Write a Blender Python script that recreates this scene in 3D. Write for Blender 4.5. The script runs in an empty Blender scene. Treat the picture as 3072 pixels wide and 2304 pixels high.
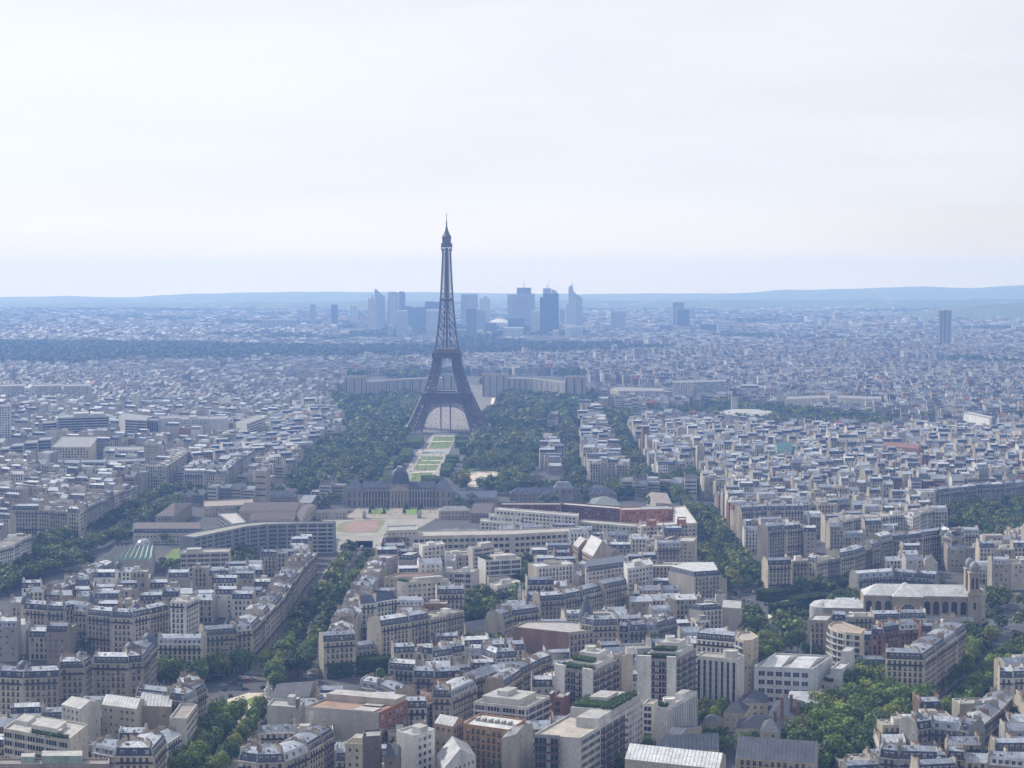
import bpy, math, random
import numpy as np
from mathutils import Vector, Matrix
R = math.radians
rnd = random.Random(7)
sc = bpy.context.scene
col = bpy.data.collections.new('city'); sc.collection.children.link(col)

# ------------------------------------------------------------------ camera, sky, sun, exposure
CAMH = 237.0; PITCH = math.atan(242.5/3900.0)
cam = bpy.data.cameras.new('camera'); camo = bpy.data.objects.new('camera', cam); col.objects.link(camo)
camo.location = (0, 0, CAMH); camo.rotation_euler = (math.pi/2-PITCH, 0, 0)
cam.lens = 63.48; cam.sensor_width = 36; cam.clip_start = 1; cam.clip_end = 80000
sc.camera = camo
SUN_EL, SUN_AZ = 41.0, -53.0          # azimuth from +Y towards +X
w = bpy.data.worlds.new('World'); sc.world = w; w.use_nodes = True
nt = w.node_tree; nt.nodes.clear(); L = nt.links.new
def N(t, **k):
    n = nt.nodes.new(t)
    for a, b in k.items(): setattr(n, a, b)
    return n
out = N('ShaderNodeOutputWorld'); bg = N('ShaderNodeBackground'); bg.inputs['Strength'].default_value = 0.1
sky = N('ShaderNodeTexSky'); sky.sky_type = 'NISHITA'; sky.sun_disc = False
sky.sun_elevation = R(SUN_EL); sky.sun_rotation = R(SUN_AZ); sky.altitude = 200
sky.air_density = 1.0; sky.dust_density = 2.0
tc = N('ShaderNodeTexCoord'); mp = N('ShaderNodeMapping'); mp.inputs['Scale'].default_value = (1.3, 1.3, 9.0)
mp.inputs['Rotation'].default_value = (0.05, 0.03, 0.4)
nz = N('ShaderNodeTexNoise'); nz.inputs['Scale'].default_value = 2.2; nz.inputs['Detail'].default_value = 7; nz.inputs['Roughness'].default_value = 0.55
rp = N('ShaderNodeMapRange'); rp.inputs[1].default_value = 0.36; rp.inputs[2].default_value = 0.62; rp.inputs[3].default_value = 0.84; rp.inputs[4].default_value = 1.0
mx = N('ShaderNodeMixRGB'); ve = N('ShaderNodeMapRange', interpolation_type='SMOOTHSTEP'); ve.inputs[1].default_value = -0.01; ve.inputs[2].default_value = 0.06; ve.inputs[3].default_value = 1; ve.inputs[4].default_value = 0
cl = N('ShaderNodeMixRGB'); cl.inputs[1].default_value = (9.0, 9.35, 10.1, 1); cl.inputs[2].default_value = (10.3, 9.8, 8.9, 1)      # thin cloud overhead, sunlit white haze low down
sx = N('ShaderNodeSeparateXYZ'); cx_ = N('ShaderNodeCombineXYZ'); mz = N('ShaderNodeMath', operation='MAXIMUM'); mz.inputs[1].default_value = 0.02
L(tc.outputs['Generated'], sx.inputs[0]); L(sx.outputs[0], cx_.inputs[0]); L(sx.outputs[1], cx_.inputs[1]); L(sx.outputs[2], mz.inputs[0]); L(mz.outputs[0], cx_.inputs[2]); L(cx_.outputs[0], sky.inputs[0])
L(tc.outputs['Generated'], mp.inputs[0]); L(mp.outputs[0], nz.inputs['Vector']); L(nz.outputs[0], rp.inputs[0])
L(sx.outputs[2], ve.inputs[0]); L(ve.outputs[0], cl.inputs[0]); dt = N('ShaderNodeVectorMath', operation='DOT_PRODUCT'); dt.inputs[1].default_value = (math.sin(R(SUN_AZ)), math.cos(R(SUN_AZ)), 0.3); L(tc.outputs['Generated'], dt.inputs[0])
sg_ = N('ShaderNodeMapRange'); sg_.inputs[1].default_value = 0.25; sg_.inputs[2].default_value = 0.95; sg_.inputs[3].default_value = 0.93; sg_.inputs[4].default_value = 1.10; L(dt.outputs['Value'], sg_.inputs[0])
sv = N('ShaderNodeVectorMath', operation='SCALE'); L(cl.outputs[0], sv.inputs[0]); L(sg_.outputs[0], sv.inputs['Scale']); L(sv.outputs[0], mx.inputs[2]); L(rp.outputs[0], mx.inputs[0]); L(sky.outputs[0], mx.inputs[1]); L(mx.outputs[0], bg.inputs['Color']); L(bg.outputs[0], out.inputs[0])
sd = Vector((math.sin(R(SUN_AZ))*math.cos(R(SUN_EL)), math.cos(R(SUN_AZ))*math.cos(R(SUN_EL)), math.sin(R(SUN_EL))))
sun = bpy.data.lights.new('sun', 'SUN'); sun.energy = 5.0; sun.angle = R(0.6); sun.color = (1, 0.96, 0.90)
suno = bpy.data.objects.new('sun', sun); col.objects.link(suno); suno.rotation_euler = sd.to_track_quat('Z', 'Y').to_euler()
suno.location = (0, 0, 600)
sc.view_settings.view_transform = 'Standard'; sc.view_settings.look = 'None'; sc.view_settings.gamma = 1
sc.view_settings.exposure = 0.0
sc.cycles.use_denoising = True; sc.cycles.max_bounces = 5; sc.cycles.diffuse_bounces = 3; sc.cycles.glossy_bounces = 2
sc.cycles.volume_bounces = 1; sc.cycles.transparent_max_bounces = 8
HAZE_DENSITY = 1.12e-4; HAZE_COL = (0.26, 0.46, 1.0)

# ------------------------------------------------------------------ photo pixel -> place on the plane of height z
FR = {'P': (0, 0, 1), 'W': (0, 0, 0.72), 'a': (0, 1728, 2.8802), 'b': (768, 1728, 2.8802), 'c': (1536, 1728, 2.8802), 'd': (2304, 1728, 2.8802),
      'e': (0, 1300, 2.8802), 'f': (768, 1300, 2.8802), 'g': (1536, 1300, 2.8802), 'h': (2304, 1300, 2.8802),
      'E': (0, 1100, 2.1602), 'F': (900, 1100, 2.1602), 'G': (1700, 1100, 2.7657), 'H': (2300, 1100, 2.7655),
      'I': (850, 780, 2.212), 'K': (0, 800, 2.212), 'J': (1150, 1040, 5.53), 'M': (1850, 800, 1.8101)}
FPX = 5417.0; CP, SP = math.cos(PITCH), math.sin(PITCH)
def uv(fr, x, y):
    o = FR[fr]; px = o[0]+x/o[2]; py = o[1]+y/o[2]
    return (px-1536)/FPX, (1152-py)/FPX
def G(fr, x, y, z=0.0):
    u, v = uv(fr, x, y)
    dy, dz = CP+v*SP, -SP+v*CP
    t = (z-CAMH)/dz
    return Vector((u*t, dy*t))
def GD(fr, x, y, D):                      # place at distance D: X and height
    u, v = uv(fr, x, y); wz = D*(v*CP-SP)/(CP+v*SP); dep = D*CP-wz*SP
    return u*dep, CAMH+wz
def ht(fr, x, yt, yb):
    p = G(fr, x, yb); return GD(fr, x, yt, p.y)[1]
def pix(x, y, z):                          # place -> 1024x768 pixel
    dep = y*CP-(z-CAMH)*SP; up = y*SP+(z-CAMH)*CP
    return 512+x/dep*FPX/3, 384-up/dep*FPX/3

# ------------------------------------------------------------------ materials
def mat(name, rough, spec=0.5, metal=0.0, var=0.15, scale=0.15, streak=False, seam=0.0, leaf=False, rand=0.0, fine=0.0, k=1.0):
    m = bpy.data.materials.new(name); m.use_nodes = True; t = m.node_tree; n = t.nodes; l = t.links.new
    b = n['Principled BSDF']; b.inputs['Roughness'].default_value = rough; b.inputs['Metallic'].default_value = metal
    b.inputs['Specular IOR Level'].default_value = spec
    at = n.new('ShaderNodeAttribute'); at.attribute_name = 'Col'
    ge = n.new('ShaderNodeNewGeometry'); mpn = n.new('ShaderNodeMapping'); l(ge.outputs['Position'], mpn.inputs[0])
    mpn.inputs['Scale'].default_value = (1, 1, 0.25) if streak else (1, 1, 1)
    no = n.new('ShaderNodeTexNoise'); no.inputs['Scale'].default_value = scale; no.inputs['Detail'].default_value = 5; no.inputs['Roughness'].default_value = 0.65
    l(mpn.outputs[0], no.inputs['Vector'])
    mr = n.new('ShaderNodeMapRange'); mr.inputs[1].default_value = 0.3; mr.inputs[2].default_value = 0.7
    mr.inputs[3].default_value = k*(1-var); mr.inputs[4].default_value = k*(1+var)
    l(no.outputs[0], mr.inputs[0]); fac = mr.outputs[0]
    if rand:
        oi = n.new('ShaderNodeObjectInfo'); r2 = n.new('ShaderNodeMapRange'); r2.inputs[3].default_value = 1-rand; r2.inputs[4].default_value = 1+rand
        l(oi.outputs['Random'], r2.inputs[0]); mu = n.new('ShaderNodeMath'); mu.operation = 'MULTIPLY'; l(fac, mu.inputs[0]); l(r2.outputs[0], mu.inputs[1]); fac = mu.outputs[0]
    if fine:
        n2 = n.new('ShaderNodeTexNoise'); n2.inputs['Scale'].default_value = fine; n2.inputs['Detail'].default_value = 3; l(ge.outputs['Position'], n2.inputs['Vector'])
        r3 = n.new('ShaderNodeMapRange'); r3.inputs[1].default_value = 0.3; r3.inputs[2].default_value = 0.7; r3.inputs[3].default_value = 0.85; r3.inputs[4].default_value = 1.15
        l(n2.outputs[0], r3.inputs[0]); mu = n.new('ShaderNodeMath'); mu.operation = 'MULTIPLY'; l(fac, mu.inputs[0]); l(r3.outputs[0], mu.inputs[1]); fac = mu.outputs[0]
    vm = n.new('ShaderNodeVectorMath'); vm.operation = 'SCALE'; l(at.outputs['Color'], vm.inputs[0]); l(fac, vm.inputs['Scale'])
    l(vm.outputs[0], b.inputs['Base Color'])
    if leaf:
        tr = n.new('ShaderNodeBsdfTranslucent'); l(vm.outputs[0], tr.inputs['Color']); ms = n.new('ShaderNodeMixShader'); ms.inputs[0].default_value = 0.28
        l(b.outputs[0], ms.inputs[1]); l(tr.outputs[0], ms.inputs[2]); l(ms.outputs[0], n['Material Output'].inputs['Surface'])
    return m
WALL = mat('weathered_wall', 0.9, 0.2, var=0.24, scale=0.14, streak=True, fine=0.9, k=0.71)
ROOF = mat('zinc_and_slate_roof', 0.56, 0.3, var=0.28, scale=0.22, fine=0.7, k=0.73)
GLASS = mat('window_glass', 0.12, 0.5, var=0.3, scale=0.6)
LEAF = mat('foliage', 0.6, 0.3, var=0.22, scale=0.08, leaf=True, rand=0.35)
METAL = mat('painted_iron', 0.55, 0.4, var=0.12, scale=0.3)
BARK = mat('bark', 0.9, 0.2, var=0.2, scale=1.0)
GROUND = mat('ground_surface', 0.92, 0.2, var=0.22, scale=0.05, fine=0.4)
PAINT = mat('vehicle_paint', 0.3, 0.5, var=0.04, scale=1.0)
TOWER = mat('tower_cladding', 0.35, 0.5, var=0.12, scale=0.05)
ALLM = [WALL, ROOF, GLASS, LEAF, METAL, BARK, GROUND, PAINT, TOWER]
MI = {m.name: i for i, m in enumerate(ALLM)}
iW, iR, iG, iL, iM, iB, iGr, iP, iT = range(9)

# ------------------------------------------------------------------ mesh collector
class MB:
    def __init__(s): s.v = []; s.n = []; s.m = []; s.c = []
    def face(s, pts, m, c):
        s.v.extend(pts); s.n.append(len(pts)); s.m.append(m); s.c.append(c)
    def box(s, p, q, m, c, top=None, bottom=False):
        x0, y0, z0 = p; x1, y1, z1 = q; f = s.face
        f([(x0, y0, z0), (x1, y0, z0), (x1, y0, z1), (x0, y0, z1)], m, c); f([(x1, y0, z0), (x1, y1, z0), (x1, y1, z1), (x1, y0, z1)], m, c)
        f([(x1, y1, z0), (x0, y1, z0), (x0, y1, z1), (x1, y1, z1)], m, c); f([(x0, y1, z0), (x0, y0, z0), (x0, y0, z1), (x0, y1, z1)], m, c)
        t = top or (m, c); f([(x0, y0, z1), (x1, y0, z1), (x1, y1, z1), (x0, y1, z1)], t[0], t[1])
        if bottom: f([(x0, y1, z0), (x1, y1, z0), (x1, y0, z0), (x0, y0, z0)], m, c)
    def prism(s, poly, z0, z1, m, c, top=None, notop=False):       # poly ccw list of (x,y)
        k = len(poly)
        for i in range(k):
            a, b = poly[i], poly[(i+1) % k]
            s.face([(a[0], a[1], z0), (b[0], b[1], z0), (b[0], b[1], z1), (a[0], a[1], z1)], m, c)
        if not notop:
            t = top or (m, c); s.face([(p[0], p[1], z1) for p in poly], t[0], t[1])
    def beam(s, a, b, r, m, c, r2=None, k=4):
        a = Vector(a); b = Vector(b); d = (b-a); 
        if d.length < 1e-6: return
        d.normalize(); u = d.orthogonal().normalized(); w_ = d.cross(u); r2 = r if r2 is None else r2
        ra = [a+(u*math.cos(6.2832*i/k+.785)+w_*math.sin(6.2832*i/k+.785))*r for i in range(k)]
        rb = [b+(u*math.cos(6.2832*i/k+.785)+w_*math.sin(6.2832*i/k+.785))*r2 for i in range(k)]
        for i in range(k):
            j = (i+1) % k; s.face([tuple(ra[i]), tuple(ra[j]), tuple(rb[j]), tuple(rb[i])], m, c)
        s.face([tuple(p) for p in rb], m, c); s.face([tuple(p) for p in reversed(ra)], m, c)
    def lathe(s, cx, cy, prof, m, c, k=12, a0=0.0, a1=6.28318531, cols=None):
        for j in range(len(prof)-1):
            (r0, z0), (r1, z1) = prof[j], prof[j+1]; cc = cols[j] if cols else c
            for i in range(k):
                t0 = a0+(a1-a0)*i/k; t1 = a0+(a1-a0)*(i+1)/k
                q = [(cx+r0*math.cos(t0), cy+r0*math.sin(t0), z0), (cx+r0*math.cos(t1), cy+r0*math.sin(t1), z0),
                     (cx+r1*math.cos(t1), cy+r1*math.sin(t1), z1), (cx+r1*math.cos(t0), cy+r1*math.sin(t0), z1)]
                if r1 < 1e-4: q = q[:3]
                elif r0 < 1e-4: q = [q[0], q[2], q[3]]
                s.face(q, m, cc)
    def mesh(s, name, off=(0, 0, 0), smooth=False):
        me = bpy.data.meshes.new(name); nv = len(s.v); nf = len(s.n)
        co = np.array(s.v, dtype=np.float32).reshape(-1, 3) - np.array(off, dtype=np.float32)
        me.vertices.add(nv); me.vertices.foreach_set('co', co.ravel())
        me.loops.add(nv); me.loops.foreach_set('vertex_index', np.arange(nv, dtype=np.int32))
        ns = np.array(s.n, dtype=np.int32); st = np.concatenate(([0], np.cumsum(ns)[:-1])).astype(np.int32) if nf else np.zeros(0, np.int32)
        me.polygons.add(nf); me.polygons.foreach_set('loop_start', st)
        try: me.polygons.foreach_set('loop_total', ns)
        except Exception: pass
        used = sorted(set(s.m)); mp_ = {u: i for i, u in enumerate(used)}
        for u in used: me.materials.append(ALLM[u])
        me.polygons.foreach_set('material_index', np.array([mp_[x] for x in s.m], dtype=np.int32))
        me.update(calc_edges=True)
        a = me.attributes.new('Col', 'FLOAT_COLOR', 'FACE')
        cc = np.ones((nf, 4), dtype=np.float32); cc[:, :3] = np.array(s.c, dtype=np.float32).reshape(-1, 3); a.data.foreach_set('color', cc.ravel())
        if smooth: me.polygons.foreach_set('use_smooth', np.ones(nf, dtype=bool))
        return me
    def obj(s, name, parent=None, loc=None, off=(0, 0, 0), smooth=False):
        if not s.n: return None
        return link(name, s.mesh(name, off, smooth), parent, loc)
def link(name, data, parent=None, loc=None, rz=0.0, scale=None):
    o = bpy.data.objects.new(name, data); col.objects.link(o)
    if parent is not None: o.parent = parent
    if loc is not None: o.location = loc
    if rz: o.rotation_euler = (0, 0, rz)
    if scale is not None: o.scale = scale
    return o
def tag(o, label=None, cat=None, group=None, kind=None):
    if label:
        assert 4 <= len(label.split()) <= 16, label
        o['label'] = label
    if cat: o['category'] = cat
    if group: o['group'] = group
    if kind: o['kind'] = kind
    return o
def thing(name, label, cat, loc, group=None, rz=0.0):
    o = link(name, None, None, loc, rz); o.empty_display_size = 2; return tag(o, label, cat, group)
ORD = ['first', 'second', 'third', 'fourth', 'fifth', 'sixth', 'seventh', 'eighth', 'ninth', 'tenth', 'eleventh', 'twelfth']
def ordn(i):
    if i < 12: return ORD[i]
    i += 1; return '%d%s' % (i, 'th' if 10 <= i % 100 <= 20 else {1: 'st', 2: 'nd', 3: 'rd'}.get(i % 10, 'th'))

# ------------------------------------------------------------------ occupancy map of the near city
OX0, OY0, OC = -1300.0, 700.0, 3.0; OW, OH = 870, 1000
occ = np.zeros((OH, OW), dtype=bool)
def raster(poly):
    xs = [p[0] for p in poly]; ys = [p[1] for p in poly]
    i0 = max(0, int((min(xs)-OX0)/OC)); i1 = min(OW-1, int((max(xs)-OX0)/OC)+1)
    j0 = max(0, int((min(ys)-OY0)/OC)); j1 = min(OH-1, int((max(ys)-OY0)/OC)+1)
    if i1 <= i0 or j1 <= j0: return None
    X, Y = np.meshgrid(OX0+(np.arange(i0, i1)+.5)*OC, OY0+(np.arange(j0, j1)+.5)*OC)
    ins = np.zeros(X.shape, dtype=bool); k = len(poly)
    for i in range(k):
        x0, y0 = poly[i][0], poly[i][1]; x1, y1 = poly[(i+1) % k][0], poly[(i+1) % k][1]
        if y0 == y1: continue
        c_ = ((Y >= y0) != (Y >= y1)) & (X < (x1-x0)*(Y-y0)/(y1-y0)+x0)
        ins ^= c_
    return (slice(j0, j1), slice(i0, i1)), ins
def mark(poly):
    r_ = raster(poly)
    if r_: occ[r_[0]] |= r_[1]
def used(poly):
    r_ = raster(poly)
    if not r_: return 0.0
    k = r_[1].sum(); return (occ[r_[0]] & r_[1]).sum()/max(1, k)
def strip(pts, w_):                        # road / avenue polygon along world points
    l_, r_ = [], []
    for i, p in enumerate(pts):
        a = pts[max(0, i-1)]; b = pts[min(len(pts)-1, i+1)]; d = (b-a).normalized(); n_ = Vector((-d.y, d.x))
        l_.append(p+n_*w_/2); r_.append(p-n_*w_/2)
    return r_+l_[::-1]
def inside(poly, p):
    c_ = False; k = len(poly)
    for i in range(k):
        x0, y0 = poly[i][0], poly[i][1]; x1, y1 = poly[(i+1) % k][0], poly[(i+1) % k][1]
        if (y0 > p[1]) != (y1 > p[1]) and p[0] < (x1-x0)*(p[1]-y0)/(y1-y0)+x0: c_ = not c_
    return c_
def PL(fr, pts, z=0.0): return [G(fr, x, y, z) for x, y in pts]
# ------------------------------------------------------------------ facades
GT = [(0.02, 0.024, 0.034), (0.04, 0.047, 0.062), (0.26, 0.26, 0.27)]
RAIL = (0.035, 0.04, 0.05)
def facade(emit, Ln, z0, z1, style, r):
    """lays out openings along a wall of length Ln; emit(kind, x centre, z bottom, width, height, tone)"""
    H_ = z1-z0
    tone = lambda: r.choices([0, 1, 2], [6, 3, 2])[0]
    if style in ('haus', 'court'):
        bay = 2.75 if style == 'haus' else 3.6
        nb = int((Ln-0.8)/bay); gf = 4.4 if style == 'haus' else 3.4
        if nb < 1: return
        nf = max(1, int(round((H_-gf)/3.35))); fh = (H_-gf)/nf; x0 = (Ln-nb*bay)/2+bay/2
        for f in range(nf):
            for b in range(nb):
                if style == 'court' and r.random() < 0.25: continue
                emit('win', x0+b*bay, z0+gf+f*fh+0.35, 1.32 if style == 'haus' else 1.1, min(2.35, fh-0.75) if style == 'haus' else 1.6, tone())
        if style == 'haus':
            for b in range(nb): emit('shop', x0+b*bay, z0+0.6, 1.7, 3.0, 0)
    elif style in ('grid', 'punch', 'office'):
        bay, ww, hh = {'grid': (3.6, 2.0, 1.75), 'punch': (3.3, 1.3, 1.5), 'office': (4.6, 3.3, 2.5)}[style]
        fl = {'grid': 3.1, 'punch': 3.1, 'office': 4.1}[style]
        nb = max(1, int((Ln-1)/bay)); nf = max(1, int(H_/fl)); fh = H_/nf; x0 = (Ln-nb*bay)/2+bay/2
        for f in range(nf):
            for b in range(nb): emit('pun', x0+b*bay, z0+f*fh+0.75, ww, min(hh, fh-1.0), tone() if style != 'office' else r.choice([0, 0, 1]))
    elif style in ('strip', 'balc', 'balcd'):
        fl = 3.3; nf = max(1, int(H_/fl)); fh = H_/nf
        for f in range(nf):
            k = max(1, int(Ln/16)); sl = (Ln-0.8)/k
            for j in range(k):
                emit('band', 0.4+(j+.5)*sl, z0+f*fh+(1.0 if style == 'strip' else 0.35), sl-0.35, fh-(1.6 if style == 'strip' else 0.7), 0)
            if style != 'strip': emit('balcony', Ln/2, z0+f*fh-0.05, Ln-0.3, 1.05 if style == 'balc' else 1.3, 0 if style == 'balc' else 1)
    elif style == 'vert':
        nb = max(2, int(Ln/3.0)); bw = Ln/nb
        for b in range(nb): emit('vert', (b+.5)*bw, z0+1.2, bw*0.58, H_-2.0, 0)
    elif style == 'few':
        nf = max(1, int(H_/3.3))
        for f in range(1, nf):
            if r.random() < 0.75: emit('pun', Ln*0.78, z0+f*3.3+0.8, 0.9, 1.2, 0)
            if r.random() < 0.3: emit('pun', Ln*0.3, z0+f*3.3+0.8, 0.9, 1.2, 0)
    elif style == 'arch':
        nb = max(1, int(Ln/5.6)); bw = Ln/nb
        for b in range(nb): emit('arch', (b+.5)*bw, z0+H_*0.28, 2.7, H_*0.55, 0)
    elif style == 'colon':
        nb = max(1, int(Ln/4.2)); bw = Ln/nb
        for b in range(nb): emit('vert0', (b+.5)*bw, z0+1, bw*0.42, H_-3.5, 2 if b % 3 else 1)
KN = {'win': 'window', 'pun': 'window', 'band': 'window_band', 'shop': 'shop_front', 'vert': 'window_strip', 'vert0': 'bay_opening', 'arch': 'arched_window', 'balcony': 'balcony'}
_wm = {}
def winmesh(kind, w_, h_, t, fc):
    key = (kind, round(w_, 1), round(h_, 1), t, fc)
    if key in _wm: return _wm[key]
    w_, h_ = max(.3, round(w_, 1)), max(.3, round(h_, 1)); b = MB(); g = GT[t]; x = w_/2
    pale = tuple(min(0.8, c*1.12) for c in fc)
    if kind == 'balcony':
        b.box((-x, -1.1, 0), (x, 0.02, 0.18), iW, pale, bottom=True); b.box((-x, -1.12, 0.18), (x, -1.02, h_), iM, (0.42, 0.43, 0.44) if t == 0 else (.07, .045, .045))
        return _wm.setdefault(key, b.mesh('balcony'))
    if kind == 'arch':
        n_ = 8; pts = [(-x, 0), (x, 0)]+[(x*math.cos(math.pi*i/n_), h_-x+x*math.sin(math.pi*i/n_)) for i in range(n_+1)]
        b.face([(p[0], -0.06, p[1]) for p in pts], iG, (0.02, 0.025, 0.03))
        o2 = [(p[0]*1.16, p[1]*1.03) for p in pts]
        for i in range(len(pts)):
            j = (i+1) % len(pts); b.face([(pts[i][0], -0.1, pts[i][1]), (o2[i][0], -0.1, o2[i][1]), (o2[j][0], -0.1, o2[j][1]), (pts[j][0], -0.1, pts[j][1])][::-1], iW, pale)
        for zz in (h_*.3, h_*.6): b.box((-x, -0.09, zz), (x, -0.065, zz+0.15), iM, RAIL)
        b.box((-0.08, -0.09, 0), (0.08, -0.065, h_-.2), iM, RAIL)
        return _wm.setdefault(key, b.mesh('arched_window'))
    b.face([(-x, -0.05, 0), (x, -0.05, 0), (x, -0.05, h_), (-x, -0.05, h_)], iG, g)
    if kind in ('win', 'pun', 'shop'):
        e = 0.13
        for q in (((-x-e, -0.11, 0), (-x, 0, h_+e)), ((x, -0.11, 0), (x+e, 0, h_+e)), ((-x, -0.11, h_), (x, 0, h_+e)), ((-x-e, -0.2, -0.14), (x+e, 0, 0))):
            b.box(q[0], q[1], iW, pale, bottom=True)
        b.box((-0.05, -0.08, 0), (0.05, -0.05, h_), iW, (0.55, 0.55, 0.53))
        if kind == 'win' and h_ > 1.8: b.box((-x-.1, -0.34, 0), (x+.1, -0.28, 0.85), iM, RAIL)
        if kind == 'pun' and w_ > 2.4:
            for xx in (-w_/6, w_/6): b.box((xx-.06, -0.08, 0), (xx+.06, -0.05, h_), iM, (0.25, 0.27, 0.29))
    elif kind == 'band':
        n_ = max(1, int(w_/1.6))
        for i in range(n_+1):
            xx = -x+w_*i/n_; b.box((xx-.09, -0.12, 0), (xx+.09, -0.04, h_), iW, pale)
        for i in range(n_):
            if (i*7+int(w_*10)) % 5 == 0: b.face([(-x+w_*i/n_+.1, -.06, 0), (-x+w_*(i+1)/n_-.1, -.06, 0), (-x+w_*(i+1)/n_-.1, -.06, h_), (-x+w_*i/n_+.1, -.06, h_)], iG, GT[2])
    elif kind == 'vert':
        n_ = max(1, int(h_/3.1))
        for i in range(n_): b.box((-x, -0.1, h_*i/n_), (x, -0.05, h_*i/n_+0.75), iM, (0.06, 0.08, 0.13))
        for s_ in (-1, 1): b.box((s_*x-.15, -0.5, 0), (s_*x+.15, 0, h_), iW, pale)
    return _wm.setdefault(key, b.mesh(KN[kind]))
class ObjSink:                              # openings as child objects of a wall's building
    def __init__(s, parent, origin, cap=100): s.p = parent; s.o = origin; s.k = 0; s.cap = cap; s.mb = None; s.per = {}
    def at(s, p0, p1, fc):
        d = (p1-p0).normalized(); ang = math.atan2(d.y, d.x)
        def emit(kind, x, z, w_, h_, t):
            nm = KN[kind]; s.per[nm] = s.per.get(nm, 0)+1
            if s.per[nm] > s.cap:
                if s.mb is None: s.mb = MB()
                MeshSink(s.mb).at(p0, p1, fc)(kind, x, z, w_, h_, t); return
            q = p0+d*x; link(nm, winmesh(kind, w_, h_, t, fc), s.p, (q.x-s.o[0], q.y-s.o[1], z-s.o[2]), ang)
        return emit
class MeshSink:
    def __init__(s, mb): s.mb = mb
    def at(s, p0, p1, fc):
        d = (p1-p0).normalized(); n_ = Vector((d.y, -d.x)); f = s.mb.face
        def emit(kind, x, z, w_, h_, t):
            a = p0+d*(x-w_/2)+n_*0.07; b = p0+d*(x+w_/2)+n_*0.07
            if kind == 'balcony':
                o = n_*0.9; f([(a.x+o.x, a.y+o.y, z), (b.x+o.x, b.y+o.y, z), (b.x+o.x, b.y+o.y, z+h_), (a.x+o.x, a.y+o.y, z+h_)], iW, tuple(c*0.95 for c in fc))
                f([(a.x, a.y, z+.1), (a.x+o.x, a.y+o.y, z+.1), (b.x+o.x, b.y+o.y, z+.1), (b.x, b.y, z+.1)][::-1], iW, fc); return
            f([(a.x, a.y, z), (b.x, b.y, z), (b.x, b.y, z+h_), (a.x, a.y, z+h_)], iG, GT[t])
        return emit
def faces_cam(p0, p1):
    d = p1-p0; n_ = Vector((d.y, -d.x)); m_ = (p0+p1)/2; return n_.dot(-m_) > 0

# ------------------------------------------------------------------ town houses
CREAM = [(0.47, 0.425, 0.34), (0.51, 0.465, 0.385), (0.41, 0.37, 0.30), (0.58, 0.535, 0.45), (0.45, 0.41, 0.35)]
WHITE = [(0.72, 0.70, 0.66), (0.80, 0.79, 0.76), (0.64, 0.62, 0.58)]
GREYW = [(0.38, 0.375, 0.365), (0.28, 0.275, 0.27), (0.45, 0.435, 0.41)]
BRICK = [(0.28, 0.15, 0.10), (0.24, 0.16, 0.12), (0.33, 0.19, 0.12)]
OCHRE = [(0.50, 0.36, 0.22), (0.48, 0.38, 0.26)]
WN = {id(CREAM): 'cream stone', id(WHITE): 'white plastered', id(GREYW): 'grey', id(BRICK): 'brick', id(OCHRE): 'ochre'}
ZINC = [(0.34, 0.375, 0.45), (0.42, 0.46, 0.54), (0.26, 0.29, 0.36), (0.52, 0.55, 0.61), (0.19, 0.215, 0.28)]
SLATE = [(0.05, 0.064, 0.105), (0.07, 0.084, 0.13), (0.04, 0.048, 0.075)]
FLATR = [(0.38, 0.37, 0.35), (0.28, 0.27, 0.26), (0.5, 0.49, 0.47), (0.33, 0.30, 0.27)]
TILE = [(0.33, 0.12, 0.07), (0.28, 0.13, 0.09)]
TERRA = (0.30, 0.19, 0.14)
houses = []; domes = []
def palette(r, kind=None):
    k = kind or r.choices(['cream', 'white', 'grey', 'brick', 'ochre'], [62, 17, 14, 5, 2])[0]
    p = {'cream': CREAM, 'white': WHITE, 'grey': GREYW, 'brick': BRICK, 'ochre': OCHRE}[k]
    c = r.choice(p); j = r.uniform(0.92, 1.08); return tuple(x*j for x in c), WN[id(p)]
def add_house(quad, h, r, row, k, roof=None, wall=None, fr='haus', back='court', sides=('few', 'few'), manual=False, wc=None, rc=None):
    wc_, wn = palette(r, wall)
    roof = roof or r.choices(['mansard', 'zinc', 'flat'], [56, 30, 14])[0]
    cx = sum(q.x for q in quad)/4; cy = sum(q.y for q in quad)/4
    w_ = (quad[1]-quad[0]).length; d_ = (quad[2]-quad[1]).length
    x0, y0 = [], []
    for q in quad:
        for z in (0, h): p = pix(q.x, q.y, z); x0.append(p[0]); y0.append(p[1])
    vis = max(x0) > -4 and min(x0) < 1028 and min(y0) < 772
    houses.append(dict(q=quad, h=h, roof=roof, wc=wc or wc_, wn=wn, rc=rc, styles=(fr, sides[0], back, sides[1]), seed=r.randrange(10**6), row=row, k=k, cx=cx, cy=cy,
                       px=(max(x0)-min(x0))*(max(y0)-min(y0))*(1.6 if manual else 1.0), vis=vis, manual=manual, dome=None))
    mark([(q.x, q.y) for q in quad])
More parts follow.
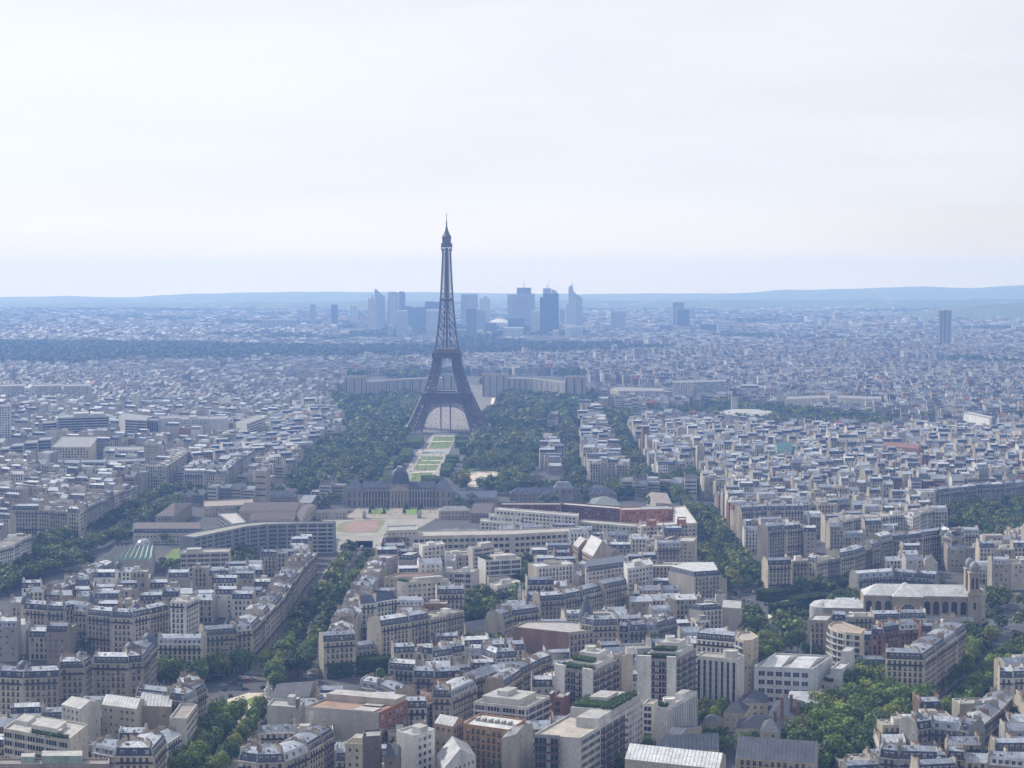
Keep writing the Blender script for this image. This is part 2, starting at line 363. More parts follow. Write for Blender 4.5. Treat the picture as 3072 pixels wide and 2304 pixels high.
def row(desc, pts, h=22.0, depth=13.0, wd=(13, 20), closed=False, roof=None, wall=None, front='haus', var=1.6, seed=0, test=False, manual=True, roofs=None, n=None):
    """houses side by side along a frontage; the body lies left of the direction of travel"""
    r = random.Random(hash_(desc)+seed); m = len(pts); P_ = [Vector((p[0], p[1])) for p in pts]
    segs = list(range(m if closed else m-1)); inn = []
    def nrm(i): a = P_[i % m]; b = P_[(i+1) % m]; d = (b-a).normalized(); return Vector((-d.y, d.x))
    for i in range(m):
        if not closed and i == 0: inn.append(P_[0]+nrm(0)*depth); continue
        if not closed and i == m-1: inn.append(P_[i]+nrm(i-1)*depth); continue
        n0, n1 = nrm(i-1 if i else m-1), nrm(i); s = n0+n1; k_ = s.length_squared/2
        inn.append(P_[i]+s*(depth/max(k_, 0.55)))
    kk = 0
    for i in segs:
        a, b = P_[i], P_[(i+1) % m]; ia, ib = inn[i], inn[(i+1) % m]; Ls = (b-a).length
        c = n if n and len(segs) == 1 else max(1, int(round(Ls/r.uniform(*wd)))); ts = [0.0]
        for j in range(1, c): ts.append((j+r.uniform(-.16, .16))/c)
        ts.append(1.0); d = (b-a).normalized(); nn = nrm(i); ir = (ib-ia)
        for j in range(c):
            f0 = a+d*(Ls*ts[j]+0.03); f1 = a+d*(Ls*ts[j+1]-0.03)
            b0 = ia if ts[j] == 0 else f0+nn*depth; b1 = ib if ts[j+1] == 1 else f1+nn*depth
            if ts[j] == 0: b0 = b0+d*0.03
            if ts[j+1] == 1: b1 = b1-d*0.03
            if (b1-b0).dot(d) < 1.0: m_ = (b0+b1)/2; b0, b1 = m_-d*.5, m_+d*.5
            if test and used([(p.x, p.y) for p in (f0, f1, b1, b0)]) > 0.12: continue
            rf = roofs[kk % len(roofs)] if roofs else roof
            add_house([f0, f1, b1, b0], h+r.uniform(-var, var), r, desc, kk, rf, wall, front, manual=manual); kk += 1
def hash_(s):
    v = 7
    for ch in s: v = (v*131+ord(ch)) % 1000003
    return v
def fill(desc, poly, ang, seed, depth=11.5, court=9.0, street=11.0, h=(17, 25), cross=90.0, wd=(11, 19), flat=0.16, trees=0.2, wall=None):
    """blocks of back-to-back house rows wherever the plan is still free"""
    r = random.Random(seed); ca, sa = math.cos(ang), math.sin(ang)
    U = Vector((ca, sa)); V = Vector((-sa, ca))
    us = [p.dot(U) for p in poly]; vs = [p.dot(V) for p in poly]
    v = min(vs); ri = 0; alt = 0; segs = {}
    while v < max(vs):
        u = min(us); k = 0; si = 0; end = u
        while u < max(us):
            if u >= end:                                               # next block along the row; both sides of a block share its shape
                if alt == 0: segs[si] = (u, u+cross*r.uniform(.6, 1.35), r.uniform(-5, 5), r.uniform(-.10, .10), r.uniform(*h), r.uniform(.8, 1.25))
                if si not in segs: break
                u, end, dv, da, base, dk = segs[si]; u0 = u; si += 1
                u += .0
            w_ = r.uniform(*wd)
            if u+w_ > end: u = end; end = -1e9 if alt else u; u += r.uniform(8, 12) if not alt else 0; end = u; continue
            jv = r.uniform(-1.0, 1.0); dd = depth*dk*r.uniform(.9, 1.15); cd, sd_ = math.cos(da), math.sin(da); O = U*u0+V*(v+dv)
            u2, v2 = U*cd+V*sd_, V*cd-U*sd_
            q = [O+u2*(x-u0)+v2*y for x, y in ((u+.03, jv), (u+w_-.03, jv), (u+w_-.03, jv+dd), (u+.03, jv+dd))]
            if alt == 1: q = [q[2], q[3], q[0], q[1]]
            c_ = (q[0]+q[2])/2
            if inside(poly, c_) and used([(p.x, p.y) for p in q]) < 0.06 and r.random() > 0.06:
                hh = max(9, base+r.gauss(0, 2.4))
                if r.random() < 0.09: hh *= 0.6
                elif r.random() < .05: hh *= 1.3
                rf = 'flat' if r.random() < flat else None
                add_house(q, hh, r, '%s|%d' % (desc, ri), k, rf, wall, fr='haus', manual=False); k += 1
            elif r.random() < trees and inside(poly, c_) and used([(p.x, p.y) for p in q]) < 0.2:
                tree_spec(c_.x, c_.y, r.uniform(.6, .95), 'court', None)
            u += w_
            if alt == 0 and court > 6 and r.random() < .5:            # wing across the court
                ww = r.uniform(6, 9); q = [O+u2*(x-u0)+v2*y for x, y in ((u+.03, depth*1.3), (u+ww, depth*1.3), (u+ww, depth+court), (u+.03, depth+court))]
                q = [q[1], q[2], q[3], q[0]] if r.random() < .5 else [q[3], q[0], q[1], q[2]]; c_ = (q[0]+q[2])/2
                if inside(poly, c_) and used([(p.x, p.y) for p in q]) < .06: add_house(q, max(8, base-r.uniform(-2, 7)), r, '%s|%d' % (desc, ri), k, r.choice(['zinc', 'flat', 'zinc', 'tile']), wall, fr='court', manual=False); k += 1
        v += depth+(court if alt == 0 else street)*r.uniform(.8, 1.2); ri += 1; alt ^= 1

PROF = {'mansard': [(0, 0), (.35, .05), (1.5, 3.4), ('m', 4.7), (-1.5, 3.4), (-.35, .05), (0, 0)],
        'zinc': [(0, 0), ('m', 2.6), (0, 0)], 'slate': [(0, 0), ('m', 4.6), (0, 0)], 'tile': [(0, 0), ('m', 3.2), (0, 0)]}
def house_geo(s, lod, MBS, sink, off=(0, 0)):
    """lod 0: parts as objects, 1: parts merged per thing, 2: far"""
    r = random.Random(s['seed']); q = s['q']; h = s['h']; wc = s['wc']; Wm, Rm, Cm = MBS['wall'], MBS['roof'], MBS['chim']
    f0, f1, b1, b0 = q; ed = [(f0, f1), (f1, b1), (b1, b0), (b0, f0)]
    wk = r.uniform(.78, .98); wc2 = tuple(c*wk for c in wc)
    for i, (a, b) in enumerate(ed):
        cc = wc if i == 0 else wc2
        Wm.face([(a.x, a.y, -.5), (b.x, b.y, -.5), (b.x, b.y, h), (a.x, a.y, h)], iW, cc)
    d = (f1-f0).normalized(); n_ = Vector((-d.y, d.x)); W_ = (f1-f0).length; D_ = max(4.0, ((b0-f0).dot(n_)+(b1-f1).dot(n_))/2)
    if lod < 2 or s['cy'] < 2300:
        for i, (a, b) in enumerate(ed):
            if s['styles'][i] == 'blank' or not faces_cam(a, b): continue
            if i in (1, 3) and (lod == 2): continue
            facade(sink.at(a, b, tuple(round(c, 1) for c in wc)), (b-a).length, 0, h, s['styles'][i], r)
    if lod < 2 and s['styles'][0] == 'haus':
        o = -n_*0.4                            # cornice
        a, b = f0, f1
        for z0, z1, e in ((h-.55, h-.05, .42), (4.0, 4.35, .22)):
            o = -n_*e
            Wm.face([(a.x+o.x, a.y+o.y, z0), (b.x+o.x, b.y+o.y, z0), (b.x+o.x, b.y+o.y, z1), (a.x+o.x, a.y+o.y, z1)], iW, tuple(c*1.05 for c in wc))
            Wm.face([(a.x+o.x, a.y+o.y, z1), (b.x+o.x, b.y+o.y, z1), (b.x, b.y, z1), (a.x, a.y, z1)], iW, wc)
            Wm.face([(a.x, a.y, z0), (b.x, b.y, z0), (b.x+o.x, b.y+o.y, z0), (a.x+o.x, a.y+o.y, z0)], iW, wc)
        if faces_cam(f0, f1): MBS['balc'](f0, f1, h, W_, r)
    rt = s['roof']; rc = s['rc']; ends = []
    if rt in PROF:
        zc = rc or r.choice({'mansard': ZINC, 'zinc': ZINC, 'slate': SLATE, 'tile': TILE}[rt]); lc = r.choice(SLATE) if r.random() < .8 else r.choice(ZINC)
        prof = []
        for t, z in PROF[rt]:
            tt = 0.5 if t == 'm' else (t/D_ if t >= 0 and not (t == 0 and prof and z <= 0 and len(prof) > 1) else 1+t/D_ if t < 0 else 1.0)
            prof.append((tt, z))
        lp = [(f0.lerp(b0, t), f1.lerp(b1, t), h+z) for t, z in prof]
        kk = len(lp)-1
        for i in range(kk):
            (a0, a1, za), (c0, c1, zb) = lp[i], lp[i+1]
            steep = rt == 'mansard' and i not in (2, 3)
            Rm.face([(a0.x, a0.y, za), (a1.x, a1.y, za), (c1.x, c1.y, zb), (c0.x, c0.y, zb)], iR, lc if steep else zc)
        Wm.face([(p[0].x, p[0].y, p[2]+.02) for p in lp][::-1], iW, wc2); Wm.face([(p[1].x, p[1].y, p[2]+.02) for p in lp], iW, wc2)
        top = h+max(z for _, z in prof)
        if lod < 2 or s['cy'] < 1900:                                    # fire walls standing above the roof
            for e in (0, 1):
                if r.random() < .3: continue
                sg = d*(.38 if e == 0 else -.38); up = r.uniform(.35, .8); fc_ = r.choice([wc2, (.5, .48, .44), (.42, .40, .37)])
                for i in range(kk):
                    a, b = lp[i][e], lp[i+1][e]; za, zb = lp[i][2], lp[i+1][2]
                    Wm.face([(a.x, a.y, za+up), (b.x, b.y, zb+up), (b.x+sg.x, b.y+sg.y, zb+up), (a.x+sg.x, a.y+sg.y, za+up)], iW, fc_)
                    Wm.face([(a.x+sg.x, a.y+sg.y, za), (b.x+sg.x, b.y+sg.y, zb), (b.x+sg.x, b.y+sg.y, zb+up), (a.x+sg.x, a.y+sg.y, za+up)], iW, fc_)
                    Wm.face([(a.x, a.y, za+.05), (b.x, b.y, zb+.05), (b.x, b.y, zb+up), (a.x, a.y, za+up)], iW, fc_)
        if lod < 2 and s['cy'] < 1250:                                   # standing seams of the zinc sheets
            for i in ((2, 3) if rt == 'mansard' else (0, 1)):
                (a0, a1, za), (c0, c1, zb) = lp[i], lp[i+1]; n2 = int(W_/1.5)
                for j in range(1, n2):
                    x0, x1 = (j-.1)/n2, (j+.1)/n2; kc = r.choice((.55, .7, .7, 1.3)); p4 = [(a0.lerp(a1, x0), za), (a0.lerp(a1, x1), za), (c0.lerp(c1, x1), zb), (c0.lerp(c1, x0), zb)]
                    Rm.face([(p.x, p.y, z+.05) for p, z in p4], iR, tuple(v*kc for v in zc))
        # fire walls with chimney stacks
        for e in (0, 1):
            if lod == 2 and r.random() < 0.25: continue
            P0, P1 = (f0, b0) if e == 0 else (f1, b1); sgn = 1 if e == 0 else -1
            for t0 in r.choice(([.1, .58], [.08, .4, .72], [.2, .6], [r.uniform(.2, .5)])):
                if r.random() < .15: continue
                ln = min(.36, r.uniform(2.0, 4.2)/D_); a = P0.lerp(P1, t0)+d*sgn*.45; b = P0.lerp(P1, t0+ln)+d*sgn*.45
                hz = top+r.uniform(.5, 1.7); cc = r.choice([wc2, wc2, (0.34, 0.28, 0.23), (0.42, 0.37, 0.32), (0.30, 0.22, 0.18), (0.5, 0.47, 0.42)])
                mb = Cm(); cs = [(a-d*.38), (a+d*.38), (b+d*.38), (b-d*.38)]
                mb.prism([(p.x, p.y) for p in cs], h+.2, hz, iW, cc)
                if lod < 2 or s['cy'] < 1700:
                    np_ = max(2, int((b-a).length/.75))
                    for j in range(np_):
                        p = a.lerp(b, (j+.5)/np_); mb.prism([(p.x-.16, p.y-.16), (p.x+.16, p.y-.16), (p.x+.16, p.y+.16), (p.x-.16, p.y+.16)], hz, hz+r.uniform(.5, .85), iW, TERRA)
                MBS['chim_done'](mb)
        if lod < 2 or s['cy'] < 2100:
            if rt == 'mansard':
                sides_ = [(f0, f1, n_)] if faces_cam(f0, f1) else []
                if faces_cam(b1, b0): sides_.append((b1, b0, -n_))
                for (a, b, nn) in sides_:
                    bay = 2.75; nb = int((W_-1.0)/bay); x0 = ((b-a).length-nb*bay)/2+bay/2; dd = (b-a).normalized(); step = 1 if r.random() < .75 else 2
                    for j in range(0, nb, step): MBS['dormer'](a+dd*(x0+j*bay)+nn*.55, dd, nn, h+.35, r, lod, wc)
            if (lod < 2 or s['cy'] < 1700) and rt in ('mansard', 'zinc'):
                for j in range(r.randint(2, 5)):                      # roof lights
                    t = r.uniform(.2, .38); x = r.uniform(.12, .88); a = f0.lerp(b0, t).lerp(f1.lerp(b1, t), x); t = max(t, 2.4/D_) if rt == 'mansard' else t; sl = 2.6/(D_/2) if rt == 'zinc' else 1.3/(D_/2-1.5); z = h+(sl*t*D_ if rt == 'zinc' else 3.4+sl*(t*D_-1.5))+.09
                    e = d*.5; g = n_*.55
                    if j % 2:                                           # vents and hatches
                        k_ = r.uniform(.3, .6); Rm.prism([(a.x-k_, a.y-k_), (a.x+k_, a.y-k_), (a.x+k_, a.y+k_), (a.x-k_, a.y+k_)], z-.4, z+r.uniform(.4, 1.0), iW, r.choice([(.5, .5, .5), (.2, .2, .22), (.38, .33, .3)])); continue
                    Rm.face([(a.x-e.x-g.x, a.y-e.y-g.y, z-sl*.55), (a.x+e.x-g.x, a.y+e.y-g.y, z-sl*.55), (a.x+e.x+g.x, a.y+e.y+g.y, z+sl*.55), (a.x-e.x+g.x, a.y-e.y+g.y, z+sl*.55)], iG, r.choice([(.05, .06, .08), (.12, .14, .17), (.3, .33, .36)]))
    else:
        fc = rc or r.choice(FLATR); Rm.face([(p.x, p.y, h-.05) for p in (f0, f1, b1, b0)], iR, fc)
        for (a, b) in ed:                                              # parapet
            dd = (b-a).normalized(); i_ = Vector((-dd.y, dd.x))*.3; z0, z1 = h-.1, h+.8
            Wm.face([(a.x, a.y, h), (b.x, b.y, h), (b.x, b.y, z1), (a.x, a.y, z1)], iW, wc)
            Wm.face([(a.x, a.y, z1), (b.x, b.y, z1), (b.x+i_.x, b.y+i_.y, z1), (a.x+i_.x, a.y+i_.y, z1)], iW, (.55, .55, .54))
            Wm.face([(b.x+i_.x, b.y+i_.y, z0), (a.x+i_.x, a.y+i_.y, z0), (a.x+i_.x, a.y+i_.y, z1), (b.x+i_.x, b.y+i_.y, z1)], iW, wc2)
        def sub(x0, x1, y0, y1): return [f0.lerp(f1, x).lerp(b0.lerp(b1, x), y) for x, y in ((x0, y0), (x1, y0), (x1, y1), (x0, y1))]
        if r.random() < .75:
            x0 = r.uniform(.1, .4); y0 = r.uniform(.2, .4); mb = Cm(); pp = sub(x0, x0+r.uniform(.25, .5), y0, y0+r.uniform(.3, .5))
            mb.prism([(p.x, p.y) for p in pp], h-.05, h+r.uniform(2, 3.4), iW, r.choice(WHITE+GREYW), top=(iR, r.choice(FLATR))); MBS['pent_done'](mb)
        if lod < 2:
            for j in range(r.randint(1, 4)):
                x = r.uniform(.1, .85); y = r.uniform(.1, .85); mb = Cm(); pp = sub(x, x+.07, y, y+.09); mb.prism([(p.x, p.y) for p in pp], h-.05, h+r.uniform(.6, 1.6), iW, r.choice(WHITE+GREYW)); MBS['pent_done'](mb)
_dm = {}
def dormer_mesh(t, fc):
    key = (t, fc)
    if key in _dm: return _dm[key]
    b = MB(); w_ = .62; pale = tuple(min(.75, c*1.1) for c in fc)
    b.box((-w_-.18, 0, 0), (w_+.18, 1.6, 2.0), iW, pale, top=(iR, (.2, .22, .26)))
    b.face([(-w_, -.04, .25), (w_, -.04, .25), (w_, -.04, 1.75), (-w_, -.04, 1.75)], iG, GT[t])
    b.box((-.05, -.07, .25), (.05, -.04, 1.75), iW, (.6, .6, .58))
    b.box((-w_-.3, -.15, 2.0), (w_+.3, 1.5, 2.14), iR, (.24, .26, .3))
    return _dm.setdefault(key, b.mesh('dormer'))
def dome_geo(mb, c, r_, z, kind=0, col_=None, wallc=None):
    cc = col_ or (0.10, 0.115, 0.15)
    mb.lathe(c[0], c[1], [(r_, -.4), (r_, z+.2)], iW, wallc or CREAM[0], 14)
    if kind == 0: prof = [(r_*1.12, z), (r_*1.1, z+.5*r_), (r_*.98, z+1.0*r_), (r_*.72, z+1.5*r_), (r_*.4, z+1.8*r_), (r_*.14, z+1.92*r_), (r_*.1, z+2.3*r_), (0, z+2.35*r_)]
    elif kind == 1: prof = [(r_*1.12, z), (r_*1.0, z+.9*r_), (r_*.6, z+2.0*r_), (r_*.25, z+2.9*r_), (0, z+3.6*r_)]
    else: prof = [(r_*1.1, z), (0, z+2.6*r_)]
    mb.lathe(c[0], c[1], prof, iR, cc, 14)
def build_house(s, lod, name, label, group):
    if lod == 2: raise RuntimeError
    root = thing(name, label, 'house', (s['cx'], s['cy'], 0), group); off = (s['cx'], s['cy'], 0)
    W_, R_ = MB(), MB(); chs, pens, bal = [], [], []
    dorm = []
    def balc(a, b, h, w_, r):
        d = (b-a).normalized(); n_ = Vector((d.y, -d.x))
        for z in ((h-3.4, 4.4+3.35) if r.random() < .8 else (h-3.4,)):
            m = MB(); p0, p1 = a+d*.3, b-d*.3; o = n_*.85; o2 = n_*.8
            m.face([(p0.x+o.x, p0.y+o.y, z), (p1.x+o.x, p1.y+o.y, z), (p1.x+o.x, p1.y+o.y, z+.95), (p0.x+o.x, p0.y+o.y, z+.95)], iM, RAIL)
            m.face([(p0.x, p0.y, z+.15), (p0.x+o2.x, p0.y+o2.y, z+.15), (p1.x+o2.x, p1.y+o2.y, z+.15), (p1.x, p1.y, z+.15)], iW, s['wc'])
            m.face([(p0.x, p0.y, z-.05), (p1.x, p1.y, z-.05), (p1.x+o2.x, p1.y+o2.y, z-.05), (p0.x+o2.x, p0.y+o2.y, z-.05)], iW, s['wc'])
            bal.append(m)
    def dormer(p, dd, nn, z, r, lod_, wc): dorm.append((p, math.atan2(dd.y, dd.x), z, r.choices([0, 1, 2], [5, 3, 2])[0], tuple(round(c, 1) for c in wc)))
    MBS = dict(wall=W_, roof=R_, chim=MB, chim_done=chs.append, pent_done=pens.append, balc=balc, dormer=dormer)
    sink = ObjSink(root, off) if lod == 0 else MeshSink(W_)
    house_geo(s, lod, MBS, sink)
    if s['dome']:
        c, rr, kd = s['dome']; m = MB(); dome_geo(m, c, rr, s['h'], kd, wallc=s['wc']); m.obj('corner_dome', root, None, off)
    W_.obj('wall', root, None, off); rf = R_.obj('roof', root, None, off)
    for m in chs: m.obj('chimney_stack', rf, None, off)
    for m in pens: m.obj('rooftop_cabin', rf, None, off)
    for m in bal: m.obj('balcony', root, None, off)
    for p, a, z, t, fc in dorm: link('dormer', dormer_mesh(t, fc), rf, (p.x-off[0], p.y-off[1], z), a)
    return root
def house_stuff(s, mb):
    def dormer(p, dd, nn, z, r, lod_, wc):
        a = p-dd*.7; b = p+dd*.7; mb.face([(a.x, a.y, z), (b.x, b.y, z), (b.x, b.y, z+1.9), (a.x, a.y, z+1.9)], iW, tuple(min(.7, c*1.2) for c in wc))
        a = p-dd*.45-nn*.05; b = p+dd*.45-nn*.05; mb.face([(a.x, a.y, z+.3), (b.x, b.y, z+.3), (b.x, b.y, z+1.6), (a.x, a.y, z+1.6)], iG, r.choice(GT))
    class One:
        def __call__(s_): return mb
    MBS = dict(wall=mb, roof=mb, chim=One(), chim_done=lambda m: None, pent_done=lambda m: None, balc=lambda *a: None, dormer=dormer)
    house_geo(s, 2, MBS, MeshSink(mb))

# ------------------------------------------------------------------ other buildings from a traced roof outline
def para(A, B, C): return [A, B, C, A+C-B]
def building(name, label, cat, poly, h, fac, wc=(.6, .58, .54), rc=(.4, .39, .37), z0=0.0, near=True, parapet=.9, group=None, roof='flat', extras=(), cap=100, base=-.5, rh=4.5, wallcols=None, exq=None):
    """poly: roof corners (world xy, counter-clockwise); fac: one facade style per edge"""
    poly = [Vector((p[0], p[1])) for p in poly]; k = len(poly)
    ar = sum(poly[i].x*poly[(i+1) % k].y-poly[(i+1) % k].x*poly[i].y for i in range(k))
    if ar < 0: poly = poly[::-1]; fac = [fac[(k-2-i) % k] for i in range(k)] if len(fac) == k else fac
    r = random.Random(hash_(label)); cx = sum(p.x for p in poly)/k; cy = sum(p.y for p in poly)/k; off = (cx, cy, 0)
    root = thing(name, label, cat, (cx, cy, 0), group); W_, R_ = MB(), MB()
    sink = ObjSink(root, off, cap) if near else MeshSink(W_); fcr = tuple(round(c, 1) for c in wc)
    for i in range(k):
        a, b = poly[i], poly[(i+1) % k]; cc = wallcols[i] if wallcols else wc
        W_.face([(a.x, a.y, base), (b.x, b.y, base), (b.x, b.y, h), (a.x, a.y, h)], iW, cc)
        st = fac[i] if i < len(fac) else 'few'
        if st != 'blank' and faces_cam(a, b): facade(sink.at(a, b, fcr), (b-a).length, z0+.4, h-.3, st, r)
        if parapet and roof == 'flat':
            dd = (b-a).normalized(); i_ = Vector((-dd.y, dd.x))*.35; z_, z1 = h-.1, h+parapet
            W_.face([(a.x, a.y, h), (b.x, b.y, h), (b.x, b.y, z1), (a.x, a.y, z1)], iW, cc)
            W_.face([(a.x, a.y, z1), (b.x, b.y, z1), (b.x+i_.x, b.y+i_.y, z1), (a.x+i_.x, a.y+i_.y, z1)], iW, tuple(min(.7, c*1.1) for c in cc))
            W_.face([(b.x+i_.x, b.y+i_.y, z_), (a.x+i_.x, a.y+i_.y, z_), (a.x+i_.x, a.y+i_.y, z1), (b.x+i_.x, b.y+i_.y, z1)], iW, cc)
    P3 = lambda p, z: (p.x, p.y, z)
    if roof == 'flat': R_.face([P3(p, h) for p in poly], iR, rc)
    elif roof in ('gable', 'hip') and k == 4:
        # ridge parallel to edge 0-1
        a, b, c, d = poly; m0, m1 = (a+d)/2, (b+c)/2; e = 0.0 if roof == 'gable' else min(.45, (d-a).length/2/(b-a).length)
        r0, r1 = m0.lerp(m1, e), m1.lerp(m0, e); z = h+rh
        R_.face([P3(a, h), P3(b, h), P3(r1, z), P3(r0, z)], iR, rc); R_.face([P3(c, h), P3(d, h), P3(r0, z), P3(r1, z)], iR, rc)
        if near and cy < 1150 and roof == 'gable':                       # standing seams
            for (p, q_, e0, e1) in ((a, b, r0, r1), (d, c, r0, r1)):
                n_ = int((q_-p).length/1.7); sgn = 1 if p is a else -1
                for i in range(1, n_):
                    x0, x1 = i/n_-.09/n_, i/n_+.09/n_; f_ = [P3(p.lerp(q_, x0), h+.05), P3(p.lerp(q_, x1), h+.05), P3(e0.lerp(e1, x1), z+.05), P3(e0.lerp(e1, x0), z+.05)]
                    R_.face(f_ if sgn > 0 else f_[::-1], iR, tuple(v*(.6 if i % 4 else .45) for v in rc))
        t = (R_, iR, rc) if roof == 'hip' else (W_, iW, wc)
        t[0].face([P3(b, h), P3(c, h), P3(r1, z)], t[1], t[2]); t[0].face([P3(d, h), P3(a, h), P3(r0, z)], t[1], t[2])
    elif roof == 'mansard':
        cen = Vector((cx, cy)); ins = []
        for i in range(k):
            n0 = (poly[i]-poly[i-1]).normalized(); n1 = (poly[(i+1) % k]-poly[i]).normalized(); s_ = Vector((-n0.y, n0.x))+Vector((-n1.y, n1.x)); ins.append(poly[i]+s_*(1.6/max(.4, s_.length_squared/2)))
        for i in range(k):
            j = (i+1) % k; R_.face([P3(poly[i], h), P3(poly[j], h), P3(ins[j], h+3.4), P3(ins[i], h+3.4)], iR, SLATE[0])
        R_.face([P3(p, h+3.4) for p in ins], iR, rc)
    if near and sink.mb is not None: tag(sink.mb.obj('window', root, None, off), kind='stuff')
    W_.obj('wall', root, None, off); rf = R_.obj('roof', root, None, off)
    if roof == 'mansard' and near:
        for i in range(k):
            a, b = poly[i], poly[(i+1) % k]
            if not faces_cam(a, b) or (b-a).length < 4: continue
            dd = (b-a).normalized(); nn = Vector((-dd.y, dd.x)); nb = int(((b-a).length-1)/2.9); x0 = ((b-a).length-nb*2.9)/2+1.45
            for j in range(nb): p = a+dd*(x0+j*2.9)+nn*.6; link('dormer', dormer_mesh(r.choice([0, 1, 2]), fcr), rf, (p.x-cx, p.y-cy, h+.4), math.atan2(dd.y, dd.x))
    if k >= 4 and roof == 'flat':
        A, B, C, D_ = exq or poly[:4]
        for ex in extras:                     # (name, x0,x1,y0,y1, z0,z1, colour)
            nm, x0, x1, y0, y1, za, zb, cc = ex
            pp = [A.lerp(B, x).lerp(D_.lerp(C, x), y) for x, y in ((x0, y0), (x1, y0), (x1, y1), (x0, y1))]; m = MB()
            if nm == 'rooftop_drum': c_ = (pp[0]+pp[2])/2; rr = min((pp[1]-pp[0]).length, (pp[2]-pp[1]).length)/2; m.lathe(c_.x, c_.y, [(rr, h+za), (rr, h+zb), (rr*.9, h+zb), (rr*.9, h+zb-.5), (0, h+zb-.5)], iW, cc, 18)
            elif nm == 'roof_garden': leafbox(m, pp, h+za, h+zb, r, cc)
            elif nm == 'skylight':
                m0, m1 = (pp[0]+pp[3])/2, (pp[1]+pp[2])/2; z, zt = h+za, h+zb
                m.face([P3(pp[0], z), P3(pp[1], z), P3(m1, zt), P3(m0, zt)], iR, cc); m.face([P3(pp[2], z), P3(pp[3], z), P3(m0, zt), P3(m1, zt)], iR, cc)
                m.face([P3(pp[1], z), P3(pp[2], z), P3(m1, zt)], iW, wc); m.face([P3(pp[3], z), P3(pp[0], z), P3(m0, zt)], iW, wc)
            else: m.prism([(p.x, p.y) for p in pp], h+za, h+zb, iW, cc, top=(iR, (.42, .41, .4)))
            m.obj(nm, rf, None, off)
    mark([(p.x, p.y) for p in poly])
    return root
def leafbox(m, pp, z0, z1, r, cc, dens=2.2, size=.9):
    A, B, C, D_ = pp; n = int(((B-A).length*(C-B).length+(z1-z0)*2*((B-A).length+(C-B).length))*dens)
    m.prism([(p.x, p.y) for p in [A.lerp(C, .04), B.lerp(D_, .04), C.lerp(A, .04), D_.lerp(B, .04)]], z0, z1-.25, iL, tuple(c*.7 for c in cc))
    for i in range(min(n, 9000)):
        x, y, z = r.random(), r.random(), r.random(); e = r.random(); L0 = (B-A).length; L1 = (C-B).length; tot = L0*L1+(z1-z0)*(L0+L1)*2; e *= tot
        if e < L0*L1: z = 1
        elif e < L0*L1+(z1-z0)*L0*2: y = r.choice((0, 1))
        else: x = r.choice((0, 1))
        p = A.lerp(B, x).lerp(D_.lerp(C, x), y); c = Vector((p.x, p.y, z0+(z1-z0)*z)); leafquad(m, c, size*r.uniform(.6, 1.3), r, cc, None)
def leafquad(m, c, s, r, cc, out):
    nrm = Vector((r.gauss(0, 1), r.gauss(0, 1), r.gauss(.5, .8)))
    if out is not None: nrm = nrm*.7+out*1.3
    if nrm.length < 1e-3: nrm = Vector((0, 0, 1))
    nrm.normalize(); u = nrm.orthogonal().normalized(); v = nrm.cross(u); a = r.random()*6.28; u, v = u*math.cos(a)+v*math.sin(a), v*math.cos(a)-u*math.sin(a)
    u *= s*.5; v *= s*.5*r.uniform(.6, 1); k = r.uniform(.65, 1.4); c2 = (cc[0]*k*r.uniform(.85, 1.2), cc[1]*k, cc[2]*k)
    m.face([tuple(c-u-v*.4), tuple(c+u*.2-v), tuple(c+u+v*.3), tuple(c-u*.3+v)], iL, c2)
# ------------------------------------------------------------------ trees
trees = []
LEAFC = [(0.09, 0.145, 0.023), (0.105, 0.165, 0.026), (0.062, 0.112, 0.024), (0.135, 0.19, 0.028), (0.046, 0.088, 0.021), (0.16, 0.195, 0.031)]
def tree_spec(x, y, s, gid, key): trees.append([x, y, s, gid, key])
def tree_line(gid, fr, pts, z=8.0, step=9.0, s=(.85, 1.1), jit=1.2, rows=1, gap=8.0, seed=0):
    r = random.Random(hash_(gid)+seed); W = [G(fr_, x, y, z) for fr_, x, y in [(p if len(p) == 3 else (fr,)+tuple(p)) for p in pts]]
    for k in range(rows):
        acc = 0.0
        for i in range(len(W)-1):
            a, b = W[i], W[i+1]; d = (b-a); Ls = d.length; d.normalize(); n_ = Vector((-d.y, d.x)); t = acc
            while t < Ls:
                p = a+d*t+n_*((k-(rows-1)/2)*gap+r.uniform(-jit, jit)); tree_spec(p.x, p.y, r.uniform(*s), gid, None); t += step*r.uniform(.85, 1.15)
            acc = t-Ls
    if len(W) > 1: mark(strip(W, 9.0+gap*(rows-1)))
def tree_poly(gid, poly, step=9.0, s=(.8, 1.2), seed=0, avoid=True, keep=1.0):
    r = random.Random(hash_(gid)+seed); xs = [p[0] for p in poly]; ys = [p[1] for p in poly]; y = min(ys); j = 0
    while y < max(ys):
        x = min(xs)+(step/2 if j % 2 else 0)
        while x < max(xs):
            px, py = x+r.uniform(-.35, .35)*step, y+r.uniform(-.35, .35)*step
            if r.random() < keep and inside(poly, (px, py)):
                if not avoid or used([(px-3, py-3), (px+3, py-3), (px+3, py+3), (px-3, py+3)]) < .2: tree_spec(px, py, r.uniform(*s), gid, None)
            x += step
        y += step*.87; j += 1
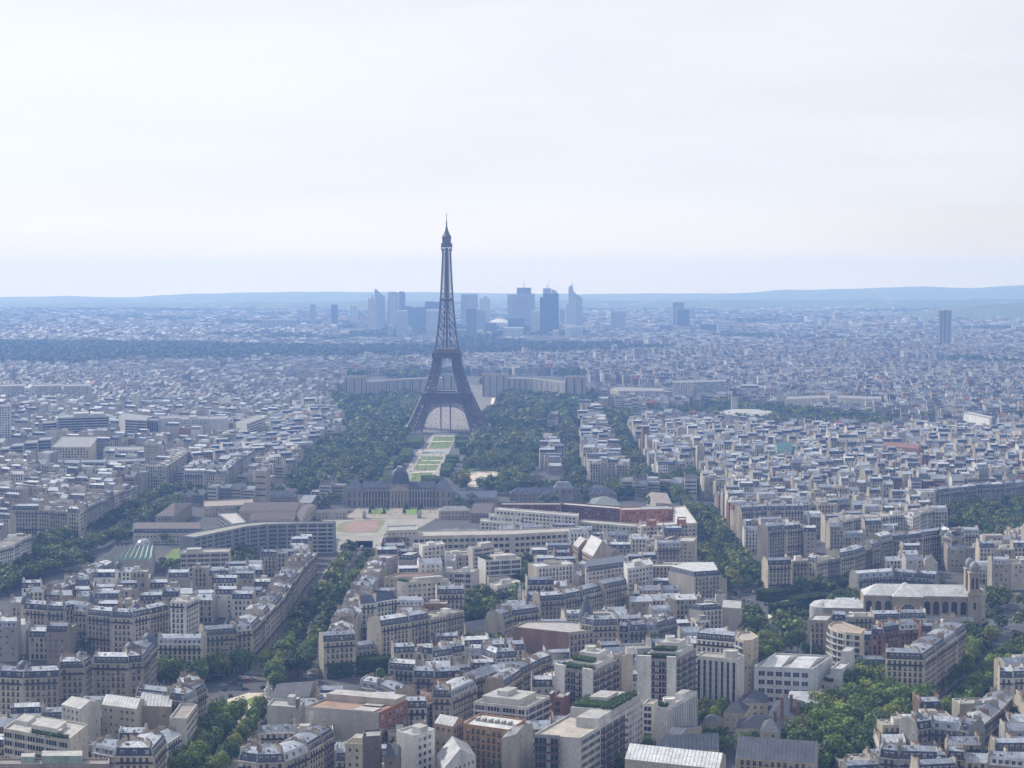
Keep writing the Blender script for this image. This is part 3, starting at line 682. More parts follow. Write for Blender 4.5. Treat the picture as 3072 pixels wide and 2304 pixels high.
def crown_mesh(seed, n=1500, size=.95, H_=14.0, wid=5.6):
    r = random.Random(seed); m = MB(); cc = LEAFC[seed % len(LEAFC)]; lobes = []
    for i in range(9):
        a = r.random()*6.28; rr = wid*r.uniform(.25, .62); lobes.append((Vector((math.cos(a)*rr, math.sin(a)*rr, H_*r.uniform(.38, .74))), wid*r.uniform(.36, .56)))
    lobes.append((Vector((0, 0, H_*.72)), wid*.62)); lobes.append((Vector((0, 0, H_*.5)), wid*.66))
    for i in range(n):
        c, q = r.choice(lobes); d = Vector((r.gauss(0, 1), r.gauss(0, 1), r.gauss(.15, 1))).normalized(); t = r.uniform(.55, 1.05) if r.random() < .85 else r.uniform(.1, .6)
        p = c+Vector((d.x, d.y, d.z*.92))*q*t
        if p.z < H_*.2: continue
        leafquad(m, p, size*r.uniform(.6, 1.35), r, cc, d)
    return m.mesh('crown')
def trunk_mesh(seed, H_=14.0):
    r = random.Random(seed+50); m = MB(); c = (.09, .075, .06); m.beam((0, 0, -.3), (0, 0, H_*.3), .32, iB, c, .24, 7)
    for i in range(5):
        a = i*1.257+r.uniform(-.3, .3); e = Vector((math.cos(a)*2.6, math.sin(a)*2.6, H_*r.uniform(.52, .68))); m.beam((0, 0, H_*r.uniform(.24, .3)), e, .17, iB, c, .06, 5)
        m.beam(e, e+Vector((math.cos(a+.5)*1.2, math.sin(a+.5)*1.2, 1.6)), .06, iB, c, .02, 4)
    m.beam((0, 0, H_*.3), (r.uniform(-.4, .4), r.uniform(-.4, .4), H_*.75), .22, iB, c, .05, 6)
    return m.mesh('trunk')
GROUPS = {}
def build_trees(nmax=300):
    crowns = [crown_mesh(i) for i in range(8)]; trunks = [trunk_mesh(i) for i in range(4)]; r = random.Random(3)
    vis = []
    for t in trees:
        p = pix(t[0], t[1], 8)
        if -15 < p[0] < 1040 and p[1] < 790 and t[1] > 600: vis.append(t)
    vis.sort(key=lambda t: (t[1])-120*t[2]); near = vis[:nmax]; far = vis[nmax:]
    cnt = {}
    near.sort(key=lambda t: (t[3], t[1]))
    for t in near:
        k = cnt.get(t[3], 0); cnt[t[3]] = k+1; g = GROUPS.get(t[3])
        if g and g[2]: lab = '%snearest tree %s' % (ordn(k)+' ' if k else '', g[0])
        else: lab = g[0] if g else 'small green courtyard tree growing between the grey roofs'
        o = thing('tree', lab, 'tree', (t[0], t[1], 0), g[1] if g else 'trees in the courtyards', r.random()*6.28)
        v = r.randrange(8); o.scale = (t[2]*r.uniform(.92, 1.1), t[2]*r.uniform(.92, 1.1), t[2]*r.uniform(.9, 1.1))
        link('crown', crowns[v], o); link('trunk', trunks[v % 4], o)
    return far
def far_trees(far, name):
    """everything past the nearest trees: one canopy"""
    r = random.Random(11); protos = []
    for i in range(7): protos.append(lowcrown(i, 150)); 
    lows = [lowcrown(i+20, 60) for i in range(5)]
    V, C = [], []
    for t in far:
        P_ = protos if t[1] < 2300 else lows
        v, c = P_[r.randrange(len(P_))]; a = r.random()*6.28; ca, sa = math.cos(a), math.sin(a); s = t[2]
        X = v[:, :, 0]*ca-v[:, :, 1]*sa; Y = v[:, :, 0]*sa+v[:, :, 1]*ca
        k = r.uniform(.55, 1.5); s *= r.uniform(.75, 1.2); V.append(np.stack([X*s+t[0], Y*s+t[1], v[:, :, 2]*s], -1)); C.append(c*np.array([k*r.uniform(.85, 1.25), k, k]))
    return quads_obj(name, np.concatenate(V), np.concatenate(C), iL)
def lowcrown(seed, n):
    m = MB(); r = random.Random(seed); cc = LEAFC[seed % len(LEAFC)]; lobes = [(Vector((math.cos(i*1.26)*2.7, math.sin(i*1.26)*2.7, r.uniform(6, 9.5))), 2.9) for i in range(5)]+[(Vector((0, 0, 9.5)), 3.4)]
    s = 2.1 if n > 100 else 3.3
    for i in range(n):
        c, q = lobes[i % 6]; d = Vector((r.gauss(0, 1), r.gauss(0, 1), r.gauss(.3, 1))).normalized(); leafquad(m, c+d*q*r.uniform(.7, 1.05), s*r.uniform(.7, 1.2), r, cc, d)
    return np.array(m.v, dtype=np.float32).reshape(-1, 4, 3), np.array(m.c, dtype=np.float32)
def quads_obj(name, V, C, mi):
    me = bpy.data.meshes.new(name); nf = len(V); nv = nf*4
    me.vertices.add(nv); me.vertices.foreach_set('co', V.astype(np.float32).ravel()); me.loops.add(nv); me.loops.foreach_set('vertex_index', np.arange(nv, dtype=np.int32))
    me.polygons.add(nf); me.polygons.foreach_set('loop_start', np.arange(0, nv, 4, dtype=np.int32))
    try: me.polygons.foreach_set('loop_total', np.full(nf, 4, dtype=np.int32))
    except Exception: pass
    me.materials.append(ALLM[mi]); me.update(calc_edges=True)
    a = me.attributes.new('Col', 'FLOAT_COLOR', 'FACE'); cc = np.ones((nf, 4), dtype=np.float32); cc[:, :3] = C; a.data.foreach_set('color', cc.ravel())
    return link(name, me)
def sheet(name, poly, z, c, kind='structure', label=None, m=iGr, cat=None):
    b = MB(); b.face([(p[0], p[1], z) for p in poly], m, c); o = b.obj(name); return tag(o, label, cat, None, kind)
# ------------------------------------------------------------------ ground
def ground():
    b = MB(); b.face([(-7000, -120, 0), (7000, -120, 0), (7000, 15500, 0), (-7000, 15500, 0)], iGr, (.07, .07, .072))
    tag(b.obj('ground'), None, None, None, 'structure')
ground()
LAWN = (.10, .17, .035); PATH = (.40, .35, .29); ROADC = (.11, .11, .115)
DGR = dict()
# ------------------------------------------------------------------ the iron lattice tower
def lattice_tower():
    base = G('J', 985, 1400, 0); base = Vector((G('J', 1055, 1400).x, 2687.0)); T = thing('lattice_tower', 'tall brown iron lattice tower with four splayed legs standing at the end of the lawns', 'tower', (base.x, base.y, 0), None, R(1.0))
    C_ = (.072, .057, .055); OUT = [(0, 62.5), (20, 52.5), (40, 43), (57, 35.3), (75, 28.8), (95, 22.6), (115, 18.6), (140, 14.4), (170, 11.2), (200, 8.9), (240, 6.7), (276, 5.2)]
    INN = [(0, 37.5), (20, 31.5), (40, 24.5), (57, 18.5), (75, 13.6), (95, 9.4), (115, 6.8), (140, 4.5), (170, 3.2), (276, 1.4)]
    def ip(t, z):
        for (a, x), (b, y) in zip(t, t[1:]):
            if z <= b: return x+(y-x)*(z-a)/(b-a)
        return t[-1][1]
    def leg(sx, sy, za, zb, step, rc, rb):
        m = MB(); zs = [za]; z = za
        while z < zb-step*.6: z += step; zs.append(min(z, zb))
        if zs[-1] < zb: zs[-1] = zb
        def cs(z): o, i = ip(OUT, z), ip(INN, z); return [Vector((sx*o, sy*o, z)), Vector((sx*i, sy*o, z)), Vector((sx*i, sy*i, z)), Vector((sx*o, sy*i, z))]
        for z0, z1 in zip(zs, zs[1:]):
            A, B = cs(z0), cs(z1)
            for k in range(4):
                j = (k+1) % 4; m.beam(A[k], B[k], rc, iM, C_); m.beam(A[k], B[j], rb, iM, C_); m.beam(A[j], B[k], rb, iM, C_); m.beam(B[k], B[j], rb*1.1, iM, C_)
                mid = (A[k]+A[j])/2; m2 = (B[k]+B[j])/2; m.beam(mid, m2, rb*.9, iM, C_); q = (A[k]+B[k])/2; q2 = (A[j]+B[j])/2; m.beam(q, q2, rb*.8, iM, C_)
            m.beam(A[0].lerp(A[2], .5), B[0].lerp(B[2], .5), rc*1.3, iM, C_); m.beam(A[0], B[2], rb, iM, C_); m.beam(A[1], B[3], rb, iM, C_)
        return m
    for sx in (-1, 1):
        for sy in (-1, 1):
            leg(sx, sy, 0, 57, 10.5, 1.15, .42).obj('leg', T); leg(sx, sy, 60, 113, 9.2, .95, .4).obj('upper_leg', T)
            m = MB(); m.box((sx*50-15, sy*50-15, -.5), (sx*50+15, sy*50+15, 3.5), iW, (.4, .37, .32)); m.obj('masonry_footing', T)
    # arches between the legs
    for k in range(4):
        m = MB(); rot = Matrix.Rotation(k*math.pi/2, 3, 'Z'); n = 26
        def pt(t, e): 
            a = math.pi*t; x = (37.0+e)*math.cos(a); z = 9+(31.5+e)*math.sin(a); y = -ip(OUT, min(z, 57))+1.0; return rot @ Vector((x, y, z))
        for i in range(n):
            t0, t1 = i/n, (i+1)/n
            for e in (0, 3.6): m.beam(pt(t0, e), pt(t1, e), .6, iM, C_)
            m.beam(pt(t0, 0), pt(t1, 3.6), .34, iM, C_); m.beam(pt(t0, 3.6), pt(t1, 0), .34, iM, C_); m.beam(pt(t0, 0), pt(t0, 3.6), .34, iM, C_)
        for i in range(14):                                              # hangers up to the platform belt
            x = -33+66*i/13; zz = 9+35.1*math.sqrt(max(0, 1-(x/40.6)**2))
            if zz < 46: m.beam(rot @ Vector((x, -ip(OUT, zz)+1, zz)), rot @ Vector((x, -ip(OUT, 47)+1, 47)), .3, iM, C_)
        m.obj('arch', T)
    def ring(nm, hw, z0, z1, inner, posts, rail=True, c=C_):
        m = MB()
        for k in range(4):
            rot = Matrix.Rotation(k*math.pi/2, 3, 'Z')
            def q(x, y, z): return tuple(rot @ Vector((x, y, z)))
            m.face([q(-hw, -hw, z1), q(hw, -hw, z1), q(inner, -inner, z1), q(-inner, -inner, z1)], iM, tuple(x*1.25 for x in c)); m.face([q(-inner, -inner, z0), q(inner, -inner, z0), q(hw, -hw, z0), q(-hw, -hw, z0)], iM, c)
            m.face([q(-hw, -hw, z0), q(hw, -hw, z0), q(hw, -hw, z0+(z1-z0)*.45), q(-hw, -hw, z0+(z1-z0)*.45)], iM, c); m.face([q(-hw+.5, -hw+.5, z0), q(hw-.5, -hw+.5, z0), q(hw-.5, -hw+.5, z1), q(-hw+.5, -hw+.5, z1)], iM, tuple(x*.8 for x in c))
            for i in range(posts+1): x = -hw+2*hw*i/posts; m.beam(rot @ Vector((x, -hw, z0)), rot @ Vector((x, -hw, z1)), .35, iM, c)
            m.beam(rot @ Vector((-hw, -hw, z1)), rot @ Vector((hw, -hw, z1)), .45, iM, c)
            if rail: m.beam(rot @ Vector((-hw, -hw, z1+1.6)), rot @ Vector((hw, -hw, z1+1.6)), .25, iM, c)
        return m.obj(nm, T)
    ring('first_platform', 37.0, 51, 58.5, 14, 28)
    m = MB()                                                             # belt truss under the first platform
    for k in range(4):
        rot = Matrix.Rotation(k*math.pi/2, 3, 'Z'); hw = 38.2; n = 26
        for i in range(n):
            x0, x1 = -hw+2*hw*i/n, -hw+2*hw*(i+1)/n
            for a, b in (((x0, 44), (x1, 50)), ((x0, 50), (x1, 44)), ((x0, 44), (x1, 44)), ((x0, 50), (x1, 50)), ((x0, 44), (x0, 50))): m.beam(rot @ Vector((a[0], -hw+1, a[1])), rot @ Vector((b[0], -hw+1, b[1])), .42, iM, C_)
    m.obj('belt_truss', T)
    m = MB()
    for sx in (-1, 1): m = MB(); m.box((sx*24-6, -22, 58.5), (sx*24+6, 22, 64), iM, (.22, .17, .14)); m.obj('pavilion', T)
    ring('second_platform', 21.5, 109, 117.5, 3, 16)
    m = MB(); m.box((-14, -14, 117.5), (14, 14, 123), iM, (.15, .115, .10)); m.obj('pavilion', T)
    m = MB()                                                             # tapering shaft above the second platform
    zs = [117.5]
    while zs[-1] < 268: zs.append(zs[-1]+max(4.2, ip(OUT, zs[-1])*.82))
    zs[-1] = 272
    for z0, z1 in zip(zs, zs[1:]):
        o0, o1, i0, i1 = ip(OUT, z0), ip(OUT, z1), ip(INN, z0), ip(INN, z1)
        for k in range(4):
            rot = Matrix.Rotation(k*math.pi/2, 3, 'Z'); V_ = lambda x, y, z: rot @ Vector((x, y, z))
            m.beam(V_(-o0, -o0, z0), V_(-o1, -o1, z1), 1.05, iM, C_); m.beam(V_(-i0, -o0, z0), V_(-i1, -o1, z1), .65, iM, C_); m.beam(V_(i0, -o0, z0), V_(i1, -o1, z1), .65, iM, C_)
            for a0, a1, b0, b1 in ((-o0, -o1, -i0, -i1), (i0, i1, o0, o1)):
                m.beam(V_(a0, -o0, z0), V_(b1, -o1, z1), .46, iM, C_); m.beam(V_(b0, -o0, z0), V_(a1, -o1, z1), .46, iM, C_)
            m.beam(V_(-o1, -o1, z1), V_(o1, -o1, z1), .3, iM, C_); m.beam(V_(-i0, -o0, z0), V_(i1, -o1, z1), .2, iM, C_)
        m.beam((0, 0, z0), (0, 0, z1), 1.7, iM, C_)
    m.obj('spire_lattice', T)
    m = MB(); m.box((-10.3, -10.3, 194), (10.3, 10.3, 197), iM, C_, bottom=True); m.obj('intermediate_platform', T)
    m = MB(); m.box((-8.2, -8.2, 273), (8.2, 8.2, 279), iM, C_, bottom=True); m.box((-6.3, -6.3, 279), (6.3, 6.3, 285), iM, C_); m.lathe(0, 0, [(6.9, 285), (6.9, 289), (4.5, 293), (2.4, 298), (1.4, 303)], iM, C_, 10); 
    for k in range(4): m.beam(Matrix.Rotation(k*math.pi/2, 3, 'Z') @ Vector((-5.4, -5.4, 262)), Matrix.Rotation(k*math.pi/2, 3, 'Z') @ Vector((-8.2, -8.2, 273)), .5, iM, C_)
    m.obj('top_cabin', T)
    m = MB(); m.beam((0, 0, 300), (0, 0, 311), 1.3, iM, C_, 1.0, 6); m.beam((0, 0, 311), (0, 0, 324), .55, iM, C_, .3, 6); m.beam((-1.6, 0, 322.5), (1.6, 0, 322.5), .2, iM, C_); m.obj('antenna', T)
    for sx in (-9, 5):                                                   # lift shafts seen under the arch
        m = MB(); m.beam((sx, -6, 0), (sx, -6, 50), 1.0, iM, (.18, .17, .17)); m.obj('lift_shaft', T)
    mark([(base.x+sx*70, base.y+sy*70) for sx, sy in ((-1, -1), (1, -1), (1, 1), (-1, 1))])
lattice_tower()

# ------------------------------------------------------------------ domed academy at the near end of the lawns
SAND = (.31, .275, .23)
def academy():
    Dy = G('f', 1240, 635).y; s = Dy/FPX*1.0/2.8802; X = lambda x: GD('f', x, 635, Dy)[0]; Z = lambda y: GD('f', 1240, y, Dy)[1]
    cx = X(1238); T = thing('domed_academy', 'long sandstone academy with columned front and a square slate dome before the lawns', 'palace', (cx, Dy, 0)); o = (cx, Dy, 0)
    xs = [X(v)-cx for v in (785, 920, 1155, 1320, 1548, 1690)]; he = Z(487); 
    W_ = MB(); dp = 16
    W_.box((xs[1], 0, -.5), (xs[2], dp, he), iW, SAND); W_.box((xs[3], 0, -.5), (xs[4], dp, he), iW, SAND)
    W_.box((xs[0], -3, -.5), (xs[1], dp+3, he+.5), iW, SAND); W_.box((xs[4], -3, -.5), (xs[5], dp+3, he+.5), iW, SAND)
    W_.box((xs[2], -2.5, -.5), (xs[3], dp+2.5, he+6), iW, SAND)
    for a, b in ((xs[1], xs[2]), (xs[3], xs[4])): W_.box((a, -.7, he/2-.5), (b, 0, he/2), iW, tuple(c*1.15 for c in SAND), bottom=True); W_.box((a, -1.1, he-1), (b, 0, he-.05), iW, tuple(c*1.15 for c in SAND), bottom=True)
    W_.obj('wall', T)
    Rm = None
    def hip(x0, x1, y0, y1, z, hh, e): 
        A, B, C, D_ = (x0, y0, z), (x1, y0, z), (x1, y1, z), (x0, y1, z); m = (y0+y1)/2; r0, r1 = (x0+e, m, z+hh), (x1-e, m, z+hh)
        Rm.face([A, B, r1, r0], iR, SLATE[1]); Rm.face([C, D_, r0, r1], iR, SLATE[1]); Rm.face([B, C, r1], iR, SLATE[1]); Rm.face([D_, A, r0], iR, SLATE[1])
    Rm = MB(); hip(xs[1]-.3, xs[2]+.3, -.6, dp+.6, he, 7.5, .1); hip(xs[0]-.5, xs[1]+.5, -3.5, dp+3.5, he+.5, 9, 6.5); rf = Rm.obj('roof', T)
    Rm = MB(); hip(xs[3]-.3, xs[4]+.3, -.6, dp+.6, he, 7.5, .1); hip(xs[4]-.5, xs[5]+.5, -3.5, dp+3.5, he+.5, 9, 6.5); rf2 = Rm.obj('roof', T)
    for a, b in ((xs[1], xs[2]), (xs[3], xs[4])):
        n = 9
        for i in range(n):
            x = a+(b-a)*(i+.5)/n
            for z, hh in ((.8, he/2-2.2), (he/2+.8, he/2-2.6)): link('window', winmesh('pun', 1.6, hh, 0, (.4, .3, .3)), T, (x, -.02, z))
            for z0, z1 in ((0, he/2-.5), (he/2, he-1)):
                m = MB(); x2 = a+(b-a)*i/n; m.lathe(x2, -1.0, [(.48, z0), (.42, z1)], iW, (.5, .44, .36), 7); m.obj('column', T)
        for i in range(6): link('dormer', dormer_mesh(1, (.4, .3, .3)), rf if a < 0 else rf2, (a+(b-a)*(i+.5)/6, .6, he+.8))
    for a, b in ((xs[0], xs[1]), (xs[4], xs[5])):
        for i in range(3):
            for z, hh in ((1, he/2-2.5), (he/2+1, he/2-3)): link('window', winmesh('pun', 1.7, hh, i % 2, (.4, .3, .3)), T, (a+(b-a)*(i+.5)/3, -3.02, z))
    m = MB(); w_ = (xs[3]-xs[2])/2; zt = he+6
    m.face([(-w_-.6, -3.3, zt-5.5), (w_+.6, -3.3, zt-5.5), (0, -3.3, zt-.5)], iW, (.42, .37, .30)); m.box((-w_-.6, -3.3, zt-7), (w_+.6, -2.5, zt-5.5), iW, (.42, .37, .3), bottom=True)
    m.face([(-w_-.6, -3.3, zt-5.5), (0, -3.3, zt-.5), (0, -2.4, zt-.5), (-w_-.6, -2.4, zt-5.5)], iR, SLATE[1]); m.face([(w_+.6, -3.3, zt-5.5), (w_+.6, -2.4, zt-5.5), (0, -2.4, zt-.5), (0, -3.3, zt-.5)], iR, SLATE[1]); m.obj('pediment', T)
    for i in range(6): m = MB(); m.lathe(-w_+2*w_*(i+.5)/6, -3.4, [(.75, 0), (.62, zt-7)], iW, (.46, .41, .33), 8); m.obj('portico_column', T)
    for i in range(3): m = MB(); x = (i-1)*5.2; m.face([(x-1.2, -2.56, .2), (x+1.2, -2.56, .2), (x+1.2, -2.56, 5.6), (x-1.2, -2.56, 5.6)], iG, GT[0]); m.obj('doorway', T)
    m = MB(); zt0, zt1 = zt, Z(305); hh = zt1-zt0; pr = [(1.04, 0), (1.0, .12), (.96, .3), (.86, .55), (.66, .8), (.42, .94), (.26, 1.0)]
    for (a, z0), (b, z1) in zip(pr, pr[1:]):
        for k in range(4):
            rot = Matrix.Rotation(k*math.pi/2, 3, 'Z'); q = lambda e, z: tuple((rot @ Vector((e[0], e[1], 0)))+Vector((0, dp/2, zt0+z*hh)))
            c_ = .72
            m.face([q((-a*w_*c_, -a*w_), z0), q((a*w_*c_, -a*w_), z0), q((b*w_*c_, -b*w_), z1), q((-b*w_*c_, -b*w_), z1)], iR, SLATE[1])
            m.face([q((a*w_*c_, -a*w_), z0), q((a*w_, -a*w_*c_), z0), q((b*w_, -b*w_*c_), z1), q((b*w_*c_, -b*w_), z1)], iR, SLATE[0])
    dm = m.obj('dome', T); m = MB(); m.box((-2.4, dp/2-2.4, zt1-.3), (2.4, dp/2+2.4, zt1+1.8), iW, (.5, .5, .48)); m.obj('lantern', dm)
    for x in (xs[0]+7, xs[5]-7): m = MB(); m.beam((x, dp/2, he+8), (x, dp/2, he+12), .5, iM, (.3, .3, .32), .2); m.obj('finial', rf if x < 0 else rf2)
    mark([(cx+xs[0]-3, Dy-6), (cx+xs[5]+3, Dy-6), (cx+xs[5]+3, Dy+dp+8), (cx+xs[0]-3, Dy+dp+8)])
academy()
def wing(label, fr, xa, xb, yb, ye, ypav, xp0, xp1, xw=0):
    """long two-storey wing with a taller pavilion in the middle"""
    Dy = G(fr, (xa+xb)/2, yb).y; X = lambda x: GD(fr, x, yb, Dy)[0]; Z = lambda y: GD(fr, (xa+xb)/2, y, Dy)[1]; he = Z(ye); cx = (X(xa)+X(xb))/2
    T = thing('barracks_wing', label, 'barracks', (cx, Dy, 0)); a, b, p0, p1 = X(xa)-cx, X(xb)-cx, X(xp0)-cx, X(xp1)-cx; dp = 13; m = MB(); hp = Z(ypav)
    m.box((a, 0, -.5), (p0, dp, he), iW, SAND); m.box((p1, 0, -.5), (b, dp, he), iW, SAND); m.box((p0, -2, -.5), (p1, dp+2, hp), iW, tuple(c*1.1 for c in SAND)); m.box((a, -.5, he-.7), (p0, 0, he-.02), iW, (.42, .37, .3), bottom=True); m.box((p1, -.5, he-.7), (b, 0, he-.02), iW, (.42, .37, .3), bottom=True); m.obj('wall', T)
    rfs = []
    for x0, x1, e0, e1 in ((a, p0, 8, 0), (p1, b, 0, 8)):
        Rm = MB()
        Rm.face([(x0, -.4, he), (x1, -.4, he), (x1-e1, dp/2, he+5.5), (x0+e0, dp/2, he+5.5)], iR, SLATE[1]); Rm.face([(x1, dp+.4, he), (x0, dp+.4, he), (x0+e0, dp/2, he+5.5), (x1-e1, dp/2, he+5.5)], iR, SLATE[1])
        if e0: Rm.face([(x0, dp+.4, he), (x0, -.4, he), (x0+e0, dp/2, he+5.5)], iR, SLATE[1])
        if e1: Rm.face([(x1, -.4, he), (x1, dp+.4, he), (x1-e1, dp/2, he+5.5)], iR, SLATE[1])
        rfs.append(Rm.obj('roof', T))
    m = MB(); k = (p1-p0)*.18; m.face([(p0-.5, -2.5, hp), (p1+.5, -2.5, hp), (p1-k, 3, hp+6), (p0+k, 3, hp+6)], iR, (.16, .18, .22)); m.face([(p1+.5, -2.5, hp), (p1+.5, dp+2.5, hp), (p1-k, dp-3, hp+6), (p1-k, 3, hp+6)], iR, (.16, .18, .22)); m.face([(p0-.5, dp+2.5, hp), (p0-.5, -2.5, hp), (p0+k, 3, hp+6), (p0+k, dp-3, hp+6)], iR, (.16, .18, .22)); m.face([(p0+k, 3, hp+6), (p1-k, 3, hp+6), (p1-k, dp-3, hp+6), (p0+k, dp-3, hp+6)], iR, (.2, .22, .26)); m.face([(p1+.5, dp+2.5, hp), (p0-.5, dp+2.5, hp), (p0+k, dp-3, hp+6), (p1-k, dp-3, hp+6)], iR, (.16, .18, .22)); m.obj('pavilion_roof', T)
    for x0, x1 in ((a, p0), (p1, b)):
        n = int((x1-x0)/4.2)
        for i in range(n):
            x = x0+(x1-x0)*(i+.5)/n
            for z in (1, he/2+.6): link('window', winmesh('pun', 1.3, he/2-2.2, 0, (.4, .3, .3)), T, (x, -.02, z))
            if i % 2 == 0: link('dormer', dormer_mesh(2, (.5, .4, .4)), rfs[x0 == p1], (x, .5, he+.7))
    for i in range(3): link('window', winmesh('pun', 1.6, 3.2, 0, (.4, .3, .3)), T, (p0+(p1-p0)*(i+.5)/3, -2.02, hp-5))
    mark([(cx+a, Dy-3), (cx+b, Dy-3), (cx+b, Dy+dp+4), (cx+a, Dy+dp+4)])
wing('grey slate-roofed barracks wing with a square pavilion, left of the domed academy', 'e', 1560, 2560, 598, 545, 505, 1945, 2105)
wing('grey slate-roofed barracks wing with a square pavilion, right of the domed academy', 'g', -20, 905, 585, 520, 475, 365, 525)
DKR = (.105, .08, .078)
building('barracks_block', 'brown-roofed barracks range beside the trees of the left diagonal avenue', 'barracks', para(G('e', 1340, 715, 13), G('e', 1500, 715, 13), G('e', 1660, 600, 13)), 13, ['punch', 'punch', 'blank', 'blank'], SAND, DKR, roof='hip', rh=6)
building('barracks_block', 'brown-roofed barracks range with white dormers behind the glass dome', 'barracks', para(G('e', 1150, 860, 10), G('e', 1760, 860, 10), G('e', 1740, 800, 10)), 10, ['punch', 'few', 'blank', 'few'], (.5, .46, .38), DKR, roof='mansard')
building('barracks_block', 'pale low barracks hall with a wide flat roof in the left courtyard', 'barracks', para(G('e', 1760, 640, 9), G('e', 2190, 620, 9), G('e', 2180, 570, 9)), 9, ['punch', 'few', 'blank', 'few'], (.5, .45, .38), (.34, .29, .25))
building('barracks_block', 'dark brown roofed range left of the academy courtyard, farther of two', 'barracks', para(G('f', -150, 670, 10), G('f', 340, 665, 10), G('f', 420, 610, 10)), 10, ['punch', 'few', 'blank', 'few'], (.5, .44, .34), DKR, roof='gable', rh=5)
building('barracks_block', 'dark brown roofed range left of the academy courtyard, nearer of two', 'barracks', para(G('f', -60, 745, 10), G('f', 330, 740, 10), G('f', 350, 700, 10)), 10, ['punch', 'few', 'blank', 'few'], (.5, .44, .34), DKR, roof='gable', rh=4)
building('barracks_block', 'long brown-roofed wing running back beside two round trees', 'barracks', para(G('f', 335, 720, 10), G('f', 400, 735, 10), G('f', 520, 620, 10)), 10, ['few', 'punch', 'blank', 'blank'], (.5, .44, .34), DKR, roof='gable', rh=4)
building('barracks_block', 'grey-roofed range in front of the left wing of the academy', 'barracks', para(G('f', 365, 605, 9), G('f', 480, 600, 9), G('f', 570, 530, 9)), 9, ['few', 'punch', 'blank', 'blank'], SAND, (.24, .26, .30), roof='gable', rh=4)
building('gatehouse_range', 'low pale range left of the academy forecourt', 'building', para(G('f', 520, 680, 7), G('f', 790, 678, 7), G('f', 790, 668, 7)), 7, ['punch', 'few', 'blank', 'few'], (.5, .45, .37), (.4, .37, .33))
building('gatehouse_range', 'low sandstone range right of the academy forecourt', 'building', para(G('f', 1580, 670, 8), G('f', 1850, 668, 8), G('f', 1850, 655, 8)), 8, ['punch', 'few', 'blank', 'few'], (.5, .44, .36), (.3, .3, .31), roof='hip', rh=4)
building('gatehouse', 'small square sandstone gatehouse left of the forecourt gate', 'gatehouse', para(G('f', 918, 695, 5), G('f', 955, 695, 5), G('f', 955, 686, 5)), 5, ['punch', 'few', 'blank', 'few'], (.45, .4, .33), (.2, .2, .22), roof='hip', rh=3)
building('gatehouse', 'small square sandstone gatehouse right of the forecourt gate', 'gatehouse', para(G('f', 1392, 690, 5), G('f', 1428, 690, 5), G('f', 1428, 681, 5)), 5, ['punch', 'few', 'blank', 'few'], (.45, .4, .33), (.2, .2, .22), roof='hip', rh=3)
building('barracks_block', 'slate-roofed range with two pale skylights right of the academy', 'barracks', para(G('f', 1690, 560, 9), G('f', 2080, 555, 9), G('f', 2090, 515, 9)), 9, ['punch', 'few', 'blank', 'few'], SAND, SLATE[1], roof='gable', rh=5)
building('barracks_block', 'brown-roofed sheds between the academy and the stepped white offices', 'barracks', para(G('f', 1850, 690, 9), G('f', 2030, 690, 9), G('f', 2080, 610, 9)), 9, ['punch', 'few', 'blank', 'few'], SAND, DKR, roof='gable', rh=5)
building('hall', 'green-grey hip-roofed hall behind the red brick offices', 'hall', para(G('g', 700, 620, 9), G('g', 940, 625, 9), G('g', 900, 570, 9)), 9, ['few', 'few', 'blank', 'few'], (.4, .38, .34), (.15, .17, .17), roof='hip', rh=6)
# forecourt, lawns, riding ground, paths
sheet('path', PL('f', [(880, 640), (1600, 640), (1650, 735), (760, 735)]), .05, (.24, .215, .18))
sheet('lawn', PL('f', [(985, 700), (1115, 700), (1145, 655), (1010, 655)]), .1, (.12, .18, .045)); sheet('lawn', PL('f', [(1280, 700), (1430, 700), (1440, 655), (1300, 655)]), .1, (.13, .22, .04))
sheet('path', PL('f', [(560, 740), (1560, 735), (1300, 880), (1050, 990), (880, 990), (690, 900)]), .05, (.24, .23, .21))
sheet('riding_ground', PL('f', [(760, 845), (735, 832), (770, 790), (830, 764), (900, 754), (1060, 752), (1080, 762), (1030, 846), (960, 852), (840, 853)]), .12, (.235, .16, .14))
sheet('lawn', PL('f', [(700, 850), (690, 812), (760, 765), (880, 748), (1075, 746), (1122, 752), (1050, 858), (800, 860)]), .08, (.15, .17, .08))
for pts in ([(1330, 412), (1490, 412), (1527, 340), (1352, 340)], [(1358, 320), (1552, 320), (1622, 200), (1428, 200)], [(1490, 132), (1672, 132), (1722, 28), (1538, 28)]): sheet('lawn', PL('f', pts), .12, (.105, .143, .046))
for a, b in (((1352, 340), (1590, 322)), ((1402, 270), (1580, 268)), ((1435, 235), (1600, 234)), ((1520, 70), (1700, 68))): sheet('path', PL('f', [(a[0], a[1]+5), (b[0], b[1]+5), b, a]), .17, (.5, .46, .4))
sheet('path', PL('f', [(1230, 415), (1560, 415), (1740, 0), (1540, 0), (1400, 150)]), .06, (.27, .25, .22))
sheet('pool', PL('f', [(1430, 175), (1670, 172), (1675, 160), (1440, 162)]), .2, (.10, .22, .22), m=iG)
sheet('path', PL('J', [(600, 1420), (1500, 1420), (1480, 1240), (1420, 1010), (860, 1010), (720, 1200)]), .07, (.19, .175, .165))
sheet('path', PL('J', [(1430, 640), (1900, 640), (1900, 820), (1800, 1060), (1560, 1060)]), .07, (.15, .14, .13)); sheet('lawn', PL('J', [(1880, 880), (1960, 880), (1930, 1060), (1830, 1060)]), .14, (.12, .2, .05)); sheet('path', PL('J', [(1800, 850), (1860, 850), (1800, 1060), (1760, 1060)]), .16, (.55, .5, .42))
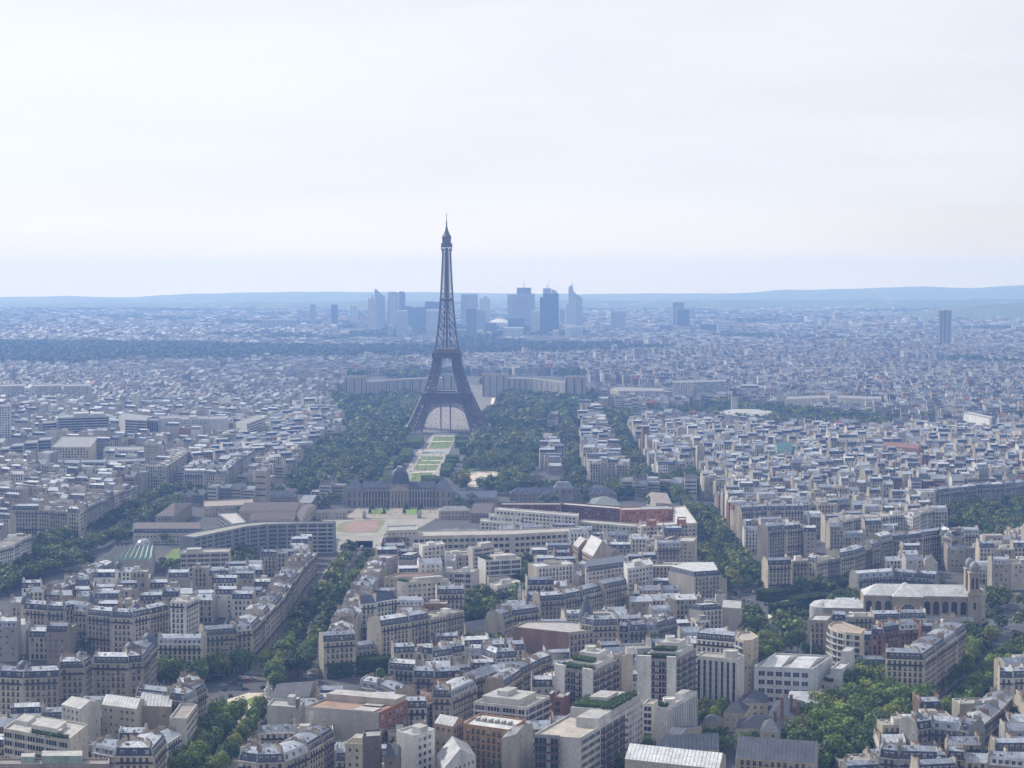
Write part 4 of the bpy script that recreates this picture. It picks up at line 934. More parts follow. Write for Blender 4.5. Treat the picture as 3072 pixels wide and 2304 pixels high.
sheet('path', PL('F', [(1110, 680), (1290, 680), (1290, 780), (1060, 780)]), .08, (.42, .37, .32))
for fr, pts, z in (('f', [(760, 735), (1650, 735), (1560, 640), (860, 640)], 0), ('f', [(560, 740), (1200, 738), (1060, 1000), (690, 930)], 0), ('f', [(1040, 420), (1560, 420), (1760, 0), (1500, 0), (1250, 150)], 0), ('J', [(600, 1420), (1500, 1420), (1420, 1010), (860, 1010)], 0), ('J', [(1430, 640), (1960, 640), (1900, 1060), (1560, 1060)], 0), ('F', [(1090, 680), (1290, 680), (1290, 780), (1060, 780)], 0)): mark(PL(fr, pts, z))
def hedge(label, fr, a, b, w_, h=8.0, c=(.085, .125, .028), size=1.5, group='trimmed hedges of the park'):
    A, B = G(fr, a[0], a[1], h), G(fr, b[0], b[1], h); d = (B-A).normalized(); n_ = Vector((-d.y, d.x))*w_; m = MB(); r = random.Random(hash_(label)+int(a[0])); pp = [A, B, B+n_, A+n_]
    leafbox(m, pp, 0, h, r, c, 9.0/(size*size)*.45, size); cc = (A+B+n_)/2; o = m.obj('hedge', None, (cc.x, cc.y, 0), (cc.x, cc.y, 0)); tag(o, label, 'hedge', group); mark([(p.x, p.y) for p in pp])
Q = [((1070, 412), (1165, 412), 60, 'left flank of the lawns, nearest the domed academy'), ((1190, 250), (1245, 250), 60, 'left flank of the lawns, second from the academy'), ((1230, 190), (1320, 190), 90, 'left flank of the lawns, third from the academy'), ((1330, 75), (1420, 75), 90, 'left flank of the lawns, farthest from the academy')]
for a, b, w_, t in Q: hedge('broad clipped green hedge on the '+t, 'f', a, b, w_, 9, (.10, .145, .03))
for i, (a, b, w_) in enumerate([((1100, 95), (1340, 75), 16), ((1090, 130), (1330, 125), 14), ((850, 180), (1090, 172), 12)]): hedge('long thin clipped hedge in the left park trees, %s from the tower' % ORD[i], 'f', a, b, w_, 9)
for i, (a, b, w_) in enumerate([((1720, 75), (2000, 78), 30), ((1720, 30), (1830, 30), 30), ((1930, 120), (2000, 120), 20), ((1760, 130), (1830, 130), 14), ((1960, 45), (2212, 50), 22), ((1640, 200), (1750, 200), 22), ((1630, 235), (1720, 235), 18), ((1600, 275), (1700, 275), 24), ((1590, 318), (1680, 318), 40), ((1520, 400), (1640, 395), 40)]): hedge('clipped green hedge right of the lawns, %s counted from the tower' % ORD[i], 'f', a, b, w_, 8, (.09, .14, .03))
def cone_bush(fr, x, y, i, h=6.5):
    p = G(fr, x, y); m = MB(); r = random.Random(i); 
    for k in range(260): t = r.random(); a = r.random()*6.28; rr = 2.3*(1-t)*r.uniform(.8, 1.05); leafquad(m, Vector((p.x+math.cos(a)*rr, p.y+math.sin(a)*rr, .4+t*h)), .9, r, (.03, .06, .022), Vector((math.cos(a), math.sin(a), .4)))
    m.beam((p.x, p.y, -.2), (p.x, p.y, h*.8), .25, iB, (.08, .07, .05)); tag(m.obj('clipped_yew', None, (p.x, p.y, 0), (p.x, p.y, 0)), 'dark clipped cone-shaped yew at a corner of the two forecourt lawns', 'shrub', 'clipped yews of the forecourt lawns')
for i, (x, y) in enumerate([(985, 695), (1105, 695), (1010, 660), (1135, 658), (1280, 693), (1405, 690), (1302, 658), (1428, 655)]): cone_bush('f', x, y, i)

# ------------------------------------------------------------------ curved colonnaded palace beyond the tower
def palace():
    C_ = (.40, .37, .32); Dy = 3420.0
    def pav(label, pts, h, fac):
        building('palace_pavilion', label, 'palace', pts, h, fac, C_, (.45, .42, .37), near=True, parapet=1.2)
    def px(fr, x, y, D): return Vector((GD(fr, x, y, D)[0], D))
    zt = GD('I', 1400, 775, Dy)[1]; zb = GD('I', 1400, 752, Dy)[1]; hw = GD('I', 1700, 783, Dy)[1]
    for nm, xs, D in (('left end pavilion of the colonnaded palace beyond the iron tower', (410, 545), Dy-130), ('pale block of the colonnaded palace seen between the tower legs', (1055, 1140), Dy), ('large right-hand block of the colonnaded palace beside the tower leg', (1320, 1485), Dy), ('right end pavilion of the colonnaded palace beyond the iron tower', (1872, 2008), Dy-130)):
        a, b = px('I', xs[0], 800, D), px('I', xs[1], 800, D); h = GD('I', 1400, 760 if D == Dy else 776, D)[1]; pav(nm, [a, b, b+Vector((0, 28)), a+Vector((0, 28))], h, ['colon', 'few', 'blank', 'few'])
    for nm, x0, x1 in (('left curved wing of the colonnaded palace with tall bays', 548, 1050), ('right curved wing of the colonnaded palace with tall bays', 1488, 1868)):
        n = 10; pts = []
        for i in range(n+1):
            t = i/n; e = (t if x0 > 1000 else 1-t); pts.append(px('I', x0+(x1-x0)*t, 800, Dy-130*e*e))
        back = [p+Vector((0, 16)) for p in pts][::-1]; building('palace_wing', nm, 'palace', pts+back, hw, ['colon']*n+['blank']*(n+2), C_, (.36, .36, .36), near=True, parapet=0)
palace()

# ------------------------------------------------------------------ curved office building, ministries and other large blocks
def curve_poly(front, back): return front+back
CONC = (.27, .28, .30)
hU = 25
building('office_slab', 'long curved grey concrete office building with gridded shaded floors', 'office', PL('e', [(1555, 893), (1680, 905), (1850, 870), (2010, 838), (2130, 812), (2300, 792), (2560, 785), (2876, 783)], hU)+PL('e', [(2902, 768), (2560, 768), (2270, 768), (2120, 780), (1990, 800), (1830, 832), (1640, 866)], hU), hU, ['blank', 'strip', 'strip', 'strip', 'strip', 'strip', 'balc']+['blank']*9, CONC, (.30, .29, .27), extras=())
building('office_slab', 'rear concrete wing of the curved offices running back to the left', 'office', PL('e', [(2010, 790), (2130, 775), (2040, 690), (1880, 695)], hU), hU, ['blank', 'blank', 'blank', 'strip'], CONC, (.45, .44, .42))
building('office_block', 'cream office block with long brown window bands below the curved offices', 'office', para(G('e', 1560, 1040, 19), G('e', 1975, 1030, 19), G('e', 1995, 1000, 19)), 19, ['strip', 'blank', 'blank', 'few'], (.58, .54, .49), (.38, .37, .36), extras=[('rooftop_cabin', .1, .4, .3, .8, 0, 2.5, (.5, .5, .48))])
def glassdome():
    p = G('e', 1245, 985); m = MB(); r_ = 8; m.lathe(p.x, p.y, [(r_*math.cos(a), r_*math.sin(a)*.95) for a in [i*math.pi/16 for i in range(9)]], iG, (.22, .25, .28), 18); m2 = MB()
    T = thing('glass_dome', 'translucent round dome hall behind the green-striped roof', 'dome', (p.x, p.y, 0)); m.obj('shell', T, None, (p.x, p.y, 0))
    for k in range(9): 
        for i in range(8): a0, a1 = i*math.pi/16, (i+1)*math.pi/16; t = k*math.pi/4.5; m2.beam((p.x+r_*1.01*math.cos(a0)*math.cos(t), p.y+r_*1.01*math.cos(a0)*math.sin(t), r_*.96*math.sin(a0)), (p.x+r_*1.01*math.cos(a1)*math.cos(t), p.y+r_*1.01*math.cos(a1)*math.sin(t), r_*.96*math.sin(a1)), .12, iM, (.5, .5, .5))
    m2.obj('rib', T, None, (p.x, p.y, 0)); mark([(p.x-13, p.y-13), (p.x+13, p.y-13), (p.x+13, p.y+13), (p.x-13, p.y+13)])
glassdome()
def striped_roof():
    z = 12; A, B, C, D_ = G('e', 890, 1090, z), G('e', 1330, 1090, z), G('e', 1340, 985, z), G('e', 985, 985, z); c = (A+B+C+D_)/4; o = (c.x, c.y, 0); T = thing('conference_hall', 'low hall roofed in slanting mint-green and brown stripes', 'hall', o); m = MB(); m.prism([(p.x, p.y) for p in (A, B, C, D_)], -.5, z, iW, (.42, .40, .37), notop=True); m.obj('wall', T, None, o); m = MB(); n = 10
    for i in range(n):
        a0, a1 = A.lerp(B, i/n), A.lerp(B, (i+1)/n); d0, d1 = D_.lerp(C, i/n), D_.lerp(C, (i+1)/n); am, dm = a0.lerp(a1, .5), d0.lerp(d1, .5); q = lambda p, e: (p.x, p.y, z+e)
        m.face([q(a0, 0), q(am, 2.6), q(dm, 2.6), q(d0, 0)], iR, (.28, .50, .44)); m.face([q(am, 2.6), q(a1, 0), q(d1, 0), q(dm, 2.6)], iR, (.20, .16, .15)); m.face([q(a0, 0), q(a1, 0), q(am, 2.6)], iR, (.25, .5, .43))
    m.obj('roof', T, None, o); mark([(p.x, p.y) for p in (A, B, C, D_)])
striped_roof()
sheet('lawn', PL('e', [(1400, 1090), (1555, 1120), (1555, 990), (1500, 1000)]), .1, (.11, .155, .045)); mark(PL('e', [(1390, 1140), (1560, 1140), (1560, 980), (1360, 980)]))
PALE = (.56, .52, .45)
hM = 25
cv = [(1078, 955), (1085, 925), (1110, 903), (1170, 893), (1250, 893), (1340, 898)]
building('ministry_block', 'long cream ministry block with a rounded end beside the avenue', 'ministry', PL('f', cv+[(2212, 880), (2800, 848)], hM)+PL('f', [(2800, 815), (2212, 838), (1340, 850), (1180, 850), (1100, 880)], hM), hM, ['grid']*5+['office', 'office']+['blank']*6, PALE, (.40, .38, .35), cap=100)
building('ministry_block', 'set-back upper storey on the rounded end of the cream ministry', 'ministry', PL('f', [(1125, 850), (1390, 840), (1390, 800), (1130, 808)], hM+5), hM+5, ['punch', 'punch', 'blank', 'blank'], PALE, (.33, .34, .34), base=hM+.02)
STW = (.66, .64, .60)
for i, (p0, p1, p2, h, lab) in enumerate([((1935, 765), (2795, 815), (2795, 790), 20, 'lowest terrace'), ((2010, 715), (2788, 765), (2788, 745), 24, 'middle terrace'), ((2060, 665), (2780, 722), (2790, 700), 29, 'top terrace')]):
    building('terraced_offices', '%s of the stepped white office building with square windows' % lab, 'office', para(G('f', p0[0], p0[1], h), G('f', p1[0], p1[1], h), G('f', p2[0], p2[1], h)), h, ['grid', 'few', 'blank', 'few'], STW, (.42, .42, .41))
building('ministry_block', 'long cream office wing with small windows running to the orange brick block', 'ministry', para(G('g', 575, 772, 23), G('g', 1070, 812, 23), G('g', 1100, 790, 23)), 23, ['grid', 'few', 'blank', 'few'], (.54, .51, .43), (.42, .42, .40))
building('ministry_block', 'cream office block with paired windows at the corner of the right avenue', 'ministry', PL('g', [(1070, 800), (1115, 812), (1600, 782), (1490, 630), (1400, 640), (1395, 770), (1130, 785)], 24), 24, ['grid', 'grid', 'blank', 'blank', 'blank', 'blank', 'blank'], (.58, .54, .47), (.55, .55, .56))
BR = (.21, .115, .09); OB = (.46, .19, .10)
building('brick_offices', 'dark red brick office wall behind the stepped white offices', 'office', para(G('g', -100, 622, 27), G('g', 420, 622, 27), G('g', 420, 605, 27)), 27, ['punch', 'few', 'blank', 'few'], BR, (.45, .45, .45))
building('brick_offices', 'dark red brick office range left of the orange brick block', 'office', para(G('g', 425, 620, 26), G('g', 940, 660, 26), G('g', 955, 640, 26)), 26, ['punch', 'few', 'blank', 'few'], BR, (.5, .5, .5))
building('brick_offices', 'orange brick courtyard block with a grey glazed roof', 'office', para(G('g', 937, 670, 27), G('g', 1390, 660, 27), G('g', 1380, 635, 27)), 27, ['punch', 'few', 'blank', 'few'], OB, (.42, .42, .42), extras=[('skylight', .4, .92, .15, .8, .1, 2, (.38, .42, .46))])
for lab, pts in (('small orange brick roof house on the left of the corner offices', [(1160, 760), (1235, 762), (1250, 745)]), ('small orange brick roof house on the right of the corner offices', [(1425, 755), (1500, 755), (1505, 730)])): building('roof_house', lab, 'roof house', para(*[G('g', x, y, 28.5) for x, y in pts]), 28.5, ['punch', 'few', 'blank', 'few'], OB, (.45, .42, .40), base=24.0)
building('zigzag_hall', 'hall with a brown zigzag roof beside the right avenue', 'hall', para(G('g', 1240, 600, 12), G('g', 1380, 610, 12), G('g', 1300, 545, 12)), 12, ['few', 'few', 'blank', 'few'], (.45, .42, .38), (.30, .25, .23), roof='gable', rh=7)
# ------------------------------------------------------------------ near bespoke buildings (roof corners traced left front, right front, right back)
def B3(name, cat, label, fr, pts, h, fac, **k):
    P_ = [G(fr, x, y, h) for x, y in pts] if pts else SLW
    return building(name, label, cat, para(*P_) if len(P_) == 3 else P_, h, fac, **k)
WH = (.66, .645, .61); WH2 = (.72, .71, .69); TAN = (.40, .35, .29); GRN = (.05, .09, .025)
CAB = ('rooftop_cabin', .3, .6, .3, .7, 0, 3, (.6, .6, .58))
# bottom left
_a, _b, _c = [G('c', x, y, 29) for x, y in ((185, 1385), (590, 1415), (1135, 1085))]; SLW = [_a, _b, _b.lerp(_c, .3), _b.lerp(_c, .7), _c, _a+_c-_b]; SLB = None
B3('apartment_block', 'apartment block', 'cream terraced apartment block with planted balconies at the lower left corner', 'a', [(30, 1330), (590, 1430), (760, 1295)], 27, ['strip', 'few', 'blank', 'few'], wc=(.60, .56, .48), rc=(.42, .41, .39),
   extras=[('rooftop_cabin', .35, .75, .25, .75, 0, 2.6, (.66, .64, .6)), ('rooftop_cabin', .05, .25, .4, .8, 0, 2.2, (.6, .58, .55)), ('roof_garden', .42, .98, .0, .1, .2, 2.0, GRN), ('rooftop_cabin', .8, .85, .1, .25, 0, 3.2, TAN)])
B3('office_block', 'office', 'flat-roofed office with pale green roof cabins at the lower left edge', 'a', [(-120, 1640), (945, 1640), (945, 1590)], 30, ['strip', 'few', 'blank', 'few'], wc=(.40, .34, .30), rc=(.28, .26, .25),
   extras=[('rooftop_cabin', .45, .78, .1, 1.0, 0, 4, (.36, .46, .41)), ('rooftop_cabin', .28, .39, .35, 1.0, 0, 3, (.36, .46, .41))])
building('apartment_block', 'white apartment house with a tall blank wall behind the terraced block', 'apartment block', para(G('a', 530, 1110, 27), G('a', 690, 1150, 27), G('a', 870, 1090, 27)), 27, ['punch', 'few', 'blank', 'blank'], (.60, .57, .52), (.45, .45, .46), roof='gable', rh=2.5)
building('apartment_block', 'cream courtyard house with stacked bay windows behind the blank white wall', 'apartment block', para(G('a', 880, 1110, 25), G('a', 1180, 1150, 25), G('a', 1245, 1060, 25)), 25, ['punch', 'few', 'blank', 'blank'], (.52, .48, .40), (.48, .49, .51), roof='gable', rh=2.5)
building('apartment_block', 'brown-walled house with a wide blank gable facing the courtyard', 'apartment block', para(G('a', 1200, 1120, 23), G('a', 1480, 1130, 23), G('a', 1520, 1000, 23)), 23, ['few', 'blank', 'blank', 'blank'], (.38, .32, .26), (.42, .43, .45), roof='gable', rh=3)
building('apartment_block', 'narrow white house with a dark brick wall above beside the lower avenue', 'apartment block', para(G('a', 1465, 1240, 24), G('a', 1610, 1245, 24), G('a', 1700, 1120, 24)), 24, ['blank', 'strip', 'blank', 'blank'], (.60, .58, .55), (.30, .27, .25))
# centre bottom
building('theatre_hall', 'hall with a steep dark grey sheet roof beside the round plaza', 'hall', para(G('b', 135, 1060, 15), G('b', 460, 1035, 15), G('b', 530, 905, 15)), 15, ['few', 'punch', 'blank', 'few'], (.36, .34, .30), (.11, .115, .13), roof='gable', rh=3.5)
B3('office_block', 'office', 'grey flat-roofed house with a tall dark duct below the sheet-roofed hall', 'b', [(95, 1130), (370, 1150), (420, 1090)], 19, ['few', 'punch', 'blank', 'few'], wc=(.46, .45, .43), rc=(.36, .36, .36), extras=[('rooftop_cabin', .55, .75, .5, .9, 0, 4, (.5, .5, .5)), ('rooftop_cabin', .9, .98, .0, .3, 0, 5, (.2, .22, .25))])
B3('brick_block', 'office', 'brick-fronted block with a huge blank grey side wall', 'b', [(425, 1140), (1060, 1195), (1315, 1085)], 25, ['blank', 'grid', 'blank', 'blank'], wc=(.45, .43, .41), rc=(.34, .23, .17), wallcols=[(.47, .45, .43), (.34, .15, .09), (.4, .38, .35), (.45, .42, .4)],
   extras=[('rooftop_cabin', .02, .98, .62, .98, 0, 3.4, (.52, .47, .40)), ('solar_panel', .62, .9, .08, .35, .3, .6, (.12, .13, .15)), ('solar_panel', .6, .85, .45, .6, .3, .6, (.12, .13, .15))])
B3('stair_tower', 'building', 'white stair tower with two tall dark slits against the grey wall', 'b', [(455, 1180), (605, 1185), (625, 1165)], 23, ['blank', 'blank', 'blank', 'blank'], wc=(.62, .60, .58), rc=(.4, .4, .4))
B3('apartment_block', 'apartment block', 'white seven-storey apartment tower with a blank left wall at the bottom centre', 'b', [(1215, 1350), (1370, 1395), (1545, 1335)], 28, ['blank', 'grid', 'blank', 'blank'], wc=WH2, rc=(.42, .43, .44), extras=[('rooftop_cabin', .5, .95, .3, .7, 0, 3.2, (.55, .55, .56))])
B3('apartment_block', 'apartment block', 'tall narrow cream house with roof terraces at the bottom centre', 'b', [(770, 1460), (915, 1470), (975, 1420)], 27, ['punch', 'blank', 'blank', 'few'], wc=(.56, .50, .38), rc=(.4, .38, .35), extras=[('rooftop_cabin', .3, .95, .2, .9, 0, 3, (.58, .53, .42))])
B3('apartment_block', 'apartment block', 'dark grey-brown narrow tower beside the cream terraced house', 'b', [(920, 1405), (1075, 1395), (1085, 1335)], 30, ['few', 'few', 'blank', 'blank'], wc=(.20, .17, .15), rc=(.34, .33, .33))
building('apartment_block', 'narrow house with a steep dark slate roof and brown gable at the bottom', 'apartment block', para(G('b', 1110, 1570, 22), G('b', 1215, 1575, 22), G('b', 1255, 1490, 22)), 22, ['punch', 'few', 'blank', 'few'], (.26, .21, .18), (.07, .075, .09), roof='gable', rh=4)
building('chapel', 'small white chapel-like house with a gabled front at the bottom edge', 'chapel', para(G('b', 1900, 1555, 18), G('b', 1830, 1445, 18), G('b', 1560, 1545, 18)), 18, ['few', 'few', 'blank', 'punch'], (.62, .62, .61), (.46, .47, .49), roof='gable', rh=6)
B3('brick_apartment_block', 'apartment block', 'long orange brick apartment block with a pale zinc roof and chimneys', 'b', [(1790, 1290), (2190, 1345), (2330, 1250)], 25, ['haus', 'few', 'blank', 'few'], wc=(.44, .27, .15), rc=(.55, .56, .58), extras=[('chimney_stack', .1+.14*i, .16+.14*i, .45, .6, 0, 1.6, (.4, .36, .32)) for i in range(6)])
building('brick_apartment_block', 'left wing of the orange brick courtyard with a zinc roof', 'apartment block', para(G('b', 1540, 1270, 25), G('b', 1700, 1300, 25), G('b', 1800, 1250, 25)), 25, ['punch', 'haus', 'blank', 'blank'], (.42, .33, .24), (.46, .47, .49), roof='gable', rh=3)
building('apartment_block', 'grey ivy-covered gable house in front of the brick court', 'apartment block', para(G('b', 2125, 1400, 24), G('c', 30, 1370, 24), G('c', 180, 1270, 24)), 24, ['blank', 'few', 'blank', 'blank'], (.40, .38, .36), (.5, .5, .52), roof='gable', rh=2)
B3('terrace_block', 'apartment block', 'white modern block with long planted balcony bands left of the brick chimneys', 'b', [(1885, 1100), (2330, 1150), (2540, 1050)], 24, ['balc', 'balc', 'blank', 'few'], wc=WH, rc=(.42, .40, .36), extras=[('rooftop_cabin', .08, .8, .15, .85, 0, 3.2, (.6, .58, .54)), ('rooftop_cabin', .3, .5, .3, .7, 3.2, 5.5, (.62, .6, .57))])
B3('brick_stair_house', 'building', 'narrow red-brown brick house between tall brick piers', 'c', [(345, 1060), (450, 1065), (500, 1010)], 22, ['grid', 'few', 'blank', 'blank'], wc=(.30, .17, .13), rc=(.36, .35, .34), extras=[('brick_pier', -.25, .0, 0, .5, -20, 2.5, (.27, .14, .11)), ('brick_pier', 1.0, 1.3, 0, .5, -20, 2.0, (.27, .14, .11))])
B3('office_block', 'office', 'low white flat-roofed building with a round roof drum', 'c', [(170, 935), (430, 965), (455, 930)], 17, ['strip', 'few', 'blank', 'few'], wc=WH2, rc=(.42, .33, .27), extras=[('rooftop_drum', .35, .9, .2, 1.2, 0, 5, WH2)])
B3('office_slab', 'office', 'large pale office slab with ribbon windows and a flat tan roof, bottom centre', 'c', SLB, 29, ['blank', 'strip', 'balcd', 'grid', 'blank', 'blank'], exq=[SLW[0], SLW[1], SLW[4], SLW[5]], wc=(.60, .585, .56), rc=(.46, .42, .36),
   extras=[('rooftop_cabin', .5, .98, .28, .5, 0, 4.5, (.62, .6, .58)), ('rooftop_cabin', .05, .95, .5, .98, 0, 4.6, (.52, .51, .49)), ('roof_garden', .05, .9, .52, .75, 4.6, 6.4, GRN), ('rooftop_cabin', .3, .7, .62, .8, 4.6, 8, (.58, .57, .55)), ('roof_garden', .72, .98, .5, .92, 4.6, 6.2, GRN)])
B3('office_wing', 'office', 'dark glazed stair front of the large pale office slab', 'c', [(185, 1382), (412, 1398), (416, 1392)], 29.9, ['balcd', 'blank', 'blank', 'blank'], wc=(.30, .31, .32), rc=(.4, .4, .38))
for lab, pts, h in (('white apartment tower with dark brown balconies and roof gardens, right of two', [(1085, 722), (1420, 735), (1590, 645)], 41), ('white apartment tower with dark brown balconies and roof gardens, left of two', [(380, 795), (700, 845), (905, 745)], 34)):
    B3('apartment_tower', 'apartment tower', lab, 'c', pts, h, ['balcd', 'balcd', 'blank', 'blank'], wc=WH2, wallcols=[(.30, .27, .26)]*2+[WH2]*2, rc=(.46, .44, .41), extras=[('roof_garden', .1, .9, .02, .2, 0, 2.4, GRN), ('rooftop_cabin', .2, .95, .22, .95, 0, 3.4, (.64, .63, .61)), ('roof_garden', .25, .8, .25, .45, 3.4, 5, GRN), ('rooftop_cabin', .3, .8, .5, .9, 3.4, 6.6, (.66, .65, .63)), ('rooftop_drum', .35, .6, .55, .85, 6.6, 9, WH2)])
    P_ = [G('c', x, y, h) for x, y in pts]; A, B, C = P_; d = (B-A).normalized(); n_ = Vector((-d.y, d.x)); k = (B-A).length
    for a, b, e in ((0, .36 if 'right' in lab else .28, 1.6), (.76, 1.0, 1.8)): q = [A+d*(k*a)-n_*e, A+d*(k*b)-n_*e, A+d*(k*b)-n_*.05, A+d*(k*a)-n_*.05]; building('wall_pier', 'blank white %s wall pier on the front of the %s balconied tower' % ('left' if a == 0 else 'right', 'right' if 'right' in lab else 'left'), 'wall pier', q, h+2.4, ['blank']*4, WH2, (.6, .6, .58), parapet=0)
B3('stair_tower', 'apartment tower', 'tan narrow tower with one window column between the balconied towers', 'c', [(888, 690), (950, 700), (1045, 675)], 37, ['punch', 'blank', 'blank', 'blank'], wc=(.52, .46, .39), rc=(.42, .36, .3), extras=[('rooftop_drum', .3, 1.2, .4, 1.3, 0, 4, WH2)])
B3('office_block', 'office', 'office block with vertical white fins between dark blue windows', 'c', [(1592, 700), (1945, 735), (2008, 697)], 31, ['vert', 'blank', 'blank', 'blank'], wc=(.64, .62, .60), rc=(.38, .35, .31), extras=[('rooftop_drum', .55, .9, .25, 1.0, 0, 4, (.6, .58, .55))])
B3('office_block', 'office', 'white-finned office wing stretching back behind the garden, with a white roof drum', 'c', [(1250, 1145), (1335, 1155), (1600, 1010)], 26, ['blank', 'vert', 'blank', 'blank'], wc=WH2, rc=(.44, .41, .37), extras=[('rooftop_drum', .0, 1.2, .1, .3, 0, 4, WH2), ('rooftop_cabin', .1, .9, .55, .8, 0, 3, WH2), ('roof_garden', .1, .9, .02, .1, 0, 2.5, GRN)])
B3('apartment_block', 'apartment block', 'pale balconied block squeezed between the long slab and the finned wing', 'c', [(1130, 1115), (1215, 1120), (1260, 1080)], 24, ['balc', 'blank', 'blank', 'blank'], wc=WH, rc=(.45, .36, .3))
B3('apartment_tower', 'apartment tower', 'beige ten-storey tower with stacked corner balconies beside the right avenue', 'c', [(1930, 545), (2000, 570), (2070, 565), (2130, 535), (2060, 490), (1960, 500)], 36, ['balc', 'few', 'punch', 'blank', 'blank', 'blank'], wc=(.54, .47, .37), rc=(.4, .37, .33))
building('red_tile_house', 'low house with a bright red tiled roof behind the balconied tower', 'house', para(G('c', 915, 572, 12), G('c', 1100, 578, 12), G('c', 1100, 520, 12)), 12, ['punch', 'few', 'blank', 'few'], (.58, .54, .46), (.42, .10, .045), roof='gable', rh=4)
building('zinc_hall', 'long hall with a bright ribbed zinc roof at the bottom right of centre', 'hall', para(G('c', 975, 1580, 20), G('c', 1790, 1668, 20), G('c', 1850, 1545, 20)), 20, ['few', 'few', 'blank', 'few'], (.50, .45, .36), (.62, .64, .67), roof='gable', rh=4)
building('convent_wing', 'long slate-roofed wing with a row of dormers at the bottom right', 'convent', para(G('c', 1930, 1570, 17), G('d', 420, 1620, 17), G('d', 440, 1500, 17)), 17, ['haus', 'few', 'blank', 'few'], (.48, .42, .33), (.09, .10, .135), roof='gable', rh=7)
building('convent_wing', 'slate-roofed wing behind the bright ribbed zinc hall', 'convent', para(G('c', 1330, 1520, 18), G('c', 1790, 1500, 18), G('c', 1780, 1430, 18)), 18, ['few', 'few', 'blank', 'few'], (.46, .42, .35), (.11, .125, .16), roof='gable', rh=6)
building('convent_wing', 'grey slate roof slanting back between the zinc hall and finned offices', 'convent', para(G('c', 1240, 1470, 15), G('c', 1370, 1480, 15), G('c', 1640, 1300, 15)), 15, ['few', 'few', 'blank', 'few'], (.44, .40, .34), (.13, .145, .18), roof='gable', rh=4)
for lab, fr, pts, h, rh, c in (('hip-roofed slate villa among trees, nearest the finned office', 'c', [(1825, 1180), (2010, 1190), (2060, 1130)], 10, 5, (.05, .06, .085)), ('grey hip-roofed villa behind the slate villa', 'c', [(1990, 1100), (2212, 1100), (2212, 1030)], 11, 5, (.07, .08, .11)), ('small pale cottage in the garden beneath the slate villas', 'c', [(1650, 1260), (1800, 1270), (1820, 1220)], 6, 3, (.12, .12, .14)), ('wide dark slate villa with white skylights right of the cottage', 'c', [(1925, 1320), (2330, 1320), (2360, 1240)], 11, 5, (.045, .05, .07)), ('slate-roofed villa with tall brick chimneys left of the gardens', 'd', [(0, 1200), (300, 1215), (350, 1090)], 12, 5.5, (.055, .06, .085)), ('white zinc-roofed villa beside the garden trees, behind the chimneys', 'd', [(170, 1090), (460, 1100), (465, 1000)], 13, 3, (.38, .40, .44)), ('dark mansard villa at the left edge of the garden trees', 'd', [(-70, 1340), (100, 1350), (130, 1260)], 14, 4, (.09, .1, .12))):
    building('villa', lab, 'villa', para(*[G(fr, x, y, h) for x, y in pts]), h, ['punch', 'punch', 'blank', 'few'], (.50, .46, .39), c, roof='hip', rh=rh)
for i in range(5):
    x, y = [(120, 1080), (200, 1060), (300, 1230), (60, 1200), (260, 1120)][i]; p = G('d', x, y, 20); m = MB(); m.box((p.x-.8, p.y-.5, 6), (p.x+.8, p.y+.5, 22), iW, (.24, .14, .11)); 
    tag(m.obj('chimney_stack', None, (p.x, p.y, 0), (p.x, p.y, 0)), 'tall red-brown brick chimney rising from the villas left of the gardens', 'chimney', 'brick chimneys of the villas')
# right bottom
B3('workshop_block', 'workshop', 'white industrial building with big grid windows and two glazed roof monitors', 'd', [(-120, 790), (385, 815), (560, 700)], 24, ['office', 'few', 'blank', 'few'], wc=(.60, .62, .65), rc=(.36, .31, .26), extras=[('skylight', .08, .42, .1, .95, .1, 2.8, (.55, .57, .6)), ('skylight', .55, .9, .1, .95, .1, 2.8, (.55, .57, .6)), ('flagpole', .62, .625, .97, .985, 0, 14, (.7, .7, .7))])
B3('office_block', 'office', 'low cream annex with dark bays beside the white industrial building', 'd', [(395, 905), (560, 930), (620, 890)], 15, ['punch', 'punch', 'blank', 'blank'], wc=(.54, .51, .44), rc=(.38, .36, .34), extras=[('rooftop_cabin', .5, .85, .4, .8, 0, 2.5, (.7, .7, .7)), ('roof_garden', .5, .98, .0, .25, 0, 2, GRN)])
B3('office_block', 'office', 'white flat-roofed wing with a small arched attic behind the annex', 'd', [(540, 810), (640, 815), (752, 725)], 21, ['blank', 'punch', 'blank', 'blank'], wc=(.60, .61, .62), rc=(.5, .51, .53), extras=[('rooftop_cabin', .2, .95, .6, 1.0, 0, 7, (.58, .6, .62))])
hR = 30
arc = [(492+170*(1-math.cos(t))*1.0, 470+38*math.sin(t)*1.0+20*t/1.57) for t in [i*math.pi/2/6 for i in range(7)]]
B3('terrace_block', 'apartment block', 'curved cream apartment block with stacked round terraces and red-trimmed roof', 'd', [(520, 440), (545, 462), (600, 482), (670, 497), (740, 505), (800, 510), (832, 470), (640, 405), (560, 410)], hR, ['balc']*5+['few', 'blank', 'blank', 'blank'], wc=(.62, .56, .45), rc=(.38, .30, .25), extras=())
building('apartment_block', 'narrow house with a wide tan blank gable beside the avenue trees', 'apartment block', para(G('d', 345, 390, 22), G('d', 400, 340, 22), G('d', 560, 345, 22))[::1], 22, ['few', 'blank', 'blank', 'haus'], (.42, .35, .27), (.44, .45, .48), roof='flat')
# big corner house
row('wide corner block facing the garden trees and the right boulevard', [G('d', 1020, 715, 27), G('d', 1350, 728, 27), G('d', 1710, 475, 27)], 27, 15, (17, 24), roof='mansard', wall='cream', var=.6)
row('slate-roofed terrace behind the curved apartment block', PL('d', [(770, 775), (1010, 780)], 13), 13, 11, (12, 16), roof='mansard', var=.3)

